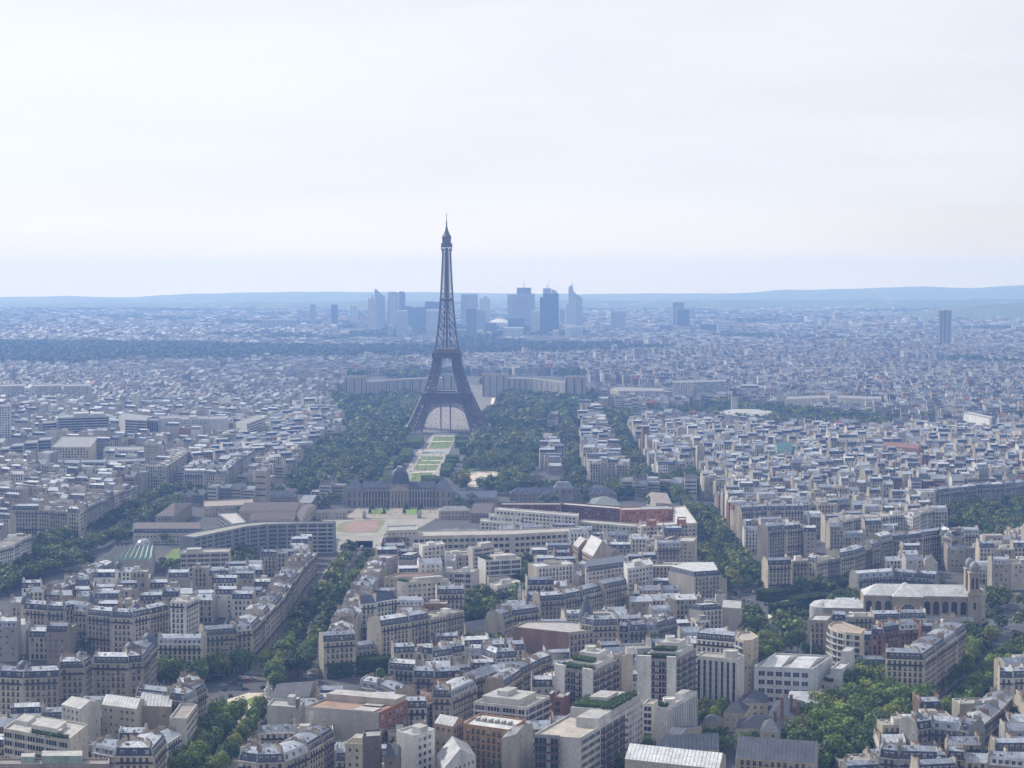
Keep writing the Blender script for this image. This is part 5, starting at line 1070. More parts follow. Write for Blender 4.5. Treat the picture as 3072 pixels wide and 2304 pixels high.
# ------------------------------------------------------------------ twin-towered church
def church():
    h = 27; A, B = G('d', 828, 165, h), G('d', 1725, 178, h); Dm = (B-A).normalized(); n_ = Vector((-Dm.y, Dm.x)); Ln = (B-A).length; ang = math.atan2(Dm.y, Dm.x)
    T = thing('church', 'long stone church with grey roof, rose window and two domed towers', 'church', (A.x, A.y, 0), None, ang); ST = (.36, .31, .25); RF = (.50, .51, .53); W_ = MB(); dp = 20; t0, t1 = Ln*.275, Ln*.565
    W_.box((0, 0, -.5), (t0, dp, h), iW, ST); W_.box((t1, 0, -.5), (Ln, dp, h), iW, ST); W_.box((t0, -4, -.5), (t1, dp+4, h), iW, ST)
    for z in (h-1.2, h-8.5*0+1e-9-14): W_.box((-.3, -.45, z), (t0-.02, -.02, z+.8), iW, (.42, .37, .3), bottom=True); W_.box((t1+.02, -.45, z), (Ln, -.02, z+.8), iW, (.42, .37, .3), bottom=True)
    W_.box((t0-.3, -4.5, h-1.2), (t1+.3, -4.02, h-.3), iW, (.42, .37, .3), bottom=True); W_.obj('wall', T)
    R_ = MB(); rz = h+6; q = R_.face
    q([(0, -.6, h), (t0, -.6, h), (t0+9, dp/2, rz), (9, dp/2, rz)], iR, RF); q([(0, dp+.6, h), (0, -.6, h), (9, dp/2, rz)], iR, RF); q([(t1, -.6, h), (Ln, -.6, h), (Ln, dp/2, rz), (t1-9, dp/2, rz)], iR, RF); q([(Ln, dp+.6, h), (0, dp+.6, h), (9, dp/2, rz), (Ln, dp/2, rz)], iR, RF)
    c = ((t0+t1)/2, dp/2, rz+1.2); q([(t0-.5, -4.6, h+.05), (t1+.5, -4.6, h+.05), c], iR, RF); q([(t1+.5, -4.6, h+.05), (t1+.5, dp+4, h+.05), c], iR, RF); q([(t0-.5, dp+4, h+.05), (t0-.5, -4.6, h+.05), c], iR, RF); R_.obj('roof', T)
    for a, b, n in ((0, t0, 3), (t1, Ln, 5)):
        for i in range(n): link('arched_window', winmesh('arch', 3.8, 8.6, 0, (.4, .3, .3)), T, (a+(b-a)*(i+.55)/n, -.02, h-12.0))
    m = MB(); cx, cz, r_ = (t0+t1)/2, h-9.0, 4.2
    m.face([(cx+r_*math.cos(t), -4.08, cz+r_*math.sin(t)) for t in [i*math.pi/12 for i in range(24)]], iG, (.03, .035, .045))
    for i in range(24):
        a, b = i*math.pi/12, (i+1)*math.pi/12; m.face([(cx+k*math.cos(t), -4.14, cz+k*math.sin(t)) for k, t in ((r_, a), (r_*1.18, a), (r_*1.18, b), (r_, b))], iW, (.44, .39, .32))
    for i in range(8): a = i*math.pi/4; m.beam((cx+1.2*math.cos(a), -4.2, cz+1.2*math.sin(a)), (cx+r_*math.cos(a), -4.2, cz+r_*math.sin(a)), .16, iW, (.38, .34, .28)); b = a+math.pi/4; m.beam((cx+1.2*math.cos(a), -4.2, cz+1.2*math.sin(a)), (cx+1.2*math.cos(b), -4.2, cz+1.2*math.sin(b)), .16, iW, (.38, .34, .28)); m.beam((cx+3*math.cos(a), -4.2, cz+3*math.sin(a)), (cx+3*math.cos(b), -4.2, cz+3*math.sin(b)), .12, iW, (.38, .34, .28))
    m.obj('rose_window', T)
    m = MB(); m.box((t1+1, -9, -.5), (Ln+3, -.6, h-14.5), iW, ST); m.face([(t1+1, -9.4, h-14.45), (Ln+3, -9.4, h-14.45), (Ln+3, -.55, h-12.9), (t1+1, -.55, h-12.9)], iR, (.34, .36, .39)); m.obj('side_aisle', T)
    m = MB(); m.box((-26, 2, -.5), (-.05, dp-2, h-9), iW, ST); m.face([(-26, 1.5, h-9), (-.05, 1.5, h-9), (-.05, dp/2, h-5), (-26, dp/2, h-5)], iR, (.56, .57, .6)); m.face([(-.05, dp-1.5, h-9), (-26, dp-1.5, h-9), (-26, dp/2, h-5), (-.05, dp/2, h-5)], iR, (.56, .57, .6)); m.lathe(-26, dp/2, [(8, -.5), (8, h-9), (5.5, h-6.5), (0, h-5)], iW, (.52, .52, .54), 12, math.pi/2, math.pi*1.5); m.obj('apse', T)
    for k, y0 in enumerate((-2.0, dp-6)):
        m = MB(); x0 = Ln+.05; w_ = 8.5; H1 = h+3; m.box((x0, y0, -.5), (x0+w_, y0+w_, H1), iW, ST); m.box((x0-.4, y0-.4, H1-1.6), (x0+w_+.4, y0+w_+.4, H1-.6), iW, (.44, .39, .31), bottom=True); H2 = H1+12; e = .9; m.box((x0+e, y0+e, H1), (x0+w_-e, y0+w_-e, H2), iW, (.40, .35, .28)); m.box((x0+e-.5, y0+e-.5, H2), (x0+w_-e+.5, y0+w_-e+.5, H2+.8), iW, (.44, .39, .31), bottom=True)
        tw = m.obj('bell_tower', T); cxx, cyy = x0+w_/2, y0+w_/2; m = MB(); r_ = 3.1; z = H2+.8; m.lathe(cxx, cyy, [(r_, z), (r_, z+2), (r_*1.1, z+2), (r_, z+4), (r_*.75, z+5.6), (r_*.35, z+6.7), (.3, z+7.1), (.2, z+9.5), (0, z+9.6)], iR, (.25, .27, .29), 14); m.obj('tower_dome', tw)
        for xx in (-1.35, 1.35): link('belfry_opening', winmesh('arch', 1.7, 7.2, 0, (.4, .3, .3)), tw, (cxx+xx, y0+e-.02, H1+2.2))
        link('arched_window', winmesh('arch', 1.7, 4.5, 0, (.4, .3, .3)), tw, (cxx, y0-.02, H1-11))
    m = MB(); m.face([(Ln+9, -2, h+9), (Ln+9, dp, h+9), (Ln+9, dp, 0), (Ln+9, -2, 0)], iW, ST); m.box((Ln+8.6, -1.8, -.5), (Ln+11, dp+1, h+4), iW, (.46, .42, .36)); m.n = m.n[1:]; m.v = m.v[4:]; m.m = m.m[1:]; m.c = m.c[1:]; m.obj('front_gable', T)
    w2 = lambda x, y: A+Dm*x+n_*y; mark([(p.x, p.y) for p in (w2(-35, -10), w2(Ln+14, -10), w2(Ln+14, dp+6), w2(-35, dp+6))])
church()

# ------------------------------------------------------------------ centre: blocks between the two avenues
B3('apartment_tower', 'apartment tower', 'white nine-storey tower with a grid of square windows in front of the ministry', 'f', [(1408, 958), (1440, 985), (1632, 965)], 30, ['few', 'grid', 'blank', 'blank'], wc=WH, rc=(.45, .44, .42), extras=[('rooftop_cabin', .2, .8, .3, .6, 0, 2, WH)])
B3('apartment_block', 'apartment block', 'pale apartment block with corner garden and balconies below the brown flat roof', 'f', [(1215, 1285), (1285, 1300), (1665, 1270)], 24, ['few', 'grid', 'blank', 'blank'], wc=(.60, .57, .51), rc=(.38, .36, .33), extras=[('rooftop_cabin', .3, .9, .3, .9, 0, 3, (.55, .53, .5)), ('roof_garden', .0, .9, .02, .12, 0, 2, GRN)])
B3('apartment_block', 'apartment block', 'wide house with a low brown sheet roof behind the corner-garden block', 'f', [(1105, 1255), (1480, 1240), (1600, 1200)], 20, ['punch', 'few', 'blank', 'few'], wc=(.50, .45, .36), rc=(.22, .13, .11))
B3('apartment_block', 'apartment block', 'square beige house with a stepped terrace top beside the avenue trees', 'f', [(897, 1215), (1062, 1208), (1090, 1170)], 23, ['few', 'punch', 'blank', 'few'], wc=(.47, .42, .36), rc=(.42, .39, .36), extras=[CAB])
B3('apartment_block', 'apartment block', 'grey-beige house with a broad blank gable above the avenue trees', 'f', [(985, 1085), (1140, 1090), (1225, 1060)], 23, ['blank', 'punch', 'blank', 'few'], wc=(.48, .43, .37), rc=(.44, .45, .48), roof='flat')
B3('apartment_block', 'apartment block', 'house with a curved grey zinc top right of the blank gable house', 'f', [(1235, 1090), (1350, 1095), (1425, 1065)], 22, ['few', 'punch', 'blank', 'few'], wc=(.42, .38, .34), rc=(.42, .43, .45), roof='mansard')
B3('apartment_block', 'apartment block', 'stepped pale house with roof terraces in front of the ministry windows', 'f', [(1835, 985), (1875, 1000), (2055, 975)], 24, ['blank', 'strip', 'blank', 'blank'], wc=(.58, .54, .50), rc=(.42, .41, .40), extras=[('rooftop_cabin', .1, .9, .4, .95, 0, 3, (.55, .52, .48))])
B3('terrace_block', 'apartment block', 'white apartment block with dark balconies and a roof garden by the garden trees', 'f', [(1915, 1080), (1985, 1105), (2290, 1085)], 26, ['blank', 'balc', 'blank', 'blank'], wc=WH, rc=(.36, .33, .3), extras=[('roof_garden', .0, 1, .05, .2, 0, 2, GRN), ('rooftop_cabin', .2, .9, .3, .9, 0, 3, (.58, .56, .53))])
B3('apartment_block', 'apartment block', 'pale pink-grey house with stepped terraces left of the balconied white block', 'f', [(1710, 1205), (1860, 1210), (1930, 1180)], 20, ['strip', 'few', 'blank', 'few'], wc=(.58, .54, .52), rc=(.5, .5, .51), extras=[CAB])
B3('apartment_block', 'apartment block', 'narrow whitewashed gable house left of the stepped pink-grey house', 'f', [(1638, 1095), (1720, 1100), (1735, 1060)], 20, ['blank', 'few', 'blank', 'few'], wc=(.56, .55, .55), rc=(.4, .41, .43), roof='gable', rh=3)
B3('apartment_block', 'apartment block', 'low white house with a sunny roof terrace in front of the garden trees', 'f', [(2020, 1305), (2085, 1325), (2300, 1290)], 14, ['few', 'punch', 'blank', 'blank'], wc=WH2, rc=(.55, .53, .5), extras=[CAB])
B3('apartment_block', 'apartment block', 'white six-storey house with a tan blank gable beside the garden trees', 'g', [(138, 1130), (213, 1162), (537, 1135)], 25, ['blank', 'haus', 'blank', 'blank'], wc=(.68, .665, .64), rc=(.5, .51, .53), wallcols=[(.42, .37, .31), (.68, .665, .64), (.5, .5, .5), (.5, .5, .5)], extras=[('chimney_stack', .05+.15*i, .09+.15*i, .4, .7, 0, 2.2, (.45, .4, .35)) for i in range(6)])
B3('office_block', 'office', 'large white office block with deep square windows behind the mansard row', 'g', [(1000, 1178), (1220, 1140), (1180, 1085)], 27, ['grid', 'few', 'blank', 'few'], wc=(.66, .645, .62), rc=(.4, .42, .45), extras=[CAB])
building('office_block', 'slate-topped wing of the large white office block', 'office', para(G('g', 640, 1200, 23), G('g', 998, 1150, 23), G('g', 980, 1085, 23)), 23, ['grid', 'few', 'blank', 'few'], (.58, .55, .5), (.09, .10, .13), roof='mansard')
building('brick_gable_house', 'white and orange brick house with a steep gable beside the mansard houses', 'house', para(G('g', 605, 1010, 23), G('g', 700, 1060, 23), G('g', 860, 990, 23)), 23, ['haus', 'blank', 'blank', 'blank'], (.50, .42, .34), (.46, .46, .47), roof='gable', rh=9)
building('brick_gable_house', 'narrow orange and cream house left of the steep gabled house', 'house', para(G('g', 528, 955, 25), G('g', 570, 985, 25), G('g', 690, 940, 25)), 25, ['haus', 'blank', 'blank', 'blank'], (.50, .38, .28), (.46, .44, .42), roof='gable', rh=4)
B3('apartment_block', 'apartment block', 'tall cream eight-storey house with a small-windowed front near the right avenue', 'g', [(1425, 940), (1570, 940), (1600, 900)], 29, ['punch', 'few', 'blank', 'few'], wc=(.54, .49, .39), rc=(.42, .40, .38))
B3('apartment_block', 'apartment block', 'house with a tall dark brown brick gable left of the cream eight-storey house', 'g', [(1275, 920), (1330, 925), (1425, 890)], 28, ['blank', 'blank', 'blank', 'blank'], wc=(.30, .22, .18), rc=(.4, .38, .36))
building('apartment_block', 'six-storey house with a huge blank stone side wall by the right avenue', 'apartment block', PL('g', [(1350, 1190), (1572, 1240), (1800, 1225), (1760, 1150), (1500, 1150)], 24), 24, ['blank', 'haus', 'blank', 'blank', 'blank'], (.50, .45, .38), (.5, .51, .53), roof='mansard', wallcols=[(.44, .40, .35), (.46, .42, .36), (.4, .4, .4), (.4, .4, .4), (.4, .4, .4)])
B3('garage', 'building', 'small white flat-roofed garage beside the large white offices', 'g', [(1222, 1400), (1290, 1405), (1300, 1375)], 5, ['few', 'few', 'blank', 'few'], wc=WH2, rc=(.6, .58, .55))
building('brick_house', 'house with a broad red-brown brick party wall facing left', 'house', PL('c', [(8, 450), (490, 500), (740, 470), (700, 420), (420, 400), (120, 400)], 23), 23, ['blank', 'haus', 'blank', 'blank', 'blank', 'blank'], (.48, .43, .36), (.40, .38, .37), wallcols=[(.30, .19, .15), (.48, .43, .36), (.4, .4, .4), (.4, .4, .4), (.4, .4, .4), (.4, .35, .3)])
B3('apartment_block', 'apartment block', 'white house with slate dormers and blank side gables by the right avenue', 'c', [(1530, 285), (1640, 300), (1820, 285)], 21, ['blank', 'haus', 'blank', 'blank'], wc=(.62, .59, .53), rc=(.4, .42, .45), roof='mansard')
B3('apartment_block', 'apartment block', 'pale gable-ended house nearest the avenue trees behind the beige tower', 'c', [(1815, 270), (1975, 280), (1990, 230)], 21, ['blank', 'punch', 'blank', 'blank'], wc=(.52, .48, .43), rc=(.42, .42, .43), roof='gable', rh=3)
building('slate_low_house', 'long low house with a plain dark slate roof by the garden trees', 'house', para(G('b', 1812, 485, 10), G('b', 2150, 440, 10), G('b', 2120, 385, 10)), 10, ['punch', 'few', 'blank', 'few'], (.36, .33, .29), (.085, .095, .12), roof='gable', rh=4.5)
building('chapel', 'tiny white chapel tower with a pointed spire among the courtyard trees', 'chapel', para(G('c', 50, 150, 16), G('c', 85, 150, 16), G('c', 85, 140, 16)), 16, ['few', 'few', 'blank', 'few'], (.66, .65, .62), (.5, .5, .5), roof='hip', rh=7)
# ------------------------------------------------------------------ avenues, plaza, boulevards
WEST = [('b', 150, 900), ('b', 230, 620), ('b', 340, 460), ('b', 480, 210), ('f', 640, 1330), ('f', 720, 1130), ('f', 840, 970)]
EAST = [('b', 420, 720), ('b', 470, 600), ('b', 545, 440), ('b', 630, 320), ('b', 700, 180), ('b', 790, 60), ('f', 860, 1220), ('f', 930, 1090), ('f', 1010, 1010)]
GROUPS['avw'] = ('in the left row of the avenue behind the plaza', 'trees of the avenue behind the plaza', 1)
GROUPS['ave'] = ('in the right row of the avenue behind the plaza', 'trees of the avenue behind the plaza', 1)
GROUPS['bvw'] = ('leafy tree in the double left row of the boulevard below the plaza', 'trees of the boulevard below the plaza', 0)
GROUPS['bve'] = ('in the right row of the boulevard below the plaza', 'trees of the boulevard below the plaza', 1)
GROUPS['plz'] = ('dark leafy tree of the clump along the left side of the plaza', 'trees around the plaza', 0)
GROUPS['plz2'] = ('leafy tree of the loose group where the avenue meets the plaza', 'trees around the plaza', 0)
GROUPS['rav'] = ('leafy tree in the double rows of the right avenue', 'trees of the right avenue', 0)
GROUPS['rsq'] = ('leafy tree beside the white square near the church', 'trees near the church', 0)
GROUPS['rbl'] = ('leafy tree in the double left row of the right-hand boulevard', 'trees of the right-hand boulevard', 0)
GROUPS['rbr'] = ('leafy tree in the double right row of the right-hand boulevard', 'trees of the right-hand boulevard', 0)
GROUPS['gar'] = ('leafy tree in the dense garden at the lower right', 'trees of the lower right garden', 0)
GROUPS['suf'] = ('leafy tree in the double rows of the left diagonal avenue', 'trees of the left diagonal avenue', 0)
GROUPS['mid'] = ('leafy tree in the courtyard gardens between the centre blocks', 'trees of the centre courtyards', 0)
GROUPS['vil'] = ('leafy tree in the gardens around the slate villas', 'trees of the villa gardens', 0)
GROUPS['une'] = ('leafy tree in the gardens by the curved offices', 'trees near the curved offices', 0)
GROUPS['bot'] = ('leafy tree in the yards along the bottom edge', 'trees in the bottom yards', 0)
GROUPS['acad'] = ('round leafy tree in front of the domed academy', 'trees by the domed academy', 0)
GROUPS['hpk'] = ('leafy tree in the park at the right edge beyond the church', 'trees of the right edge park', 0)
def VG(p, z=8.0): return G(p[0], p[1], p[2], z)
av = [(VG(a)+VG(b))/2 for a, b in zip(WEST[1:], [EAST[0], EAST[2], EAST[4], EAST[6], EAST[7], EAST[8]])]
av = [G('b', 220, 850), ]+av+[G('f', 930, 930)]
sheet('road', strip(av, 16), .05, (.07, .07, .074)); mark(strip(av, 40))
sheet('pavement', strip([p+Vector((-17, 0)) for p in av], 10), .045, (.22, .21, .20)); sheet('pavement', strip([p+Vector((17, 0)) for p in av], 10), .045, (.22, .21, .20))
pc = G('a', 2050, 1020); plz = [pc+Vector((math.cos(t)*78, math.sin(t)*78)) for t in [i*math.pi/18 for i in range(36)]]
sheet('road', plz, .04, (.075, .075, .08)); mark([(p.x, p.y) for p in plz])
isl = [G('b', -60, 1060), G('b', -10, 1120), G('b', 60, 1090), G('b', 100, 1030), G('b', 40, 995), G('b', -40, 1005)]
sheet('path', [G('a', 1940, 1075), G('a', 2160, 1180), G('b', 70, 1190), G('b', 120, 1090), G('b', 90, 1010), G('a', 2150, 1010)], .08, (.48, .43, .36)); sheet('lawn', [G('a', 2110, 1095), G('a', 2190, 1130), G('b', 60, 1120), G('b', 85, 1060), G('b', 10, 1040), G('a', 2150, 1060)], .12, (.14, .2, .05))
sheet('pavement', [G('a', 2050, 870), G('b', 40, 900), G('b', 200, 930), G('b', 200, 905), G('b', 40, 875), G('a', 2080, 855)], .09, (.36, .33, .30))
bv = [G('a', 1500, 2300), G('a', 1780, 1640), G('a', 1880, 1400), G('a', 1960, 1150)]
sheet('road', strip(bv, 40), .03, (.07, .07, .074)); mark(strip(bv, 46)); sheet('path', strip([p+Vector((14, 0)) for p in bv], 12), .06, (.3, .28, .24))
tree_line('avw', 'b', WEST, 8, 10.5, (.95, 1.25)); tree_line('ave', 'b', EAST, 8, 10.5, (.9, 1.2))
tree_line('bvw', 'a', [(1560, 1660), (1720, 1450), (1850, 1290), (2010, 1130)], 8, 8, (.95, 1.2), rows=2, gap=8)
tree_line('bve', 'a', [(1840, 1690), (1960, 1520), (2080, 1350), (2180, 1240), ('b', 70, 1090)], 8, 8, (.8, 1.0))
tree_line('plz', 'a', [(1400, 840), (1580, 850), (1760, 800), (1880, 760), (2080, 730)], 8, 8.5, (1.0, 1.35), rows=2, gap=9)
for x, y, s in ((360, 780, 1.5), (300, 760, 1.2), (430, 740, 1.1), (160, 700, 1.1), (90, 720, 1.0), (110, 800, .8), (200, 650, 1.0)): p = G('b', x, y, 8); tree_spec(p.x, p.y, s, 'plz2', None)
def hedge2(label, fr, a, b, w_, h=7.0): hedge(label, fr, a, b, w_, h, (.06, .105, .025), 1.1, 'clipped tree hedges')
hedge2('dark clipped row of trees below the wedge-shaped corner house', 'b', (640, 765), (1175, 705), 14, 9)
for a, b, w_, t in (((0, 1375), (300, 1330), 12, 'farther left'), ((285, 1430), (570, 1385), 12, 'middle'), ((80, 1490), (250, 1470), 10, 'nearest'), ((420, 1290), (545, 1265), 12, 'farthest right')): hedge2('clipped box hedge of lime trees by the church square, %s one' % t, 'h', a, b, w_, 7.5)
rav = [G('c', 2290, 640), G('c', 2230, 470), G('c', 2110, 260), G('g', 1960, 1330), G('g', 1800, 1060), G('g', 1700, 870), G('g', 1600, 680), G('g', 1540, 580)]
sheet('road', strip(rav, 18), .05, (.07, .07, .075)); mark(strip(rav, 44))
tree_line('rav', 'g', [(1560, 640), (1620, 780), (1680, 930), (1740, 1060), (1810, 1180), (1880, 1300)], 8, 9, (.85, 1.15), rows=2, gap=10, seed=1)
tree_line('rav', 'g', [(1650, 620), (1720, 740), (1800, 860), (1880, 980), (1960, 1070), (2050, 1200), (2110, 1300)], 8, 9, (.9, 1.2), rows=2, gap=9, seed=2)
tree_line('rav', 'g', [(1400, 520), (1470, 560), (1540, 640)], 8, 8, (.9, 1.1), seed=3)
tree_line('rav', 'c', [(2030, 310), (2090, 420), (2130, 560), (2160, 680), ('d', 30, 600)], 8, 8.5, (.95, 1.2), seed=4, rows=2, gap=8)
for x, y, s in ((110, 390, 1.2), (190, 330, 1.2), (150, 470, 1.1), (230, 480, 1.2), (260, 560, 1.2), (170, 560, 1.1), (340, 620, 1.0), (410, 590, .9), (290, 300, 1.0), (90, 540, .9), (230, 390, 1.1), (330, 330, .8), (440, 630, .8)): p = G('d', x, y, 8); tree_spec(p.x, p.y, s, 'rsq', None); mark([(p.x-5, p.y-5), (p.x+5, p.y-5), (p.x+5, p.y+5), (p.x-5, p.y+5)])
tree_poly('rsq', PL('h', [(260, 1290), (420, 1270), (560, 1250), (780, 1220), (820, 1260), (560, 1310), (300, 1340)], 8), 9, (.8, 1.05), avoid=False); tree_poly('rsq', PL('h', [(560, 1400), (700, 1330), (830, 1310), (830, 1440), (700, 1440), (540, 1480)], 8), 9, (.85, 1.1))
mark(PL('h', [(0, 1340), (780, 1240), (830, 1300), (820, 1420), (540, 1480), (100, 1560), (0, 1560)])); sheet('path', PL('h', [(0, 1480), (300, 1400), (420, 1400), (200, 1540), (0, 1600)]), .06, (.52, .48, .42))
for x, y in ((900, 1280), (940, 1300), (1190, 1270), (1230, 1290), (1490, 1300), (1880, 1420), (1950, 1460), (1900, 1560), (2010, 1600), (1980, 1500), (1450, 1620), (1510, 1640)): p = G('h', x, y, 9); tree_spec(p.x, p.y, 1.0, 'rsq', None)
rb = [G('d', 1360, 1170), G('d', 1480, 1080), G('d', 1700, 900), G('d', 1880, 740), G('d', 2000, 600), G('d', 2010, 480)]
sheet('road', strip(rb, 26), .05, (.068, .068, .073)); mark(strip(rb, 48)); sheet('pavement', strip([p+Vector((-19, 0)) for p in rb], 9), .06, (.24, .23, .21)); sheet('road', PL('d', [(1850, 440), (2500, 420), (2500, 330), (1840, 370)]), .045, (.085, .085, .09)); sheet('road', PL('d', [(1390, 1120), (1600, 1120), (1600, 1050), (1420, 1050)]), .055, (.14, .135, .13)); mark(PL('d', [(1850, 480), (2300, 440), (2300, 320), (1840, 360)]))
tree_line('rbl', 'd', [(1430, 900), (1530, 830), (1640, 740), (1740, 640), (1840, 560), (1900, 480)], 8, 8.5, (.9, 1.15), rows=2, gap=7); tree_line('rbl', 'd', [(1750, 460), (1800, 500)], 8, 8, (1, 1.1), seed=5)
tree_line('rbr', 'd', [(1560, 1150), (1660, 1060), (1760, 970), (1860, 870), (1960, 760), (2060, 680), (2160, 590), (2230, 540)], 8, 7.5, (.8, 1.0), rows=2, gap=6)
gpoly = PL('d', [(170, 1420), (420, 1170), (560, 1000), (660, 850), (1000, 840), (1060, 960), (1420, 960), (1370, 1130), (1170, 1200), (1000, 1420), (760, 1560), (540, 1680), (280, 1700)], 8)
mark(gpoly); tree_poly('gar', gpoly, 10.5, (.95, 1.55), avoid=False)
sheet('garden_ground', gpoly, .05, (.07, .09, .035))
SUF1 = [('e', 0, 1180), ('e', 270, 1010), ('e', 480, 900), ('e', 740, 800), ('e', 960, 710), ('e', 1130, 640), ('e', 1290, 540), ('e', 1420, 500), ('e', 1560, 450)]
SUF2 = [('e', 350, 1060), ('e', 560, 1020), ('e', 740, 950), ('e', 970, 880), ('e', 1130, 770), ('e', 1330, 660), ('e', 1500, 580)]
mark(strip([VG(p, 4) for p in SUF1], 30)); mark(strip([VG(p, 4) for p in SUF2], 24)); sheet('road', strip([VG(p, 0) for p in SUF1], 22), .05, (.07, .07, .075))
tree_line('suf', 'e', SUF1, 8, 9.5, (.95, 1.2), rows=2, gap=9); tree_line('suf', 'e', [(-60, 1240), (150, 1140), (330, 1070), (500, 1040)], 8, 9, (.95, 1.2), rows=3, gap=9, seed=4); tree_line('suf', 'e', [(-80, 1330), (120, 1220), (330, 1140), (560, 1100), (760, 1070)], 8, 8.5, (.9, 1.2), rows=3, gap=9, seed=6); tree_line('suf', 'e', SUF2, 8, 9.5, (.95, 1.2), rows=2, gap=9, seed=1)
for x, y, s in ((1130, 880, 1.0), (1220, 860, .9), (1420, 890, .8), (1560, 870, .7), (1480, 910, .7)): p = G('e', x, y, 7); tree_spec(p.x, p.y, s, 'une', None)
tree_poly('une', PL('e', [(2000, 1000), (2170, 1000), (2170, 1110), (2000, 1110)], 7), 8, (.8, 1.0)); tree_poly('une', PL('e', [(2060, 640), (2230, 620), (2250, 690), (2060, 690)], 7), 9, (.8, 1.0)); tree_poly('une', PL('e', [(1400, 1090), (1550, 1090), (1550, 1150), (1400, 1150)], 6), 8, (.6, .8))
mark(PL('e', [(2000, 1000), (2190, 1000), (2170, 1150), (2000, 1110)]))
for x, y, s in ((560, 570, 1.3), (590, 610, 1.2), (670, 600, 1.3), (700, 560, 1.1), (1730, 610, 1.0), (1750, 580, 1.0), (1870, 560, 1.0), (1850, 590, .9)): p = G('f', x, y, 8); tree_spec(p.x, p.y, s, 'acad', None); mark([(p.x-8, p.y-8), (p.x+8, p.y-8), (p.x+8, p.y+8), (p.x-8, p.y+8)])
for x, y, s in ((270, 560, 1.1), (300, 575, 1.0), (360, 565, 1.0), (610, 550, 1.4), (630, 580, 1.1), (1180, 560, 1.4), (1200, 590, 1.2), (1420, 540, 1.4), (1400, 570, 1.1)): p = G('g', x, y, 8); tree_spec(p.x, p.y, s, 'acad', None)
tree_poly('mid', PL('f', [(1770, 1400), (1990, 1380), (2180, 1360), (2300, 1400), (2280, 1500), (2000, 1560), (1790, 1560)], 8), 8.5, (.9, 1.25)); tree_poly('mid', PL('g', [(0, 1080), (130, 1100), (130, 1300), (190, 1430), (0, 1450)], 8), 8.5, (.9, 1.25), seed=2); tree_poly('mid', PL('b', [(1780, 560), (2200, 520), (2212, 620), (1800, 620)], 6), 8, (.7, .95), seed=3)
for pts in ([(1770, 1400), (2180, 1360), (2300, 1400), (2280, 1500), (2000, 1560), (1790, 1560)],): mark(PL('f', pts, 6))
mark(PL('g', [(0, 1080), (130, 1100), (130, 1300), (190, 1430), (0, 1450)], 6)); mark(PL('b', [(1780, 560), (2200, 520), (2212, 620), (1800, 620)], 5))
tree_poly('mid', PL('c', [(1010, 270), (1290, 215), (1530, 215), (1530, 290), (1300, 240), (1010, 300)], 5), 7, (.6, .8), seed=5)
tree_poly('vil', PL('c', [(1600, 1020), (1940, 1010), (1960, 1060), (1850, 1110), (1640, 1200)], 8), 8.5, (.75, 1.0)); tree_poly('vil', PL('c', [(1600, 1350), (1990, 1360), (2200, 1360), (2212, 1440), (1620, 1420)], 8), 9, (.8, 1.0), seed=1)
for x, y, s in ((1560, 1240, 1.0), (1150, 1450, .9), (1730, 420, .9), (1180, 1430, .8), (2150, 1380, .9)): p = G('c', x, y, 8); tree_spec(p.x, p.y, s, 'vil', None)
mark(PL('c', [(1600, 1020), (1940, 1010), (1960, 1060), (1850, 1110), (1640, 1200)], 4)); mark(PL('c', [(1600, 1350), (2212, 1370), (2212, 1440), (1620, 1420)], 4))
for x, y, s in ((1060, 1640, 1.0), (1120, 1660, .9), (2060, 1610, 1.0), (2160, 1560, .9), (2110, 1640, .9)): p = G('b', x, y, 8); tree_spec(p.x, p.y, s, 'bot', None)
for x, y, s in ((900, 1640, .9), (860, 1600, .7), (960, 1650, .8)): p = G('c', x, y, 6); tree_spec(p.x, p.y, s, 'bot', None)
for x, y in ((2130, 1200), (2180, 1230)): p = G('d', x, y, 8); tree_spec(p.x, p.y, 1.0, 'bot', None)
# wooded park beside the lawns, river trees and the avenues beyond
GROUPS['parkL'] = ('leafy tree in the woods left of the long lawns', 'park trees left of the lawns', 0); GROUPS['parkR'] = ('leafy tree in the woods right of the long lawns', 'park trees right of the lawns', 0)
parkL = PL('F', [(-60, 720), (100, 530), (320, 450), (320, 380), (210, 220), (330, 140), (800, 160), (790, 260), (720, 420), (700, 450), (510, 740), (290, 800)], 5)
parkR = PL('F', [(1185, 330), (1290, 220), (1300, 140), (1500, 100), (1850, 160), (1960, 240), (1950, 275), (1800, 300), (1800, 520), (1850, 770), (1720, 780), (1720, 520), (1580, 520), (1580, 440), (1690, 440), (1690, 350), (1600, 350), (1570, 520), (1500, 700), (1400, 790), (1180, 790), (1290, 770), (1290, 690), (1110, 690), (1060, 780), (1050, 745), (1105, 530), (1135, 430), (1180, 400)], 5)
BLK1 = PL('F', [(1585, 770), (1715, 770), (1700, 520), (1590, 520)]); 
tree_poly('parkL', parkL, 9.8, (.75, 1.4), avoid=True, keep=.8); tree_poly('parkR', parkR, 9.8, (.75, 1.4), avoid=True, keep=.8); sheet('park_grass', parkL, .03, (.09, .13, .04)); sheet('park_grass', parkR, .03, (.09, .13, .04))
mark(parkL); mark(parkR)
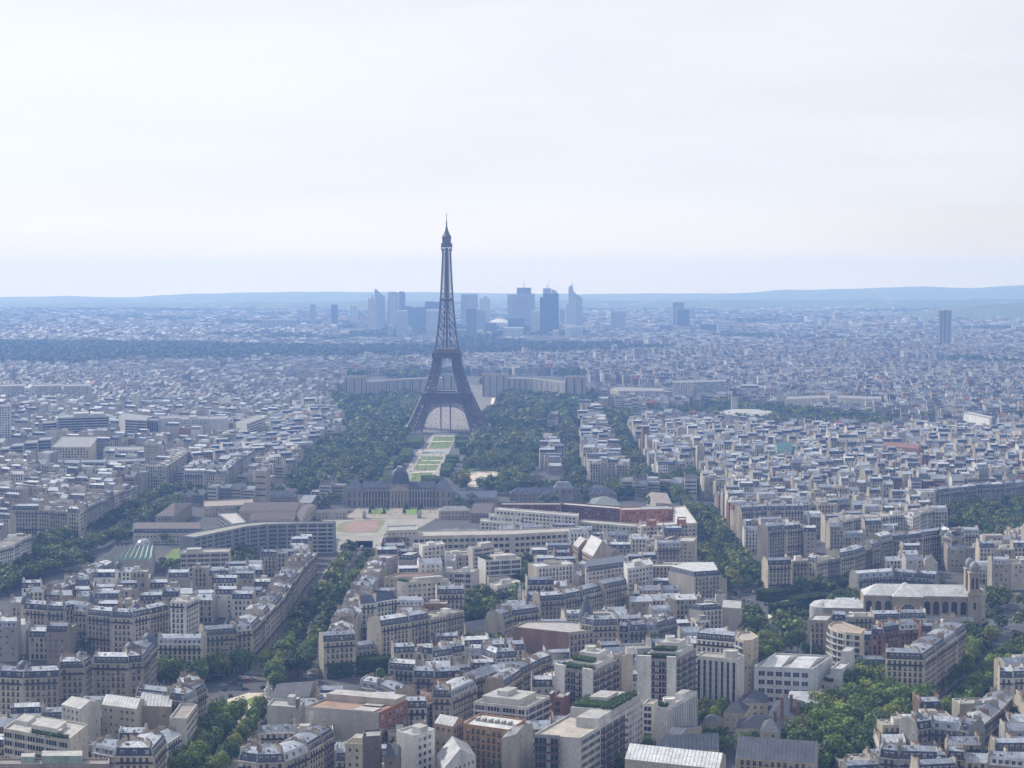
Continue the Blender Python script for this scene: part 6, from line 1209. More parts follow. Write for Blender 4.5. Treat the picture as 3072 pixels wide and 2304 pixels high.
tree_poly('parkL', PL('F', [(-60, 730), (250, 760), (290, 800), (280, 840), (-60, 790)], 5), 9.5, (.95, 1.3), seed=3); tree_poly('parkR', PL('F', [(1150, 750), (1450, 750), (1500, 790), (1380, 810), (1180, 800)], 5), 9.5, (.95, 1.3), seed=4); tree_poly('parkR', PL('F', [(1000, 720), (1100, 700), (1080, 780), (1000, 760)], 5), 9.5, (.9, 1.2), seed=5); tree_poly('parkR', PL('F', [(1440, 772), (1870, 772), (1870, 805), (1440, 805)], 5), 9.5, (.9, 1.2), seed=6)
mark(PL('F', [(-60, 700), (1800, 700), (1860, 800), (2000, 800), (1900, 900), (-60, 850)])); mark(PL('F', [(700, 760), (1300, 760), (1300, 100), (750, 100)]))
def G3(gid, fr, pts, rows, gap, z=8, s=(.95, 1.25), step=9): tree_line(gid, fr, pts, z, step, s, rows=rows, gap=gap)
GROUPS['avb'] = ('leafy tree in the green avenue between the far roof blocks', 'trees of the far right avenue', 0); GROUPS['riv'] = ('leafy tree of the river-side belt on the right', 'river-side trees', 0)
GROUPS['par2'] = ('leafy tree in the street woods beside the far roof blocks', 'trees between the far blocks', 0)
G3('avb', 'G', [(350, 400), (420, 520), (500, 680), (570, 830), (640, 940)], 3, 8); G3('avb', 'G', [(330, 360), (420, 400)], 3, 9)
tree_poly('par2', PL('G', [(180, 1010), (370, 1000), (370, 955), (720, 955), (1080, 885), (1110, 960), (1060, 1060), (600, 1065), (180, 1050)], 6), 9, (.95, 1.25)); mark(PL('G', [(180, 1010), (370, 1000), (370, 955), (720, 955), (1080, 885), (1110, 960), (1060, 1060), (600, 1065), (180, 1050)]))
tree_poly('riv', PL('G', [(300, 290), (560, 335), (1000, 300), (1240, 250), (1500, 265), (1900, 290), (1900, 455), (1400, 405), (1000, 382), (560, 376), (300, 366)], 19), 11, (1.0, 1.35)); tree_poly('riv', PL('H', [(250, 300), (450, 330), (600, 300), (800, 340), (1050, 365), (1400, 375), (1390, 415), (900, 460), (600, 448), (250, 442)], 19), 11, (1.0, 1.35), seed=2)
tree_poly('riv', PL('H', [(1870, 340), (2200, 330), (2200, 420), (1880, 400)], 19), 11, (1, 1.3), seed=3); tree_poly('riv', PL('H', [(580, 150), (740, 140), (740, 240), (580, 220)], 17), 12, (1, 1.4), seed=4); tree_poly('riv', PL('H', [(940, 230), (1030, 240), (1020, 350), (960, 340)], 17), 12, (1, 1.3), seed=5); tree_poly('riv', PL('E', [(190, 280), (480, 290), (700, 300), (780, 320), (770, 360), (200, 350)], 17), 12, (1, 1.3), seed=6); tree_poly('riv', PL('E', [(950, 280), (1350, 275), (1350, 310), (960, 320)], 17), 12, (1, 1.4), seed=7); tree_poly('riv', PL('E', [(1560, 290), (1990, 290), (1900, 320), (1730, 400), (1570, 310)], 19), 11, (1, 1.3), seed=8); tree_poly('riv', PL('I', [(665, 735), (935, 735), (935, 765), (680, 762)], 10), 14, (1.1, 1.4), seed=9)
tree_poly('riv', PL('F', [(1180, 60), (1310, 60), (1310, 120), (1170, 120)], 19), 11, (1, 1.4), seed=10)
for pts in ([(300, 290), (560, 335), (1000, 300), (1240, 250), (1500, 265), (1900, 290), (1900, 455), (1400, 405), (1000, 382), (560, 376), (300, 366)],): mark(PL('G', pts, 19))
mark(PL('H', [(250, 300), (450, 330), (800, 340), (1050, 365), (1400, 375), (1390, 415), (900, 460), (600, 448), (250, 442)], 19)); mark(PL('G', [(330, 360), (420, 380), (700, 940), (570, 960)]))
tree_poly('rsq', PL('h', [(1850, 1350), (2010, 1340), (2230, 1440), (2230, 1640), (2040, 1560), (1850, 1480)], 8), 10, (.9, 1.2), seed=9, keep=.75)
lp_ = PL('e', [(1590, 505), (1960, 480), (2212, 470), (2420, 480), (2420, 545), (1590, 550)], 5); tree_poly('parkL', lp_, 10, (.8, 1.2), seed=12); mark(lp_)
hp = PL('h', [(1440, 720), (1560, 640), (1700, 610), (1900, 540), (2230, 500), (2230, 860), (2060, 860), (2010, 960), (1850, 980), (1720, 830), (1500, 780)], 8); tree_poly('hpk', hp, 10, (.95, 1.25)); mark(hp); sheet('lawn', PL('h', [(2140, 690), (2300, 690), (2300, 730), (2160, 730)]), .1, (.16, .25, .05)); sheet('path', PL('h', [(2010, 930), (2300, 930), (2300, 830), (2060, 840)]), .08, (.40, .37, .33))

# ------------------------------------------------------------------ traced frontages of town houses
row('front row left of the plaza, lower left edge', PL('a', [(-60, 868), (200, 880), (505, 868)], 25), 25, 14, (18, 26), roof='mansard', wall='cream', var=.5)
row('front row left of the plaza, middle stretch', PL('a', [(512, 800), (735, 795), (798, 748)], 25), 25, 14, (16, 24), roof='mansard', wall='cream', var=.5)
row('front row left of the plaza, domed corner', PL('a', [(802, 748), (1110, 752), (1240, 742), (1352, 622)], 25), 25, 14, (16, 22), roof='mansard', wall='cream', var=.5)
row('row behind the dark trees of the plaza', PL('a', [(1358, 590), (1750, 592)], 23), 23, 14, (16, 22), roof='mansard', wall='cream', var=.4)
row('row between the dark plaza trees and the avenue corner', PL('a', [(1758, 522), (2035, 502)], 24), 24, 14, (16, 22), roof='mansard', wall='cream', var=.4)
row('avenue row facing right behind the plaza', [G('a', 2040, 485, 24), G('a', 2180, 470, 24), G('b', 40, 400, 24), G('b', 120, 310, 24), G('b', 235, 180, 24), G('b', 330, 40, 24), G('f', 405, 1165, 24), G('f', 470, 1090, 24), G('f', 525, 1035, 24)], 24, 14, (15, 22), roofs=['mansard', 'mansard', 'flat', 'mansard', 'zinc'], wall='cream', var=1.5)
row('house row left of the courtyard at the lower avenue', PL('a', [(1460, 1075), (1610, 1090), (1790, 985), (1740, 920)], 24), 24, 13, (14, 20), roof='mansard', wall='cream', var=.6)
row('dark dormered house row above the courtyard', PL('a', [(1170, 1030), (1430, 1060)], 24), 24, 11, (13, 17), roof='mansard', var=.3)
row('dormered pair at the bottom of the lower avenue', PL('a', [(790, 1520), (990, 1560), (1330, 1560), (1440, 1430)], 25), 25, 14, (15, 22), roof='mansard', wall='cream', var=.4)
row('back houses behind the dormered pair', PL('a', [(1020, 1420), (1240, 1420)], 24), 24, 12, (14, 18), roof='mansard', var=.3)
row('small house facing the lower avenue trees', PL('a', [(1440, 1440), (1560, 1360)], 20), 20, 12, (14, 18), roof='zinc', wall='white', var=.3)
row('curved dark mansard row with domes, left part', PL('a', [(205, 285), (400, 300), (560, 305), (640, 292), (750, 300)], 23), 23, 13, (14, 20), roof='mansard', wall='cream', var=.4)
row('curved pale mansard row with domes, right part', PL('a', [(752, 335), (960, 355), (1150, 362), (1290, 332), (1460, 292)], 23), 23, 13, (14, 20), roof='mansard', wall='cream', var=.4)
row('white stepped house group above the curved row', PL('a', [(1470, 250), (1600, 255), (1720, 200)], 29), 29, 12, (14, 18), roof='flat', wall='white', var=2.0)
row('long row facing right towards the avenue', PL('e', [(560, 1385), (700, 1310), (850, 1215), (995, 1140)], 18), 18, 13, (14, 20), roof='mansard', wall='cream', var=.8)
row('wedge-shaped corner house row by the plaza', PL('b', [(583, 568), (862, 550)], 22), 22, 14, (20, 26), roof='mansard', wall='cream', var=.3)
row('low row right of the wedge-shaped corner house', PL('b', [(865, 655), (1080, 625)], 12), 12, 12, (13, 17), roof='mansard', wall='cream', var=.3)
row('long cream row above the clipped trees', PL('b', [(1078, 442), (1330, 402), (1500, 372), (1800, 305)], 26), 26, 14, (16, 22), roofs=['mansard', 'mansard', 'flat', 'flat'], wall='cream', var=.4)
row('avenue row facing left behind the wedge-shaped house', [G('f', 985, 1085, 22), G('f', 905, 1210, 22), G('b', 800, 140, 22), G('b', 735, 265, 22), G('b', 650, 395, 22), G('b', 590, 540, 22)], 22, 14, (14, 20), roofs=['zinc', 'mansard', 'zinc'], wall='cream', var=1.5, test=True)
row('white gabled houses behind the long cream row', PL('b', [(900, 235), (1040, 225), (1230, 195)], 25), 25, 12, (13, 18), roof='slate', wall='white', var=.8)
row('grey zinc row in the middle of the centre blocks', PL('b', [(1860, 900), (2075, 820), (2330, 790)], 17), 17, 12, (13, 18), roof='zinc', wall='grey', var=.8)
row('slate dormer row behind the tan sheet-roofed hall', PL('b', [(1140, 800), (1370, 818)], 20), 20, 13, (15, 20), roof='mansard', var=.4)
row('dormered row left of the white gabled corner house', PL('b', [(1355, 875), (1540, 880), (1770, 865)], 20), 20, 13, (14, 19), roof='mansard', var=.6)
row('white gabled corner house row above the brick block', PL('b', [(1525, 1045), (1690, 1048), (1910, 950)], 25), 25, 14, (18, 26), roof='mansard', wall='cream', var=.3)
row('small red-roofed terrace beside the brick block', PL('b', [(1325, 1130), (1540, 1090)], 19), 19, 12, (13, 18), roof='tile', wall='cream', var=.3)
row('steep zinc house pair above the brick block', PL('b', [(890, 950), (1040, 975), (1190, 1045)], 20), 20, 13, (14, 18), roof='mansard', wall='cream', var=.8)
row('slate house group right of the clipped trees', PL('b', [(1430, 680), (1530, 690), (1700, 665), (1800, 650)], 19), 19, 12, (12, 16), roof='mansard', var=1.5)
row('white dormered houses below the low slate house', PL('b', [(1830, 690), (1950, 690), (2065, 735), (2250, 720)], 16), 16, 11, (11, 15), roof='mansard', wall='white', var=1.2)
row('wedge block at the bottom, dark mansard front', PL('a', [(2060, 1590), (2212, 1610), (2460, 1600), (2670, 1510), (2890, 1380)], 24), 24, 14, (14, 20), roof='mansard', wall='cream', var=.5)
row('ochre mansard row facing right in the centre', [G('b', 2150, 960, 18), G('c', 90, 860, 18), G('c', 240, 780, 18), G('c', 350, 740, 18)], 18, 12, (14, 18), roof='mansard', wall='ochre', var=.4)
row('long mansard row with a domed end, centre left part', [G('b', 2140, 375, 20), G('c', 0, 345, 20), G('c', 240, 312, 20)], 20, 13, (14, 19), roof='mansard', wall='cream', var=.4)
row('long mansard row below the large white offices', PL('c', [(242, 218), (460, 202), (615, 172), (800, 125)], 24), 24, 13, (14, 20), roof='mansard', wall='cream', var=.4)
row('tall mansard house below the large white offices', PL('c', [(806, 112), (998, 72)], 26), 26, 13, (18, 24), roof='mansard', wall='cream', var=.2)
row('domed corner house with slate cone in the centre', PL('c', [(595, 412), (700, 432), (915, 425)], 26), 26, 14, (16, 24), roof='mansard', wall='cream', var=.2)
row('slate houses with steep roofs right of the domed corner', PL('c', [(920, 470), (1010, 475), (1180, 470), (1260, 455), (1430, 400)], 20), 20, 13, (12, 17), roof='mansard', wall='grey', var=1.0)
row('small white houses below the blank-gabled white house', PL('c', [(1590, 395), (1710, 390)], 17), 17, 11, (12, 16), roof='flat', wall='white', var=.4)
row('white dormered house next to the beige tower', PL('c', [(1592, 545), (1930, 575)], 29), 29, 13, (18, 26), roof='mansard', wall='white', var=.2)
row('roof rows between the church and the curved block', PL('d', [(550, 365), (670, 372), (910, 370)], 21), 21, 12, (13, 18), roofs=['mansard', 'flat', 'flat'], wall='cream', var=1.2)
row('zinc-roofed row directly in front of the church', PL('d', [(920, 378), (1370, 372)], 19), 19, 12, (14, 19), roof='mansard', var=.4)
row('brick mansard pair in the church-side courtyard', PL('d', [(890, 500), (1000, 505), (1140, 480), (1300, 470)], 20), 20, 12, (13, 17), roofs=['mansard'], wall='brick', var=.8)
row('white house pair at the right edge', PL('d', [(2000, 880), (2120, 885), (2260, 880)], 21), 21, 13, (14, 20), roof='mansard', wall='white', var=.4)
row('long zinc-roofed range with brick chimneys, right edge', PL('d', [(1850, 1290), (2010, 1150), (2110, 1040)], 17), 17, 13, (14, 20), roof='zinc', wall='cream', var=.3)
row('house front facing the garden at the lower right', PL('d', [(1290, 1330), (1420, 1310), (1650, 1330), (1740, 1350)], 21), 21, 13, (14, 19), roof='mansard', wall='grey', var=.5)
row('bottom right row of slate-fronted houses', PL('d', [(960, 1560), (1130, 1580), (1470, 1590)], 21), 21, 13, (14, 19), roof='mansard', wall='grey', var=.5)
row('bottom right back row', PL('d', [(1540, 1590), (1700, 1600), (1900, 1610), (2230, 1640)], 20), 20, 12, (13, 18), roofs=['mansard', 'zinc'], wall='cream', var=1.0)
row('right avenue row opposite the church square', PL('h', [(0, 1140), (205, 1132)], 23), 23, 13, (20, 26), roof='mansard', wall='cream', var=.2)
row('street row above the church square hedges', PL('h', [(210, 1115), (345, 1108), (415, 1120), (512, 1095), (750, 1050), (845, 1015), (970, 975)], 22), 22, 13, (14, 20), roofs=['flat', 'mansard', 'flat', 'flat', 'mansard', 'mansard'], var=1.0)
row('ornate street row climbing towards the right park', PL('h', [(975, 940), (1080, 915), (1210, 905), (1335, 890), (1480, 870), (1585, 925), (1690, 870), (1830, 868)], 24), 24, 13, (13, 18), roof='mansard', wall='cream', var=2.0)
row('avenue-side houses facing left above the right avenue', PL('g', [(2060, 960), (2130, 1060), (2212, 1175)], 23), 23, 13, (14, 20), roof='mansard', wall='cream', var=.6, test=True)
row('right avenue block, third from the church square', PL('g', [(1885, 790), (1985, 880), (2212, 850), (2500, 820)], 23), 23, 13, (14, 20), roof='mansard', wall='cream', var=.6, test=True)
row('right avenue block, fourth from the church square', PL('g', [(1710, 520), (1770, 610), (1850, 690), (2212, 665), (2520, 660)], 24), 24, 13, (14, 20), roof='mansard', wall='cream', var=.6, test=True)
row('curved street front left of the right park', PL('h', [(215, 610), (365, 620), (520, 610), (720, 590)], 24), 24, 13, (14, 20), roofs=['mansard', 'flat', 'mansard'], wall='cream', var=.8, test=True)
row('mansard terrace behind the church', PL('h', [(780, 1255), (1085, 1232), (1440, 1262)], 18), 18, 12, (16, 22), roof='mansard', wall='grey', var=.2)
row('long terrace behind the right park', PL('h', [(1280, 530), (1480, 520), (1800, 480), (2050, 470), (2230, 440)], 23), 23, 14, (16, 22), roof='mansard', wall='grey', var=.4)
row('white curved terrace with a stepped roof left of the park', PL('h', [(640, 760), (810, 730), (1170, 705), (1250, 725), (1430, 655)], 24), 24, 14, (16, 24), roof='flat', wall='white', var=1.0)
row('left diagonal avenue frontage, near part', PL('e', [(-40, 1000), (120, 960), (270, 880)], 27), 27, 13, (14, 20), roof='flat', wall='white', var=.8)
row('left diagonal avenue frontage, middle part', PL('e', [(100, 660), (330, 660), (690, 690), (800, 620), (1020, 510), (1190, 450)], 26), 26, 13, (14, 20), roofs=['mansard', 'flat', 'flat'], wall='cream', var=.8)
row('left diagonal avenue frontage, far part', PL('e', [(1250, 285), (1430, 290), (1560, 210), (1650, 150)], 25), 25, 13, (14, 20), roof='flat', wall='cream', var=.8)
row('ornate row facing the far barracks trees', PL('e', [(1585, 350), (1760, 350), (1940, 365), (2060, 270), (2212, 170)], 24), 24, 13, (14, 20), roof='mansard', wall='cream', var=.8)
for fr, x, y, rr, kd, z in (('a', 205, 850, 4.2, 0, 25), ('a', 700, 745, 3.2, 0, 25), ('a', 1130, 700, 4.6, 0, 25), ('a', 1285, 620, 4.4, 0, 25), ('a', 1985, 460, 4.2, 2, 24), ('a', 235, 240, 3.6, 0, 23), ('a', 610, 265, 3.4, 0, 23), ('a', 790, 280, 3.4, 1, 23), ('a', 1170, 330, 3.6, 0, 23), ('c', 640, 390, 4.6, 1, 26), ('b', 90, 210, 4.0, 0, 24), ('d', 1290, 1290, 3.4, 0, 21), ('e', 1030, 1130, 3.6, 0, 22)):
    p = G(fr, x, y, z); domes.append((p, rr, kd, z))
# ------------------------------------------------------------------ mid-distance blocks that stand out
def B2(name, cat, label, fr, pts, h, fac, **k):
    k.setdefault('near', False); k.setdefault('rc', (.24, .245, .26)); return B3(name, cat, label, fr, pts, h, fac, **k)
GL = (.30, .36, .40)
B2('apartment_slab', 'apartment block', 'wide apartment block with many stacked balconies near the left river trees', 'E', [(375, 335), (705, 325), (705, 305)], 36, ['balc', 'few', 'blank', 'few'], wc=(.50, .49, .47), extras=[('rooftop_cabin', .3, .6, .2, .8, 0, 5, (.5, .5, .5)), ('rooftop_cabin', .65, .9, .2, .8, 0, 4, (.5, .5, .5))])
B2('apartment_slab', 'apartment block', 'smaller cream balconied block left of the wide balconied block', 'E', [(275, 370), (368, 362), (368, 350)], 28, ['balc', 'few', 'blank', 'few'], wc=(.55, .52, .46))
B2('office_slab', 'office', 'grey office with a rounded banded corner by the left river trees', 'E', [(770, 318), (810, 345), (950, 352), (960, 320), (800, 300)], 36, ['blank', 'strip', 'strip', 'blank', 'blank'], wc=(.50, .49, .47))
B2('office_slab', 'office', 'dark glazed office with vertical fins beside the rounded banded office', 'E', [(955, 350), (1025, 352), (1030, 340)], 34, ['vert', 'few', 'blank', 'blank'], wc=(.34, .35, .38))
B2('office_slab', 'office', 'pale blank-walled office in the left office row', 'E', [(1030, 340), (1165, 335), (1165, 318)], 34, ['few', 'few', 'blank', 'few'], wc=(.56, .56, .57))
B2('office_slab', 'office', 'white gridded office in the middle of the left office row', 'E', [(1170, 345), (1345, 340), (1345, 322)], 33, ['grid', 'few', 'blank', 'few'], wc=(.60, .60, .60), extras=[CAB])
B2('office_slab', 'office', 'long low office front below the left office row', 'E', [(1015, 425), (1340, 430), (1340, 415)], 14, ['strip', 'few', 'blank', 'few'], wc=(.48, .48, .49))
B2('office_slab', 'office', 'tall grey office with a sloping pale side in the left office row', 'E', [(1345, 345), (1470, 340), (1480, 318)], 35, ['few', 'few', 'blank', 'few'], wc=(.50, .51, .54))
B2('office_slab', 'office', 'banded office with a bright blank end, right end of the left office row', 'E', [(1530, 360), (1600, 372), (1720, 330)], 33, ['blank', 'strip', 'blank', 'blank'], wc=(.64, .63, .60))
B2('office_slab', 'office', 'cream-yellow office with a grid of windows left of centre', 'E', [(332, 525), (585, 525), (640, 455)], 26, ['grid', 'few', 'blank', 'few'], wc=(.62, .55, .40))
B2('office_slab', 'office', 'plain grey cube-shaped block with a blank front', 'E', [(243, 560), (320, 568), (375, 550)], 27, ['few', 'few', 'blank', 'few'], wc=(.54, .53, .54), wallcols=[(.56, .55, .56), (.34, .31, .30), (.4, .4, .4), (.4, .4, .4)])
B2('glass_offices', 'office', 'long low blue-green glass office range, left half', 'E', [(375, 622), (675, 622), (675, 605)], 20, ['strip', 'few', 'blank', 'few'], wc=(.36, .45, .50))
B2('glass_offices', 'office', 'long low blue-green glass office range, right half', 'E', [(682, 622), (940, 612), (940, 596)], 20, ['strip', 'few', 'blank', 'few'], wc=(.38, .44, .48))
B2('office_slab', 'office', 'pale stepped office block above the glass ranges', 'E', [(670, 545), (1050, 545), (1060, 520)], 22, ['grid', 'few', 'blank', 'few'], wc=(.52, .52, .54))
B2('residential_tower', 'apartment tower', 'white ribbed tower at the left edge of the photo', 'E', [(-70, 262), (72, 256), (72, 245)], 62, ['grid', 'few', 'blank', 'few'], wc=(.60, .60, .60))
for i, (a, b, y) in enumerate(((0, 60, 540), (70, 150, 520), (160, 240, 500), (245, 330, 480))): B2('apartment_slab', 'apartment block', '%s of four stepped dark-windowed slabs at the left edge' % ORD[i], 'E', [(a, y), (b, y-5), (b+10, y-25)], 30, ['balc', 'few', 'blank', 'few'], wc=(.40, .40, .42))
for i, (a, b) in enumerate(((0, 190), (210, 400), (410, 590))): B2('apartment_block', 'apartment block', '%s of three big pale facade blocks on the far left hillside' % ORD[i], 'E', [(a, 130), (b, 125), (b, 112)], 36, ['grid', 'few', 'blank', 'few'], wc=(.56, .52, .45))
B2('office_block', 'office', 'white block with bright side wall on the far bank, right of the palace', 'G', [(880, 135), (1050, 130), (1050, 115)], 40, ['grid', 'few', 'blank', 'few'], wc=(.62, .61, .58))
B2('office_block', 'office', 'lower white front below the far-bank white block', 'G', [(878, 235), (1048, 232), (1048, 222)], 20, ['punch', 'few', 'blank', 'few'], wc=(.60, .58, .55))
B2('office_block', 'office', 'wide blue-grey office with a regular window grid on the far bank', 'G', [(1058, 130), (1322, 125), (1322, 110)], 36, ['grid', 'few', 'blank', 'few'], wc=(.46, .48, .50))
B2('apartment_block', 'apartment block', 'rounded cream corner block on the far bank above the river trees', 'G', [(360, 190), (430, 205), (800, 205), (800, 180), (400, 170)], 26, ['grid', 'grid', 'few', 'blank', 'blank'], wc=(.56, .52, .46))
B2('apartment_block', 'apartment block', 'pale mansion on the far bank with a slate roof', 'G', [(1440, 175), (1590, 175), (1590, 160)], 24, ['punch', 'few', 'blank', 'few'], wc=(.54, .53, .52), roof='mansard')
B2('apartment_block', 'apartment block', 'bright white blank-sided block near the right edge', 'H', [(1640, 395), (1850, 440), (1870, 420)], 30, ['few', 'few', 'blank', 'few'], wc=(.72, .72, .72))
B2('market_hall', 'hall', 'steep mint-green roofed hall among the right rooftops', 'H', [(85, 710), (215, 690), (200, 665)], 22, ['few', 'few', 'blank', 'few'], wc=(.30, .45, .43), rc=(.15, .32, .30), roof='gable', rh=9)
B2('museum', 'museum', 'pale curved museum with tall columns behind the river trees', 'H', [(150, 275), (450, 262), (600, 262), (950, 275), (950, 250), (600, 240), (450, 240), (180, 250)], 24, ['few', 'colon', 'few', 'few', 'blank', 'blank', 'blank', 'few'], wc=(.60, .57, .50))
B2('brick_range', 'building', 'long low red tile-roofed range in the right quarter', 'H', [(960, 655), (1260, 680), (1270, 665)], 20, ['few', 'few', 'blank', 'few'], wc=(.40, .22, .16), rc=(.21, .11, .08), roof='gable', rh=4)
def canopy():
    p = G('G', 1505, 385, 14); m = MB(); n = 28; c = (.42, .42, .42)
    for j, (k0, z0, k1, z1) in enumerate(((1.0, 14, .75, 17), (.75, 17, .4, 18.5), (.4, 18.5, 0.001, 19))):
        for i in range(n):
            a, b = 6.2832*i/n, 6.2832*(i+1)/n; f = lambda k, t, z: (p.x+48*k*math.cos(t), p.y+60*k*math.sin(t), z); m.face([f(k0, a, z0), f(k0, b, z0), f(k1, b, z1), f(k1, a, z1)], iW, c)
    m.lathe(p.x, p.y, [(40, -.5), (40, 14)], iW, (.5, .5, .5), 20); tag(m.obj('oval_hall', None, (p.x, p.y, 0), (p.x, p.y, 0)), 'low oval hall with a smooth white roof in front of the river trees', 'hall')
    q = G('G', 1392, 440, 0); m = MB(); m.box((q.x-5, q.y-5, -.5), (q.x+5, q.y+5, 38), iW, (.42, .40, .38)); m.lathe(q.x, q.y, [(7, 38), (0, 54)], iR, SLATE[1], 4, .785, .785+6.2832); tag(m.obj('church_tower', None, (q.x, q.y, 0), (q.x, q.y, 0)), 'small grey church tower with a pointed slate spire by the river trees', 'church tower')
canopy()
mark(strip([G('E', -50, 400, 0), G('E', 2000, 290, 0)], 60))
for q in ([(260, 530), (1730, 525), (1730, 465), (260, 470)], [(230, 700), (660, 690), (660, 620), (230, 630)], [(370, 745), (950, 735), (950, 690), (370, 700)], [(660, 650), (1060, 650), (1060, 610), (660, 610)], [(-20, 700), (340, 640), (340, 570), (-20, 600)]): mark(PL('E', q))

# ------------------------------------------------------------------ generic infill of the remaining ground
fill('left quarter', [G('P', 0, 2010), G('P', 200, 1990), G('P', 480, 1900), G('P', 780, 1860), G('P', 880, 1760), G('P', 950, 1660), G('P', 760, 1690, 14), G('P', 540, 1700, 27), G('P', 330, 1680, 27), G('P', 60, 1755, 26), G('P', -80, 1810, 26)], .05, 1, cross=70, h=(15.5, 20.5), street=7.5, court=5, flat=.1, wd=(10, 16))
fill('lower left courts', [G('a', -50, 1300), G('a', 900, 1250), G('a', 1500, 1180), G('a', 1500, 1500), G('a', 800, 1660), G('a', -50, 1700)], .05, 2, h=(12.5, 18.5))
fill('bottom centre', [G('b', 60, 1120), G('b', 560, 870), G('b', 1170, 740), G('b', 1800, 640), G('c', 0, 420), G('c', 900, 480), G('c', 1600, 620), G('c', 2100, 700), G('c', 2000, 1000), G('c', 1000, 1400), G('c', 100, 2000), G('b', 0, 2000)], .12, 3, h=(10.5, 16.5), street=8, court=6.5)
fill('centre', [G('f', 620, 1560), G('f', 900, 1250), G('f', 1000, 1080), G('g', 0, 960), G('g', 1600, 960), G('g', 1900, 1450), G('c', 1900, 400), G('c', 900, 480), G('c', 0, 420), G('b', 1100, 640), G('b', 620, 600)], .08, 4, h=(12.5, 18.5), street=9, court=6.5)
fill('lower right', [G('d', 700, 1680), G('d', 1000, 1480), G('d', 1290, 1240), G('d', 1700, 1180), G('d', 2100, 780), G('d', 2400, 600), G('d', 2400, 2400), G('d', 600, 2200)], .1, 5, h=(12.5, 18.5), street=7, court=5.5)
fill('church quarter', [G('d', 560, 420), G('d', 1000, 330), G('d', 1500, 360), G('d', 1700, 500), G('d', 1300, 760), G('d', 1000, 760), G('d', 700, 760)], .04, 6, h=(12.5, 17.5), street=8)
fill('right near quarter', [G('h', -100, 1100), G('h', 900, 1020), G('h', 1820, 880), G('h', 1400, 720), G('h', 700, 640), G('h', 0, 620), G('g', 1700, 560), G('g', 1950, 880)], .12, 7, h=(16.5, 21.5), street=8, court=6.5, cross=80)
fill('right edge quarter', [G('h', 830, 1260), G('h', 1400, 1130), G('h', 1850, 1000), G('h', 2300, 980), G('h', 2300, 1380), G('h', 1860, 1330), G('h', 1440, 1280)], .1, 8, h=(13.5, 19.5), street=9)
fill('left edge quarter', [G('e', -100, 1050), G('e', 250, 880), G('e', 700, 740), G('e', 1200, 500), G('e', 1600, 340), G('E', 1900, 320), G('E', 1500, 290), G('E', -100, 280), G('P', -250, 1400), G('P', -250, 1700)], -.35, 9, h=(16.5, 24.5), street=9, court=7, flat=.35, wd=(10, 20), depth=10)
fill('left of park', [G('E', 1190, 700), G('E', 1700, 700), G('E', 1620, 760), G('E', 1840, 780), G('E', 2050, 560), G('E', 2120, 350), G('E', 1950, 300), G('E', 1500, 460)], .55, 10, h=(16.5, 21.5), street=12)
fill('first far block right of park', [G('F', 1525, 775), G('F', 1720, 775), G('F', 1705, 515), G('F', 1590, 515)], .02, 11, h=(16.5, 20.5), street=2, court=2, cross=400, wall='cream', trees=0); fill('small far block right of park', [G('F', 1590, 435), G('F', 1690, 435), G('F', 1680, 350), G('F', 1600, 350)], .02, 12, h=(16.5, 19.5), street=3, court=5, wall='cream')
fill('big far block right of park', [G('G', 190, 980), G('G', 520, 950), G('G', 300, 360), G('G', 110, 350)], .02, 13, h=(17.5, 21.5), street=2, court=2, cross=500, wall='cream', trees=0)
fill('right far quarter', [G('G', 730, 960), G('G', 1130, 880), G('G', 1130, 1060), G('G', 1300, 1290), G('H', 200, 1180), G('H', 1300, 1050), G('H', 2300, 950), G('H', 2400, 420, 26), G('H', 900, 465, 26), G('G', 1400, 415, 26), G('G', 1000, 388, 26), G('G', 430, 380, 26)], .16, 14, h=(15.5, 21.5), street=6.5, court=4.5, cross=70, wd=(8, 14), depth=9.5)
# ------------------------------------------------------------------ towers on the skyline
def tower_mat(c, floors=3.6): return c
def skyline(label, xs, yt, D, c, fr='I', depth=34, top=None, name='office_tower', cat='tower', side=None, extra=None, prism=None):
    """rectangular skyscraper whose front spans xs at distance D with its roof at yt"""
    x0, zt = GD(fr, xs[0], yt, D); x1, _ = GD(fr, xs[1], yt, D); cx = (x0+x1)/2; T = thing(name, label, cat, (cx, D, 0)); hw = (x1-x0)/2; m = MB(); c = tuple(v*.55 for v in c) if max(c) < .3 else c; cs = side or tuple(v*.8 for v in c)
    if top is None: top = (0, 0)
    za, zb = zt-top[0], zt-top[1]
    P_ = [(-hw, 0), (hw, 0), (hw, depth), (-hw, depth)]; Z_ = [za, zb, zb, za]
    for i in range(4):
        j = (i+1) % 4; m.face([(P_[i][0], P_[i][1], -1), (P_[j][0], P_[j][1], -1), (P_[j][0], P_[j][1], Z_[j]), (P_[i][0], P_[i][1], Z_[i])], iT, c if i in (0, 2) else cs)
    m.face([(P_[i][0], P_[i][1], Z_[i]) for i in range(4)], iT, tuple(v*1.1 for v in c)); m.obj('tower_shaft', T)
    r = random.Random(hash_(label)); zt2 = min(za, zb)
    nb = max(3, min(9, int(hw/4)))
    for i in range(nb):                                                  # glazing bays
        w_ = 2*hw/nb; b = MB(); x = -hw+(i+.5)*w_; b.face([(x-w_*.36, -.3, 4), (x+w_*.36, -.3, 4), (x+w_*.36, -.3, zt2-6), (x-w_*.36, -.3, zt2-6)], iT, tuple(v*.72 for v in c)); b.obj('glazing_bay', T)
    if extra:
        for nm, ex0, ex1, ez0, ez1, ec in extra:
            b = MB(); b.box((-hw+2*hw*ex0, 3, zt+ez0), (-hw+2*hw*ex1, depth-3, zt+ez1), iT, ec); b.obj(nm, T)
    return T, hw, zt
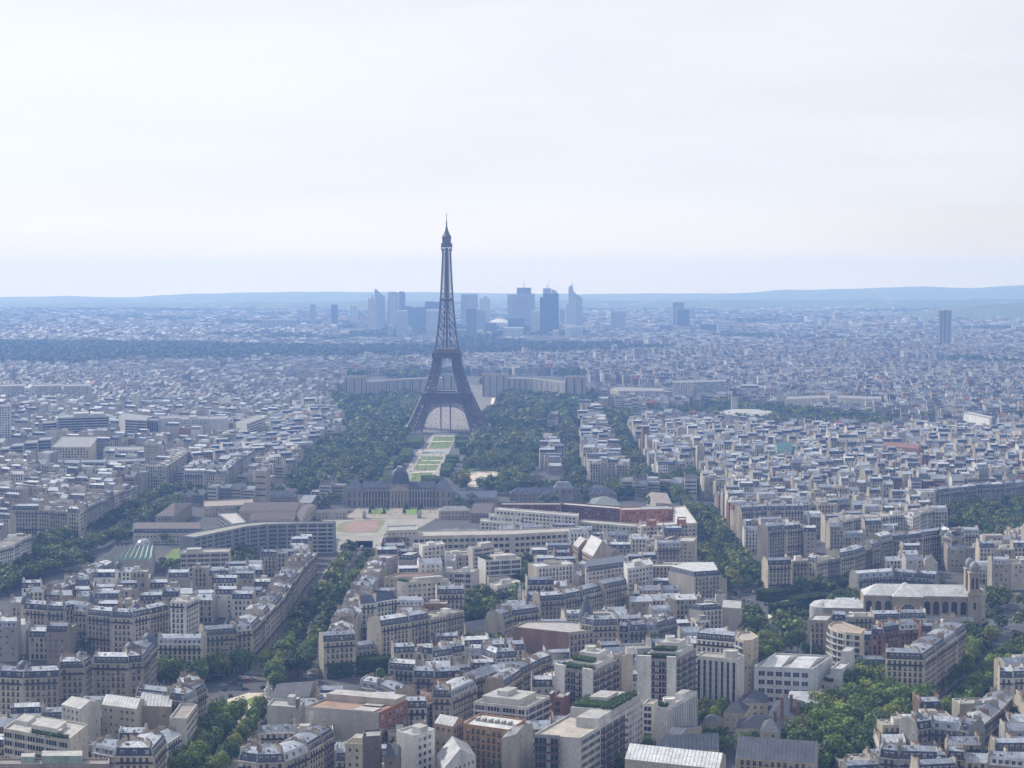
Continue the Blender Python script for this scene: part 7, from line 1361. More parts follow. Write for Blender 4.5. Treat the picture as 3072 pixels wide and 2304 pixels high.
BL, DK, PA = (.30, .33, .37), (.13, .15, .19), (.44, .44, .44)
skyline('slim pale slab tower at the left of the skyline group', (563, 612), 252, 7100, PA, extra=[('antenna', .46, .54, 0, 12, DK)])
skyline('tower with a sharply slanted top beside the slim pale slab', (606, 672), 188, 7500, (.26, .30, .36), top=(0, 33), name='slanted_tower')
def rounded(label, xs, yt, D, c, k=1.0):
    x0, zt = GD('I', xs[0], yt, D); x1, _ = GD('I', xs[1], yt, D); cx = (x0+x1)/2; hw = (x1-x0)/2; T = thing('rounded_tower', label, 'tower', (cx, D, 0)); m = MB(); n = 10; dz = 12*k
    pr = [(-hw*math.cos(math.pi*i/n), dz*math.sin(math.pi*i/n)**.6 if 0 < i < n else 0) for i in range(n+1)]
    for i in range(n):
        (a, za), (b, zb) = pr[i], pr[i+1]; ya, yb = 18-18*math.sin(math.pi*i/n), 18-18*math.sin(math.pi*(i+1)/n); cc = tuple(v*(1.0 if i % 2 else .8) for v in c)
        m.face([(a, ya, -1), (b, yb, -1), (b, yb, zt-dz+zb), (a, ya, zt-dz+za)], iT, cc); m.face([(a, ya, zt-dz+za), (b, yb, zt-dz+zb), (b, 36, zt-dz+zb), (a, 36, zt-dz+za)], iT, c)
    m.face([(hw, 36, -1), (-hw, 36, -1), (-hw, 36, zt-dz), (hw, 36, zt-dz)], iT, c); m.face([(hw, 18, -1), (hw, 36, -1), (hw, 36, zt-dz), (hw, 18, zt-dz)], iT, c); m.face([(-hw, 36, -1), (-hw, 18, -1), (-hw, 18, zt-dz), (-hw, 36, zt-dz)], iT, c); m.obj('tower_shaft', T)
rounded('pale curved tower of the rounded pair on the skyline', (690, 764), 210, 7500, (.34, .36, .40)); rounded('dark curved tower of the rounded pair on the skyline', (757, 808), 208, 7700, DK, 1.5)
skyline('pale broad tower standing low in front of the rounded pair', (748, 822), 336, 6500, (.36, .40, .45), depth=40)
for i, (a, b, y) in enumerate(((808, 850, 305), (850, 905, 312), (905, 940, 309))): skyline('%s of three long low dark slabs on the skyline' % ORD[i], (a, b), y, 7600, (.20, .23, .28))
skyline('dark flat tower close to the left side of the iron tower', (940, 1000), 275, 7500, DK); skyline('dark tower partly behind the left side of the iron tower', (1000, 1050), 278, 7550, (.17, .19, .24))
skyline('pale tower with a flat white rim left of the iron tower', (947, 1030), 333, 6700, (.38, .41, .45), extra=[('roof_rim', 0, 1, 0, 2, (.6, .6, .6))])
def arch_cube():
    D = 7900; x0, zt = GD('I', 1128, 275, D); x1, _ = GD('I', 1184, 275, D); _, zi = GD('I', 1130, 291, D); T = thing('hollow_cube_arch', 'huge hollow square arch building just right of the iron tower', 'arch', ((x0+x1)/2, D, 0)); hw = (x1-x0)/2; m = MB(); c = (.34, .37, .41); m.box((-hw-16, 0, -1), (-hw, 60, zi), iT, c); m.box((hw-4, 0, -1), (hw+12, 60, zi), iT, c); m.box((-hw-16, 0, zi), (hw+12, 60, zt), iT, c, bottom=True); m.obj('wall', T)
arch_cube()
skyline('wide tall tower right of the hollow arch', (1178, 1290), 226, 7500, (.29, .31, .35), side=DK); skyline('small dark tower with a pale left edge in front of the wide tower', (1213, 1280), 322, 6900, (.16, .17, .21), extra=[('pale_edge', 0, .08, -100, 0, (.5, .5, .5))])
skyline('grey slab at the foot of the cream tower', (1278, 1342), 326, 7000, (.30, .32, .36)); skyline('cream tower with a small rooftop box on the skyline', (1302, 1372), 250, 7600, (.52, .51, .47), extra=[('roof_box', .4, .7, 0, 5, DK)])
def shell():
    D = 7300; x0, z = GD('I', 1372, 384, D); x1, _ = GD('I', 1500, 384, D); m = MB(); n = 12; cx = (x0+x1)/2; hw = (x1-x0)/2
    for i in range(n):
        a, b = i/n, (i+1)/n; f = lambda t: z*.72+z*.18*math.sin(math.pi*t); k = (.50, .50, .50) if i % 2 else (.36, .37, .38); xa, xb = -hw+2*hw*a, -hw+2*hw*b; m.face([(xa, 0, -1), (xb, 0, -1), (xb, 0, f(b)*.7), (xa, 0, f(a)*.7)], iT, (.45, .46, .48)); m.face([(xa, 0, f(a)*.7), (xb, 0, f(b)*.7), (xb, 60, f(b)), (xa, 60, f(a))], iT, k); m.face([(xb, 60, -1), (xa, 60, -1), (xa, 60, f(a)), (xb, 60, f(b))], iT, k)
    tag(m.obj('shell_hall', None, (cx, D, 0)), 'low hall with a bright white ribbed shell roof at the foot of the towers', 'hall')
shell()
skyline('pale left half of the twin-bodied tower right of the white shell', (1487, 1552), 227, 7400, (.33, .36, .40), side=DK); skyline('broad twin-bodied tower with a dark box on top and an antenna', (1552, 1670), 223, 7350, (.27, .30, .34), extra=[('top_box', -.02, .78, 0, 24, DK), ('antenna', .38, .41, 24, 44, DK)])
skyline('low bright cube at the feet of the right towers', (1462, 1592), 448, 6500, (.40, .43, .46), depth=40); skyline('dark low block in front of the white shell', (1340, 1415), 415, 6900, (.22, .24, .28)); skyline('dark pair of low blocks right of the white shell', (1490, 1600), 385, 7000, (.16, .20, .24))
skyline('pale slab left of the dark tower under construction', (1647, 1705), 342, 6800, (.38, .40, .43), extra=[('roof_box', .3, .7, 0, 6, PA)]); skyline('grey slab touching the dark tower under construction', (1705, 1752), 332, 7000, (.27, .29, .32))
def built():
    D = 6900; T, hw, zt = skyline('dark tower under construction with a curved glass crown and a crane', (1724, 1828), 222, D, (.10, .16, .22), depth=36, name='unfinished_tower'); m = MB(); m.box((-hw, 0, zt), (-hw+2*hw*.5, 30, zt+20), iT, (.24, .26, .28)); m.obj('concrete_core', T); m = MB(); n = 8
    for i in range(n):
        a, b = math.pi/2*i/n, math.pi/2*(i+1)/n; f = lambda t, y: (hw*.05+hw*.75*math.sin(t), y, zt+16*math.cos(t)); m.face([f(a, 0), f(b, 0), f(b, 26), f(a, 26)], iT, (.34, .38, .42)); m.face([(hw*.05, 0, zt), f(b, 0), f(a, 0)], iT, (.3, .34, .38))
    m.obj('glass_crown', T)
    c = thing('tower_crane', 'thin tilted tower crane on top of the dark unfinished tower', 'crane', (T.location.x-hw*.45, D, zt+20)); m = MB(); m.beam((0, 4, 0), (0, 4, 9), 1.1, iM, (.3, .3, .3)); m.obj('mast', c); m = MB(); m.beam((-4, 4, 4), (12, 4, 34), .8, iM, (.32, .3, .3)); m.obj('jib', c)
    m = MB(); q, z = GD('I', 1818, 215, D); m.beam((q, D+5, z-4), (q, D+5, GD('I', 1818, 152, D)[1]), .5, iM, (.4, .4, .4)); tag(m.obj('mast', None, (q, D, 0), (q, D, 0)), 'thin pole standing at the right edge of the unfinished tower', 'mast')
built()
skyline('low dark side block on the left of the unfinished tower', (1703, 1726), 246, 6950, (.13, .17, .22))
def pointed():
    D = 7200; P = lambda x, y: (GD('I', x, y, D)); x0 = P(1868, 300)[0]; T = thing('pointed_tower', 'tallest skyline tower with slanted shoulders and a needle spire', 'tower', ((P(1868, 0)[0]+P(1990, 0)[0])/2, D, 0)); o = (T.location.x, 0, 0)
    def poly(nm, pts, y0, y1, c):
        m = MB(); q = [(P(x, y)[0]-o[0], P(x, y)[1]) for x, y in pts]; m.face([(a, y0, z) for a, z in q], iT, c); m.face([(a, y1, z) for a, z in q][::-1], iT, c)
        for i in range(len(q)): (a, z), (b, w_) = q[i], q[(i+1) % len(q)]; m.face([(a, y1, z), (b, y1, w_), (b, y0, w_), (a, y0, z)], iT, tuple(v*.85 for v in c))
        m.obj(nm, T)
    poly('left_body', [(1870, 452), (1945, 452), (1945, 255), (1876, 290)], 0, 36, (.34, .38, .42)); poly('right_body', [(1946, 452), (1986, 452), (1984, 250), (1946, 235)], 3, 40, (.26, .31, .36)); poly('upper_body', [(1893, 285), (1945, 262), (1950, 232), (1926, 205), (1920, 165), (1893, 180)], 8, 30, (.30, .35, .40)); poly('shoulder', [(1946, 236), (1984, 252), (1940, 226)], 8, 34, (.24, .29, .34))
    m = MB(); a = P(1916, 168); m.beam((a[0]-o[0], 18, a[1]), (a[0]-o[0], 18, P(1918, 140)[1]), 1.5, iM, (.3, .33, .36), .6); m.obj('spire', T)
pointed()
skyline('pale podium at the foot of the pointed tower, wider one', (1905, 1990), 440, 6600, (.38, .41, .44)); skyline('small bright podium left of the wider podium', (1872, 1905), 440, 6550, (.5, .5, .5)); skyline('thin pale slab between the dark unfinished and pointed towers', (1835, 1868), 322, 7300, (.36, .38, .40))
skyline('lone striped tower left of the skyline group, leftmost', (175, 212), 292, 7600, (.26, .29, .33)); skyline('lone dark tower left of the skyline group', (318, 357), 295, 7600, (.14, .17, .23)); skyline('small white tower left of the skyline group', (444, 487), 296, 7900, (.46, .46, .45))
skyline('grey tower right of the pointed tower', (1321, 1350), 672, 6900, (.30, .32, .36), 'W', extra=[('pale_edge', 0, .25, -60, 0, (.5, .5, .5))]); skyline('taller rear half of the two-part tower right of the skyline', (1453, 1478), 652, 7200, (.24, .27, .32), 'W'); skyline('front half of the two-part tower right of the skyline', (1463, 1489), 668, 7100, (.18, .21, .26), 'W'); skyline('dark low block right of the two-part tower', (1512, 1548), 700, 6800, (.18, .22, .28), 'W'); skyline('dark low block left of the two-part tower', (1425, 1452), 702, 6700, (.2, .23, .28), 'W')
skyline('low slab between the lone skyline towers', (560, 640), 690, 7000, (.30, .32, .36), 'W', depth=20)
rl = random.Random(5)
for i in range(26):
    x = 640+rl.random()*660; y = rl.uniform(694, 718); wd = rl.uniform(8, 26)
    T = skyline('small low block among the feet of the skyline towers', (x, x+wd), y, rl.uniform(6300, 7000), rl.choice([(.3, .33, .37), (.4, .42, .44), (.22, .24, .28), (.48, .48, .46)]), 'W', depth=25, name='office_block', cat='office')[0]
    T['group'] = 'low blocks at the feet of the skyline towers'

def hotel():
    D = 5480; x0, zt = GD('W', 2027, 670, D); x1, _ = GD('W', 2056, 670, D); cx = (x0+x1)/2; hw = (x1-x0)/2; T = thing('round_hotel_tower', 'lone tall round-ended ribbed tower near the right edge', 'tower', (cx, D, 0)); m = MB(); n = 20; g = []
    for i in range(n):
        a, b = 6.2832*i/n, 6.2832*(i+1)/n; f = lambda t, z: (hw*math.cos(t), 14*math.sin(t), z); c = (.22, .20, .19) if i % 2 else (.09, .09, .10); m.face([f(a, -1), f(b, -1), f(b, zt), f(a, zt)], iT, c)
    m.face([(hw*math.cos(6.2832*i/n), 14*math.sin(6.2832*i/n), zt) for i in range(n)], iT, (.4, .4, .4)); m.obj('tower_shaft', T); m = MB(); m.box((-hw*.5, -5, zt), (hw*.5, 5, zt+4), iT, PA); m.beam((0, 0, zt+4), (0, 0, zt+14), .5, iM, DK); m.obj('roof_plant', T); m = MB(); m.box((-hw*2.2, -14, -1), (hw*1.8, 20, 14), iT, (.5, .5, .5)); m.obj('podium', T)
hotel()
# ------------------------------------------------------------------ the far city: thousands of roofs
def far_city():
    rg = np.random.default_rng(4); V, C, M = [], [], []
    def sect(y0, y1, sp, hlo, hhi, bw, keep, hz):
        spx = sp; spy = sp*1.35; nx = int(2*y1*.31/spx); ny = int((y1-y0)/spy)
        jx, jy = np.meshgrid(np.arange(nx), np.arange(ny)); X = (jx.ravel()-nx/2)*spx; Y = y0+jy.ravel()*spy
        a = .35*np.sin(X/900.0)+.3*np.sin(Y/700.0+1); blk = rg.uniform(-1, 1, (ny, nx//5+1))[jy.ravel(), jx.ravel()//5]; X = X+rg.uniform(-.1, .1, X.size)*sp+40*np.sin(Y/400); Y = Y+rg.uniform(-.06, .06, Y.size)*sp+blk*.22*sp+35*np.sin(X/300)
        park = np.sin(X/310+1.3)*np.sin(Y/270+.4)+.6*np.sin(X/130+Y/190)
        k = (np.abs(X) < Y*.295+40) & (rg.random(X.size) < keep) & (park < hz)
        street = (np.mod(X*np.cos(.3)+Y*np.sin(.3), 110) < 14) | (np.mod(-X*np.sin(.3)+Y*np.cos(.3), 150) < 16); k &= ~street
        X, Y, a, blk = X[k], Y[k], a[k], blk[k]; ok = np.ones(X.size, bool)
        for q in NOCITY:
            ins = np.zeros(X.size, bool); n = len(q)
            for i in range(n):
                xa, ya = q[i][0], q[i][1]; xb, yb = q[(i+1) % n][0], q[(i+1) % n][1]
                if ya == yb: continue
                ins ^= ((ya > Y) != (yb > Y)) & (X < (xb-xa)*(Y-ya)/(yb-ya)+xa)
            ok &= ~ins
        if y0 < OY0+OH*OC:
            ii = ((X-OX0)/OC).astype(int); jj = ((Y-OY0)/OC).astype(int); v = (ii >= 0) & (ii < OW) & (jj >= 0) & (jj < OH); o2 = np.zeros(X.size, bool)
            for dx in (-3, 0, 3):
                for dy in (-3, 0, 3): o2[v] |= occ[np.clip(jj[v]+dy, 0, OH-1), np.clip(ii[v]+dx, 0, OW-1)]
            ok &= ~o2
        X, Y, a, blk = X[ok], Y[ok], a[ok], blk[ok]; n = X.size
        if not n: return
        w_ = rg.uniform(bw[0], bw[1], n)*.5; d_ = rg.uniform(5, 8, n)*(sp/16.0 if sp > 16 else 1); h_ = np.clip((hlo+hhi)/2+blk*(hhi-hlo)*.32+rg.normal(0, (hhi-hlo)/6, n), 7, 60); tall = rg.random(n) < .012; h_[tall] *= rg.uniform(1.3, 2.0, tall.sum()); low = rg.random(n) < .1; h_[low] *= .6
        ca, sa = np.cos(a), np.sin(a); cs = [(-1, -1), (1, -1), (1, 1), (-1, 1)]; B = []
        for sx, sy in cs: lx, ly = sx*w_, sy*d_; B.append(np.stack([X+lx*ca-ly*sa, Y+lx*sa+ly*ca], -1))
        wp = np.array(CREAM*3+WHITE*3+GREYW*2+BRICK[:1]+OCHRE[:1]); rp_ = np.array(ZINC*3+SLATE*2+FLATR+TILE[:1])*.8; wc = wp[rg.integers(0, len(wp), n)]*rg.uniform(.85, 1.15, (n, 1)); rc = rp_[rg.integers(0, len(rp_), n)]*rg.uniform(.8, 1.2, (n, 1))
        z0 = np.full(n, -.5)
        def quad(p, zs, c, m): V.append(np.stack([np.concatenate([p[i], zs[i][:, None]], 1) for i in range(4)], 1)); C.append(c); M.append(np.full(n, m))
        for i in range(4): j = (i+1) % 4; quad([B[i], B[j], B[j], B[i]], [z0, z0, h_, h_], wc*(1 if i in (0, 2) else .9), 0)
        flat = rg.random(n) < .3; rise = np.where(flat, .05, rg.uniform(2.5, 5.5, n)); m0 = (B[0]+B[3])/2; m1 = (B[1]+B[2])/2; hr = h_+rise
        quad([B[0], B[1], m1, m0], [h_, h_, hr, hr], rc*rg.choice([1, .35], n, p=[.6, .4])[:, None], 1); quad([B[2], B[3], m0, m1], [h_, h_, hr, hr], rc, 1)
        quad([B[1], B[2], m1, m1], [h_, h_, hr, hr], wc, 0); quad([B[3], B[0], m0, m0], [h_, h_, hr, hr], wc, 0)
        # chimney walls and dark window rows
        t = rg.uniform(.15, .5, n); cw = .5; e0 = B[0]+(B[3]-B[0])*t[:, None]; e1 = B[0]+(B[3]-B[0])*(t+.3)[:, None]; dv = (B[1]-B[0]); dv /= np.linalg.norm(dv, axis=1)[:, None]; hc = hr+rg.uniform(.8, 2.6, n); f0, f1 = e0+dv*.9, e1+dv*.9
        cc = wp[rg.integers(0, len(wp), n)]*.85; quad([e0, f0, f0, e0], [h_, h_, hc, hc], cc, 0); quad([f0, f1, f1, f0], [h_, h_, hc, hc], cc, 0); quad([e1, e0, e0, e1], [h_, h_, hc, hc], cc, 0); quad([e0, f0, f1, e1], [hc, hc, hc, hc], cc, 0)
        if y0 < 6500:
            nrm = np.stack([dv[:, 1], -dv[:, 0]], 1)*.12
            for f in range(4):
                za = h_*(.28+.175*f); zb = za+1.6; p0 = B[0]+(B[1]-B[0])*.07+nrm; p1 = B[0]+(B[1]-B[0])*.93+nrm; quad([p0, p1, p1, p0], [za, za, zb, zb], np.tile(np.array([[.12, .12, .13]]), (n, 1)), 0)
    sect(1850, 2600, 12.5, 15, 22, (10, 13.5), .95, 1.15); sect(2600, 3700, 12.5, 15, 23, (10, 13.5), .95, 1.1); sect(3700, 5200, 14, 14, 23, (11, 15.5), .95, 1.0); sect(5200, 7200, 22, 11, 23, (16, 25), .88, .75); sect(7200, 10500, 38, 8, 24, (22, 42), .75, .55); sect(10500, 11300, 80, 8, 22, (25, 60), .5, .3)
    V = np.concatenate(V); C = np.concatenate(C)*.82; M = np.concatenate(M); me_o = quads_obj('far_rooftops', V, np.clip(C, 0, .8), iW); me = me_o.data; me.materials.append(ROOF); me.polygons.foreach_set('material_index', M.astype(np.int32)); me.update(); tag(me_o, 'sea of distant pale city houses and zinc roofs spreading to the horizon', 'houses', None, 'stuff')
    print('far quads', len(V))
BOIS = [G('P', -60, 1034), G('P', 500, 1040), G('P', 900, 1048), G('P', 1300, 1050), G('P', 2030, 1050), G('P', 2030, 1064), G('P', 1500, 1082), G('P', 1300, 1086), G('P', 850, 1094), G('P', 500, 1102), G('P', -60, 1110)]
BOIS2 = [G('I', *p) for p in ((1150, 548), (1300, 535), (1480, 560), (1700, 578), (2250, 583), (2250, 600), (1700, 612), (1480, 625), (1150, 628))]
NOCITY = [BOIS, BOIS2, PL('I', [(400, 870), (2020, 870), (2010, 770), (400, 770)]), PL('P', [(1010, 1030), (1760, 1030), (1760, 985), (1010, 985)])]
far_city()
def wood(name, polys, step, zs, seed, label, card=7.0):
    rg = np.random.default_rng(seed); r = random.Random(seed); pts = []
    for poly, st in polys:
        xs = [p[0] for p in poly]; ys = [p[1] for p in poly]; X, Y = np.meshgrid(np.arange(min(xs), max(xs), st), np.arange(min(ys), max(ys), st)); X = X.ravel()+rg.uniform(-.45, .45, X.size)*st; Y = Y.ravel()+rg.uniform(-.45, .45, Y.size)*st
        ins = np.zeros(X.size, bool); n = len(poly)
        for i in range(n):
            xa, ya = poly[i][0], poly[i][1]; xb, yb = poly[(i+1) % n][0], poly[(i+1) % n][1]
            if ya != yb: ins ^= ((ya > Y) != (yb > Y)) & (X < (xb-xa)*(Y-ya)/(yb-ya)+xa)
        ins &= np.abs(X) < Y*.3+30; pts.append(np.stack([X[ins], Y[ins]], 1))
    P_ = np.concatenate(pts); n = len(P_); protos = []
    for k in range(6):
        m = MB(); rr = random.Random(seed*10+k)
        for i in range(26): d = Vector((rr.gauss(0, 1), rr.gauss(0, 1), abs(rr.gauss(.3, 1)))).normalized(); leafquad(m, Vector((d.x*step*.55, d.y*step*.55, zs*.45+d.z*zs*.5)), card*rr.uniform(.7, 1.2), rr, tuple(v*.5 for v in LEAFC[k]), d)
        protos.append((np.array(m.v, np.float32).reshape(-1, 4, 3), np.array(m.c, np.float32)))
    ks = rg.integers(0, 6, n); V, C = [], []
    for k in range(6):
        q = P_[ks == k]; s = rg.uniform(.75, 1.3, len(q)); v, c = protos[k]; V.append((v[None]*s[:, None, None, None]+np.concatenate([q, np.zeros((len(q), 1))], 1)[:, None, None, :]).reshape(-1, 4, 3)); C.append((c[None]*rg.uniform(.7, 1.3, (len(q), 1, 1))).reshape(-1, 3))
    o = quads_obj(name, np.concatenate(V), np.concatenate(C), iL); tag(o, label, 'wood', None, 'stuff'); print(name, n)
wood('far_wood', [(BOIS, 17), (BOIS2, 17)], 17, 17, 3, 'dark band of far woodland crossing behind the city roofs', 8)
rt = random.Random(8); grove = []
for i in range(230):
    y = rt.uniform(4000, 9500); x = rt.uniform(-.29, .29)*y; wx, wy = rt.uniform(25, 120), rt.uniform(15, 45)*(1+y/7000)
    grove.append(([(x-wx, y-wy), (x+wx, y-wy*.6), (x+wx*.8, y+wy), (x-wx*.9, y+wy*.7)], 16))
for i in range(170):
    y = rt.uniform(8000, 11000); x = rt.uniform(-.29, .29)*y; wx, wy = rt.uniform(80, 420), rt.uniform(30, 120); grove.append(([(x-wx, y-wy), (x+wx, y-wy*.6), (x+wx*.8, y+wy), (x-wx*.9, y+wy*.7)], 26))
wood('far_groves', grove, 17, 16, 5, 'scattered dark green groves and street trees among the distant roofs', 8)

# ------------------------------------------------------------------ hills at the end of the view
def ridge_mesh(D0, D1, KEY, green, pale, seed):
    b = MB(); xs = np.linspace(-.36, .36, 170); rg = random.Random(seed); rows = []; Dr = D0+(D1-D0)*.8
    def ridge(px):
        for (a, ya), (c, yc) in zip(KEY, KEY[1:]):
            if px <= c: t = max(0, (px-a)/(c-a)); t = t*t*(3-2*t); return ya+(yc-ya)*t
        return KEY[-1][1]
    for j in range(9):
        y = D0+(D1-D0)*j/8; t = j/8; rr = []
        for x in xs:
            X = x*y; z = GD('W', 1106, ridge(1106+x*3900), Dr)[1]+2.2*math.sin(X/170)+1.6*math.sin(X/67+seed); s = min(1, t/.8); s = s*s*(3-2*s); rr.append((float(X), y, -1+(z+1)*s+6*math.sin(X/300+j)*s*(1-s)*2))
        rows.append(rr)
    for j in range(8):
        for i in range(len(xs)-1): k = rg.uniform(.85, 1.15); g = tuple(v*k for v in (green if rg.random() > pale else (.12, .125, .10))); b.face([rows[j][i], rows[j][i+1], rows[j+1][i+1], rows[j+1][i]], iGr, g)
    for i in range(len(xs)-1): a, c = rows[8][i], rows[8][i+1]; b.face([a, c, (c[0], c[1]+500, -6), (a[0], a[1]+500, -6)], iGr, green)
    return b
def hills():
    rg = random.Random(2)
    o = ridge_mesh(13300, 16800, [(-60, 644), (150, 642), (240, 645), (420, 637), (560, 633), (780, 632), (1000, 634), (1180, 637), (1400, 636), (1600, 635), (1700, 628), (1850, 625), (2000, 620), (2100, 624), (2160, 620), (2260, 614)], (.085, .105, .06), .1, 1).obj('hills'); tag(o, None, None, None, 'structure')
    o = ridge_mesh(10300, 12600, [(-60, 660), (300, 658), (600, 655), (800, 651), (1000, 653), (1250, 651), (1400, 651), (1700, 650), (2000, 649), (2260, 648)], (.06, .08, .04), .12, 3).obj('hills'); tag(o, None, None, None, 'structure')
    b = MB(); n = 24                                                       # wooded hill at the right edge
    for j in range(6):
        for i in range(n):
            f = lambda u, v: (2350+u*1150, 9000+v*700, 88*max(0, math.cos(min(1, math.hypot(u-.35, v))*math.pi/2))**1.3-1)
            u0, u1, v0, v1 = -1+2.4*i/n, -1+2.4*(i+1)/n, -1+j/3, -1+(j+1)/3; k = rg.uniform(.8, 1.2); b.face([f(u0, v0), f(u1, v0), f(u1, v1), f(u0, v1)], iGr, (.07*k, .09*k, .045*k))
    tag(b.obj('hill'), None, None, None, 'structure')
hills()
# ------------------------------------------------------------------ cars, monument
def monument():
    p = G('b', 105, 1055); T = thing('monument', 'white stone monument with a seated figure on the round plaza lawn', 'monument', (p.x, p.y, 0)); m = MB(); c = (.56, .55, .52); m.lathe(0, 0, [(5, -.2), (5, .5), (4, .5), (4, 1.2), (2.2, 1.3), (1.9, 4.5), (2.3, 4.7), (2.3, 5.1), (0, 5.1)], iW, c, 12); m.obj('pedestal', T)
    m = MB(); m.lathe(0, 0, [(1.5, 5.1), (1.45, 6.2), (.9, 7.2), (.75, 8.4), (.35, 8.8)], iW, c, 9); m.lathe(0, -.1, [(.05, 8.7), (.42, 9.0), (.45, 9.4), (.25, 9.75), (0, 9.8)], iW, c, 8); m.box((-1.0, -1.7, 5.1), (1.0, -.6, 6.3), iW, c); m.obj('seated_figure', T)
    for a in range(4):
        m = MB(); x, y = 3.4*math.cos(a*1.571+.78), 3.4*math.sin(a*1.571+.78); m.lathe(x, y, [(.7, 1.2), (.6, 2.2), (.45, 2.9), (.2, 3.2)], iW, c, 7); m.lathe(x, y, [(.05, 3.1), (.28, 3.3), (.28, 3.6), (0, 3.8)], iW, c, 7); m.obj('group_figure', T)
monument()
CARC = [('white', (.7, .7, .7)), ('black', (.02, .02, .025)), ('silver grey', (.38, .39, .41)), ('dark blue', (.04, .06, .14)), ('red', (.40, .04, .03)), ('dark grey', (.10, .10, .11))]
def car_meshes(c):
    b = MB(); b.box((-2.15, -.86, .3), (2.15, .86, .82), iP, c, bottom=True); pr = [(-1.9, .82), (-1.3, 1.42), (.55, 1.45), (1.35, .86)]
    for (a, za), (e, ze) in zip(pr, pr[1:]): b.face([(a, -.74, za), (a, .74, za), (e, .74, ze), (e, -.74, ze)][::-1], iP, c)
    for s in (-1, 1): f = [(x, s*.75, z) for x, z in pr]; b.face(f if s > 0 else f[::-1], iP, c)
    g = MB(); g.face([(.62, -.66, 1.40), (1.25, -.66, .93), (1.25, .66, .93), (.62, .66, 1.40)], iG, GT[0]); g.face([(-1.36, -.66, 1.39), (-1.36, .66, 1.39), (-1.82, .66, .92), (-1.82, -.66, .92)], iG, GT[0])
    for s in (-1, 1): f = [(-1.6, s*.77, .9), (1.15, s*.77, .9), (.5, s*.77, 1.36), (-1.2, s*.77, 1.36)]; g.face(f if s < 0 else f[::-1], iG, GT[0])
    w_ = MB(); w_.beam((0, -.11, 0), (0, .11, 0), .33, iM, (.02, .02, .02), k=10); return b.mesh('body'), g.mesh('window_glass'), w_.mesh('wheel')
CARM = [car_meshes(c) for _, c in CARC]
def car(fr, x, y, rz, k, where, group):
    p = G(fr, x, y); T = thing('car', '%s car %s' % (CARC[k][0], where), 'car', (p.x, p.y, .1), group, rz); b, g, w_ = CARM[k]; link('body', b, T); link('window_glass', g, T)
    for sx in (-1.35, 1.35):
        for sy in (-.8, .8): link('wheel', w_, T, (sx, sy, .33))
for fr, x, y, rz, k, wh in (('a', 1930, 955, .3, 2, 'driving in the shade of the plaza trees'), ('a', 2115, 985, .15, 5, 'driving round the open side of the plaza'), ('b', 65, 970, .5, 3, 'passing the white monument'), ('a', 1850, 1190, 1.2, 0, 'parked at the mouth of the lower boulevard'), ('a', 1830, 1225, 1.2, 2, 'parked behind the white one at the lower boulevard'), ('a', 2030, 935, .2, 5, 'in the deep shade beside the plaza trees'), ('b', 65, 790, .4, 2, 'turning where the avenue meets the plaza'), ('b', 565, 800, .3, 1, 'waiting below the wedge-shaped house')): car(fr, x, y, rz, k, wh, 'cars around the plaza')
for i, (fr, x, y, k) in enumerate((('b', 370, 570, 0), ('b', 530, 360, 2), ('f', 720, 1290, 1), ('f', 905, 1010, 4), ('f', 915, 985, 0), ('b', 440, 480, 5))): car(fr, x, y, 1.15, k, 'on the avenue behind the plaza, %s counting from the plaza' % ORD[i], 'cars on the avenue behind the plaza')
for i, (fr, x, y, k) in enumerate((('c', 1960, 190, 5), ('c', 1990, 215, 3), ('c', 2050, 220, 2), ('c', 2110, 250, 1), ('g', 1960, 1420, 1), ('g', 1755, 920, 0), ('g', 1790, 990, 4), ('g', 1730, 870, 2), ('g', 1910, 1300, 3))): car(fr, x, y, 2.0, k, 'on the tree-lined right avenue, %s counted from the church square' % ORD[i], 'cars on the right avenue')
for i, (x, y, k) in enumerate(((1620, 425, 0), (1990, 425, 2), (2130, 480, 5), (1480, 1085, 2), (1540, 1100, 0))): car('d', x, y, .1, k, 'on the right-hand boulevard near the church, %s from the far end' % ORD[i], 'cars on the right-hand boulevard')

rk = random.Random(21)
def parked(fr, pts, n, where, group, off):
    W = [G(f[0], f[1], f[2]) if len(f) == 3 else G(fr, *f) for f in pts]
    for i in range(n):
        t = (i+rk.uniform(.1, .9))/n*(len(W)-1); j = min(int(t), len(W)-2); a, b = W[j], W[j+1]; d = (b-a).normalized(); p = a.lerp(b, t-j)+Vector((-d.y, d.x))*(off if i % 2 else -off)
        k = rk.randrange(6); T = thing('car', '%s car %s, %s of the line' % (CARC[k][0], where, ordn(i)), 'car', (p.x, p.y, .1), group, math.atan2(d.y, d.x)); b_, g_, w_ = CARM[k]; link('body', b_, T); link('window_glass', g_, T)
        for sx in (-1.35, 1.35):
            for sy in (-.8, .8): link('wheel', w_, T, (sx, sy, .33))
parked('a', [(1790, 1300), (1850, 1180), (1930, 1060), (2060, 900), (2190, 900)], 16, 'parked round the edge of the plaza', 'cars parked round the plaza', 3)
parked('d', [(1500, 1080), (1700, 910), (1880, 750), (1990, 610)], 22, 'along the right-hand boulevard', 'cars along the right-hand boulevard', 6)
parked('g', [('c', 2240, 480), ('c', 2110, 260), (1960, 1330), (1800, 1060)], 18, 'parked along the right avenue', 'cars parked along the right avenue', 7)
parked('f', [('b', 330, 640), ('b', 560, 330), (760, 1200), (900, 1000)], 16, 'parked along the avenue behind the plaza', 'cars parked along the avenue', 6)
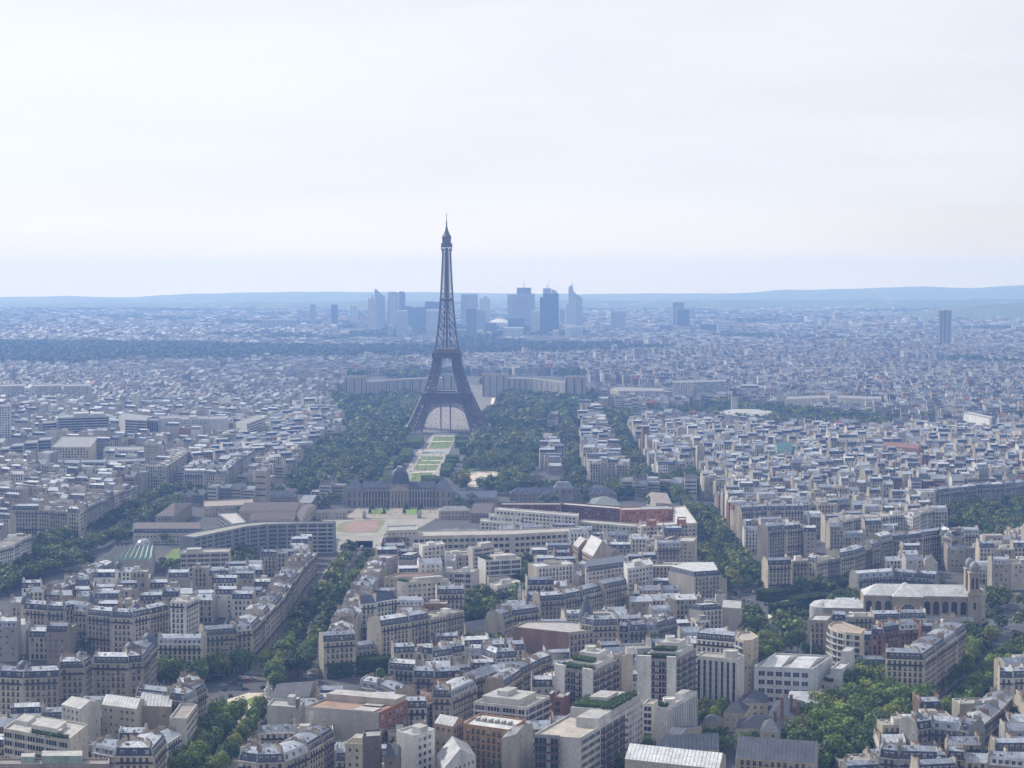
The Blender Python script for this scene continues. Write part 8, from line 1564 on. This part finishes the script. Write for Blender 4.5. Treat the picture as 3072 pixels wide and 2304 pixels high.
def crowd():
    m = MB(); r = random.Random(31); cl = [(.05, .05, .07), (.6, .6, .6), (.3, .08, .06), (.08, .12, .3), (.35, .3, .22), (.12, .12, .12)]
    areas = [(PL('f', [(1330, 412), (1490, 412), (1722, 28), (1538, 28)]), 90), (PL('f', [(1240, 410), (1330, 410), (1530, 30), (1480, 20)]), 110), (PL('J', [(640, 1410), (1480, 1410), (1380, 1050), (860, 1050)]), 260), (PL('J', [(1440, 660), (1880, 680), (1780, 1050), (1570, 1050)]), 120), (PL('f', [(900, 720), (1560, 720), (1580, 650), (900, 650)]), 25)]
    for poly, n in areas:
        xs = [p[0] for p in poly]; ys = [p[1] for p in poly]; k = 0
        while k < n:
            x, y = r.uniform(min(xs), max(xs)), r.uniform(min(ys), max(ys))
            if not inside(poly, (x, y)): continue
            k += 1; c = r.choice(cl); m.lathe(x, y, [(.2, .1), (.28, .9), (.3, 1.4), (.1, 1.55)], iW, c, 5); m.lathe(x, y, [(.02, 1.52), (.15, 1.65), (.02, 1.85)], iW, (.35, .22, .16), 5)
    tag(m.obj('crowd'), 'specks of strolling people scattered over the lawns and paths around the iron tower', 'crowd', None, 'stuff')
crowd()
# ------------------------------------------------------------------ build the town houses: the 300 that show largest singly, the others as one mass
for p, rr, kd, z in domes:
    b = min((h for h in houses if h['manual']), key=lambda h: (h['cx']-p.x)**2+(h['cy']-p.y)**2); b['dome'] = (p, rr, kd)
hv = [h for h in houses if h['vis']]; hv.sort(key=lambda h: -h['px']); single = hv[:300]; rest = hv[300:]
print('houses', len(houses), 'visible', len(hv))
RN = {'mansard': 'slate-mansard', 'zinc': 'zinc-roofed', 'flat': 'flat-roofed', 'slate': 'slate-roofed', 'tile': 'red-roofed'}
byrow = {}
for h in single: byrow.setdefault(h['row'], []).append(h)
nb0 = 0
order = {id(h): i for i, h in enumerate(single)}
for rw, hs in byrow.items():
    hs.sort(key=lambda h: pix(h['cx'], h['cy'], 15)[0]); 
    for i, h in enumerate(hs):
        if '|' in rw: rg_, n_ = rw.split('|'); where = '%s from left, %s back row, %s' % (ordn(i), ordn(int(n_)), rg_)
        else: where = '%s from left, %s' % (ordn(i), rw)
        lab = '%s %s house, %s' % (h['wn'], RN[h['roof']], where); ws = lab.split()
        if len(ws) > 16: lab = '%s house, %s' % (RN[h['roof']], where); ws = lab.split()
        lab = ' '.join(ws[:16]).rstrip(',')
        vis_front = faces_cam(h['q'][0], h['q'][1]); lod = 0
        build_house(h, lod, 'town_house', lab, rw.split('|')[0] if '|' in rw else rw)
sm = MB()
for h in rest: house_stuff(h, sm)
tag(sm.obj('town_houses'), 'mass of smaller zinc-roofed town houses filling the blocks beyond the nearest ones', 'houses', None, 'stuff')
far = build_trees(300)
if far: tag(far_trees(far, 'tree_canopy'), 'leafy mass of park and avenue trees beyond the nearest single ones', 'trees', None, 'stuff')
print('trees', len(trees), 'far', len(far), 'objects', len(bpy.data.objects))

# ------------------------------------------------------------------ summer haze
hb = MB(); hb.box((-7200, -140, -8), (7200, 17600, 340), iW, (1, 1, 1), bottom=True); ho = hb.obj('haze'); hm = bpy.data.materials.new('haze_air'); hm.use_nodes = True; t = hm.node_tree; t.nodes.clear()
o_ = t.nodes.new('ShaderNodeOutputMaterial'); pv = t.nodes.new('ShaderNodeVolumePrincipled'); pv.inputs['Density'].default_value = HAZE_DENSITY; pv.inputs['Color'].default_value = HAZE_COL+(1,); pv.inputs['Anisotropy'].default_value = 0.2; pv.inputs['Absorption Color'].default_value = (.6, .6, .6, 1)
t.links.new(pv.outputs[0], o_.inputs['Volume']); ho.data.materials.clear(); ho.data.materials.append(hm); tag(ho, None, None, None, 'stuff')
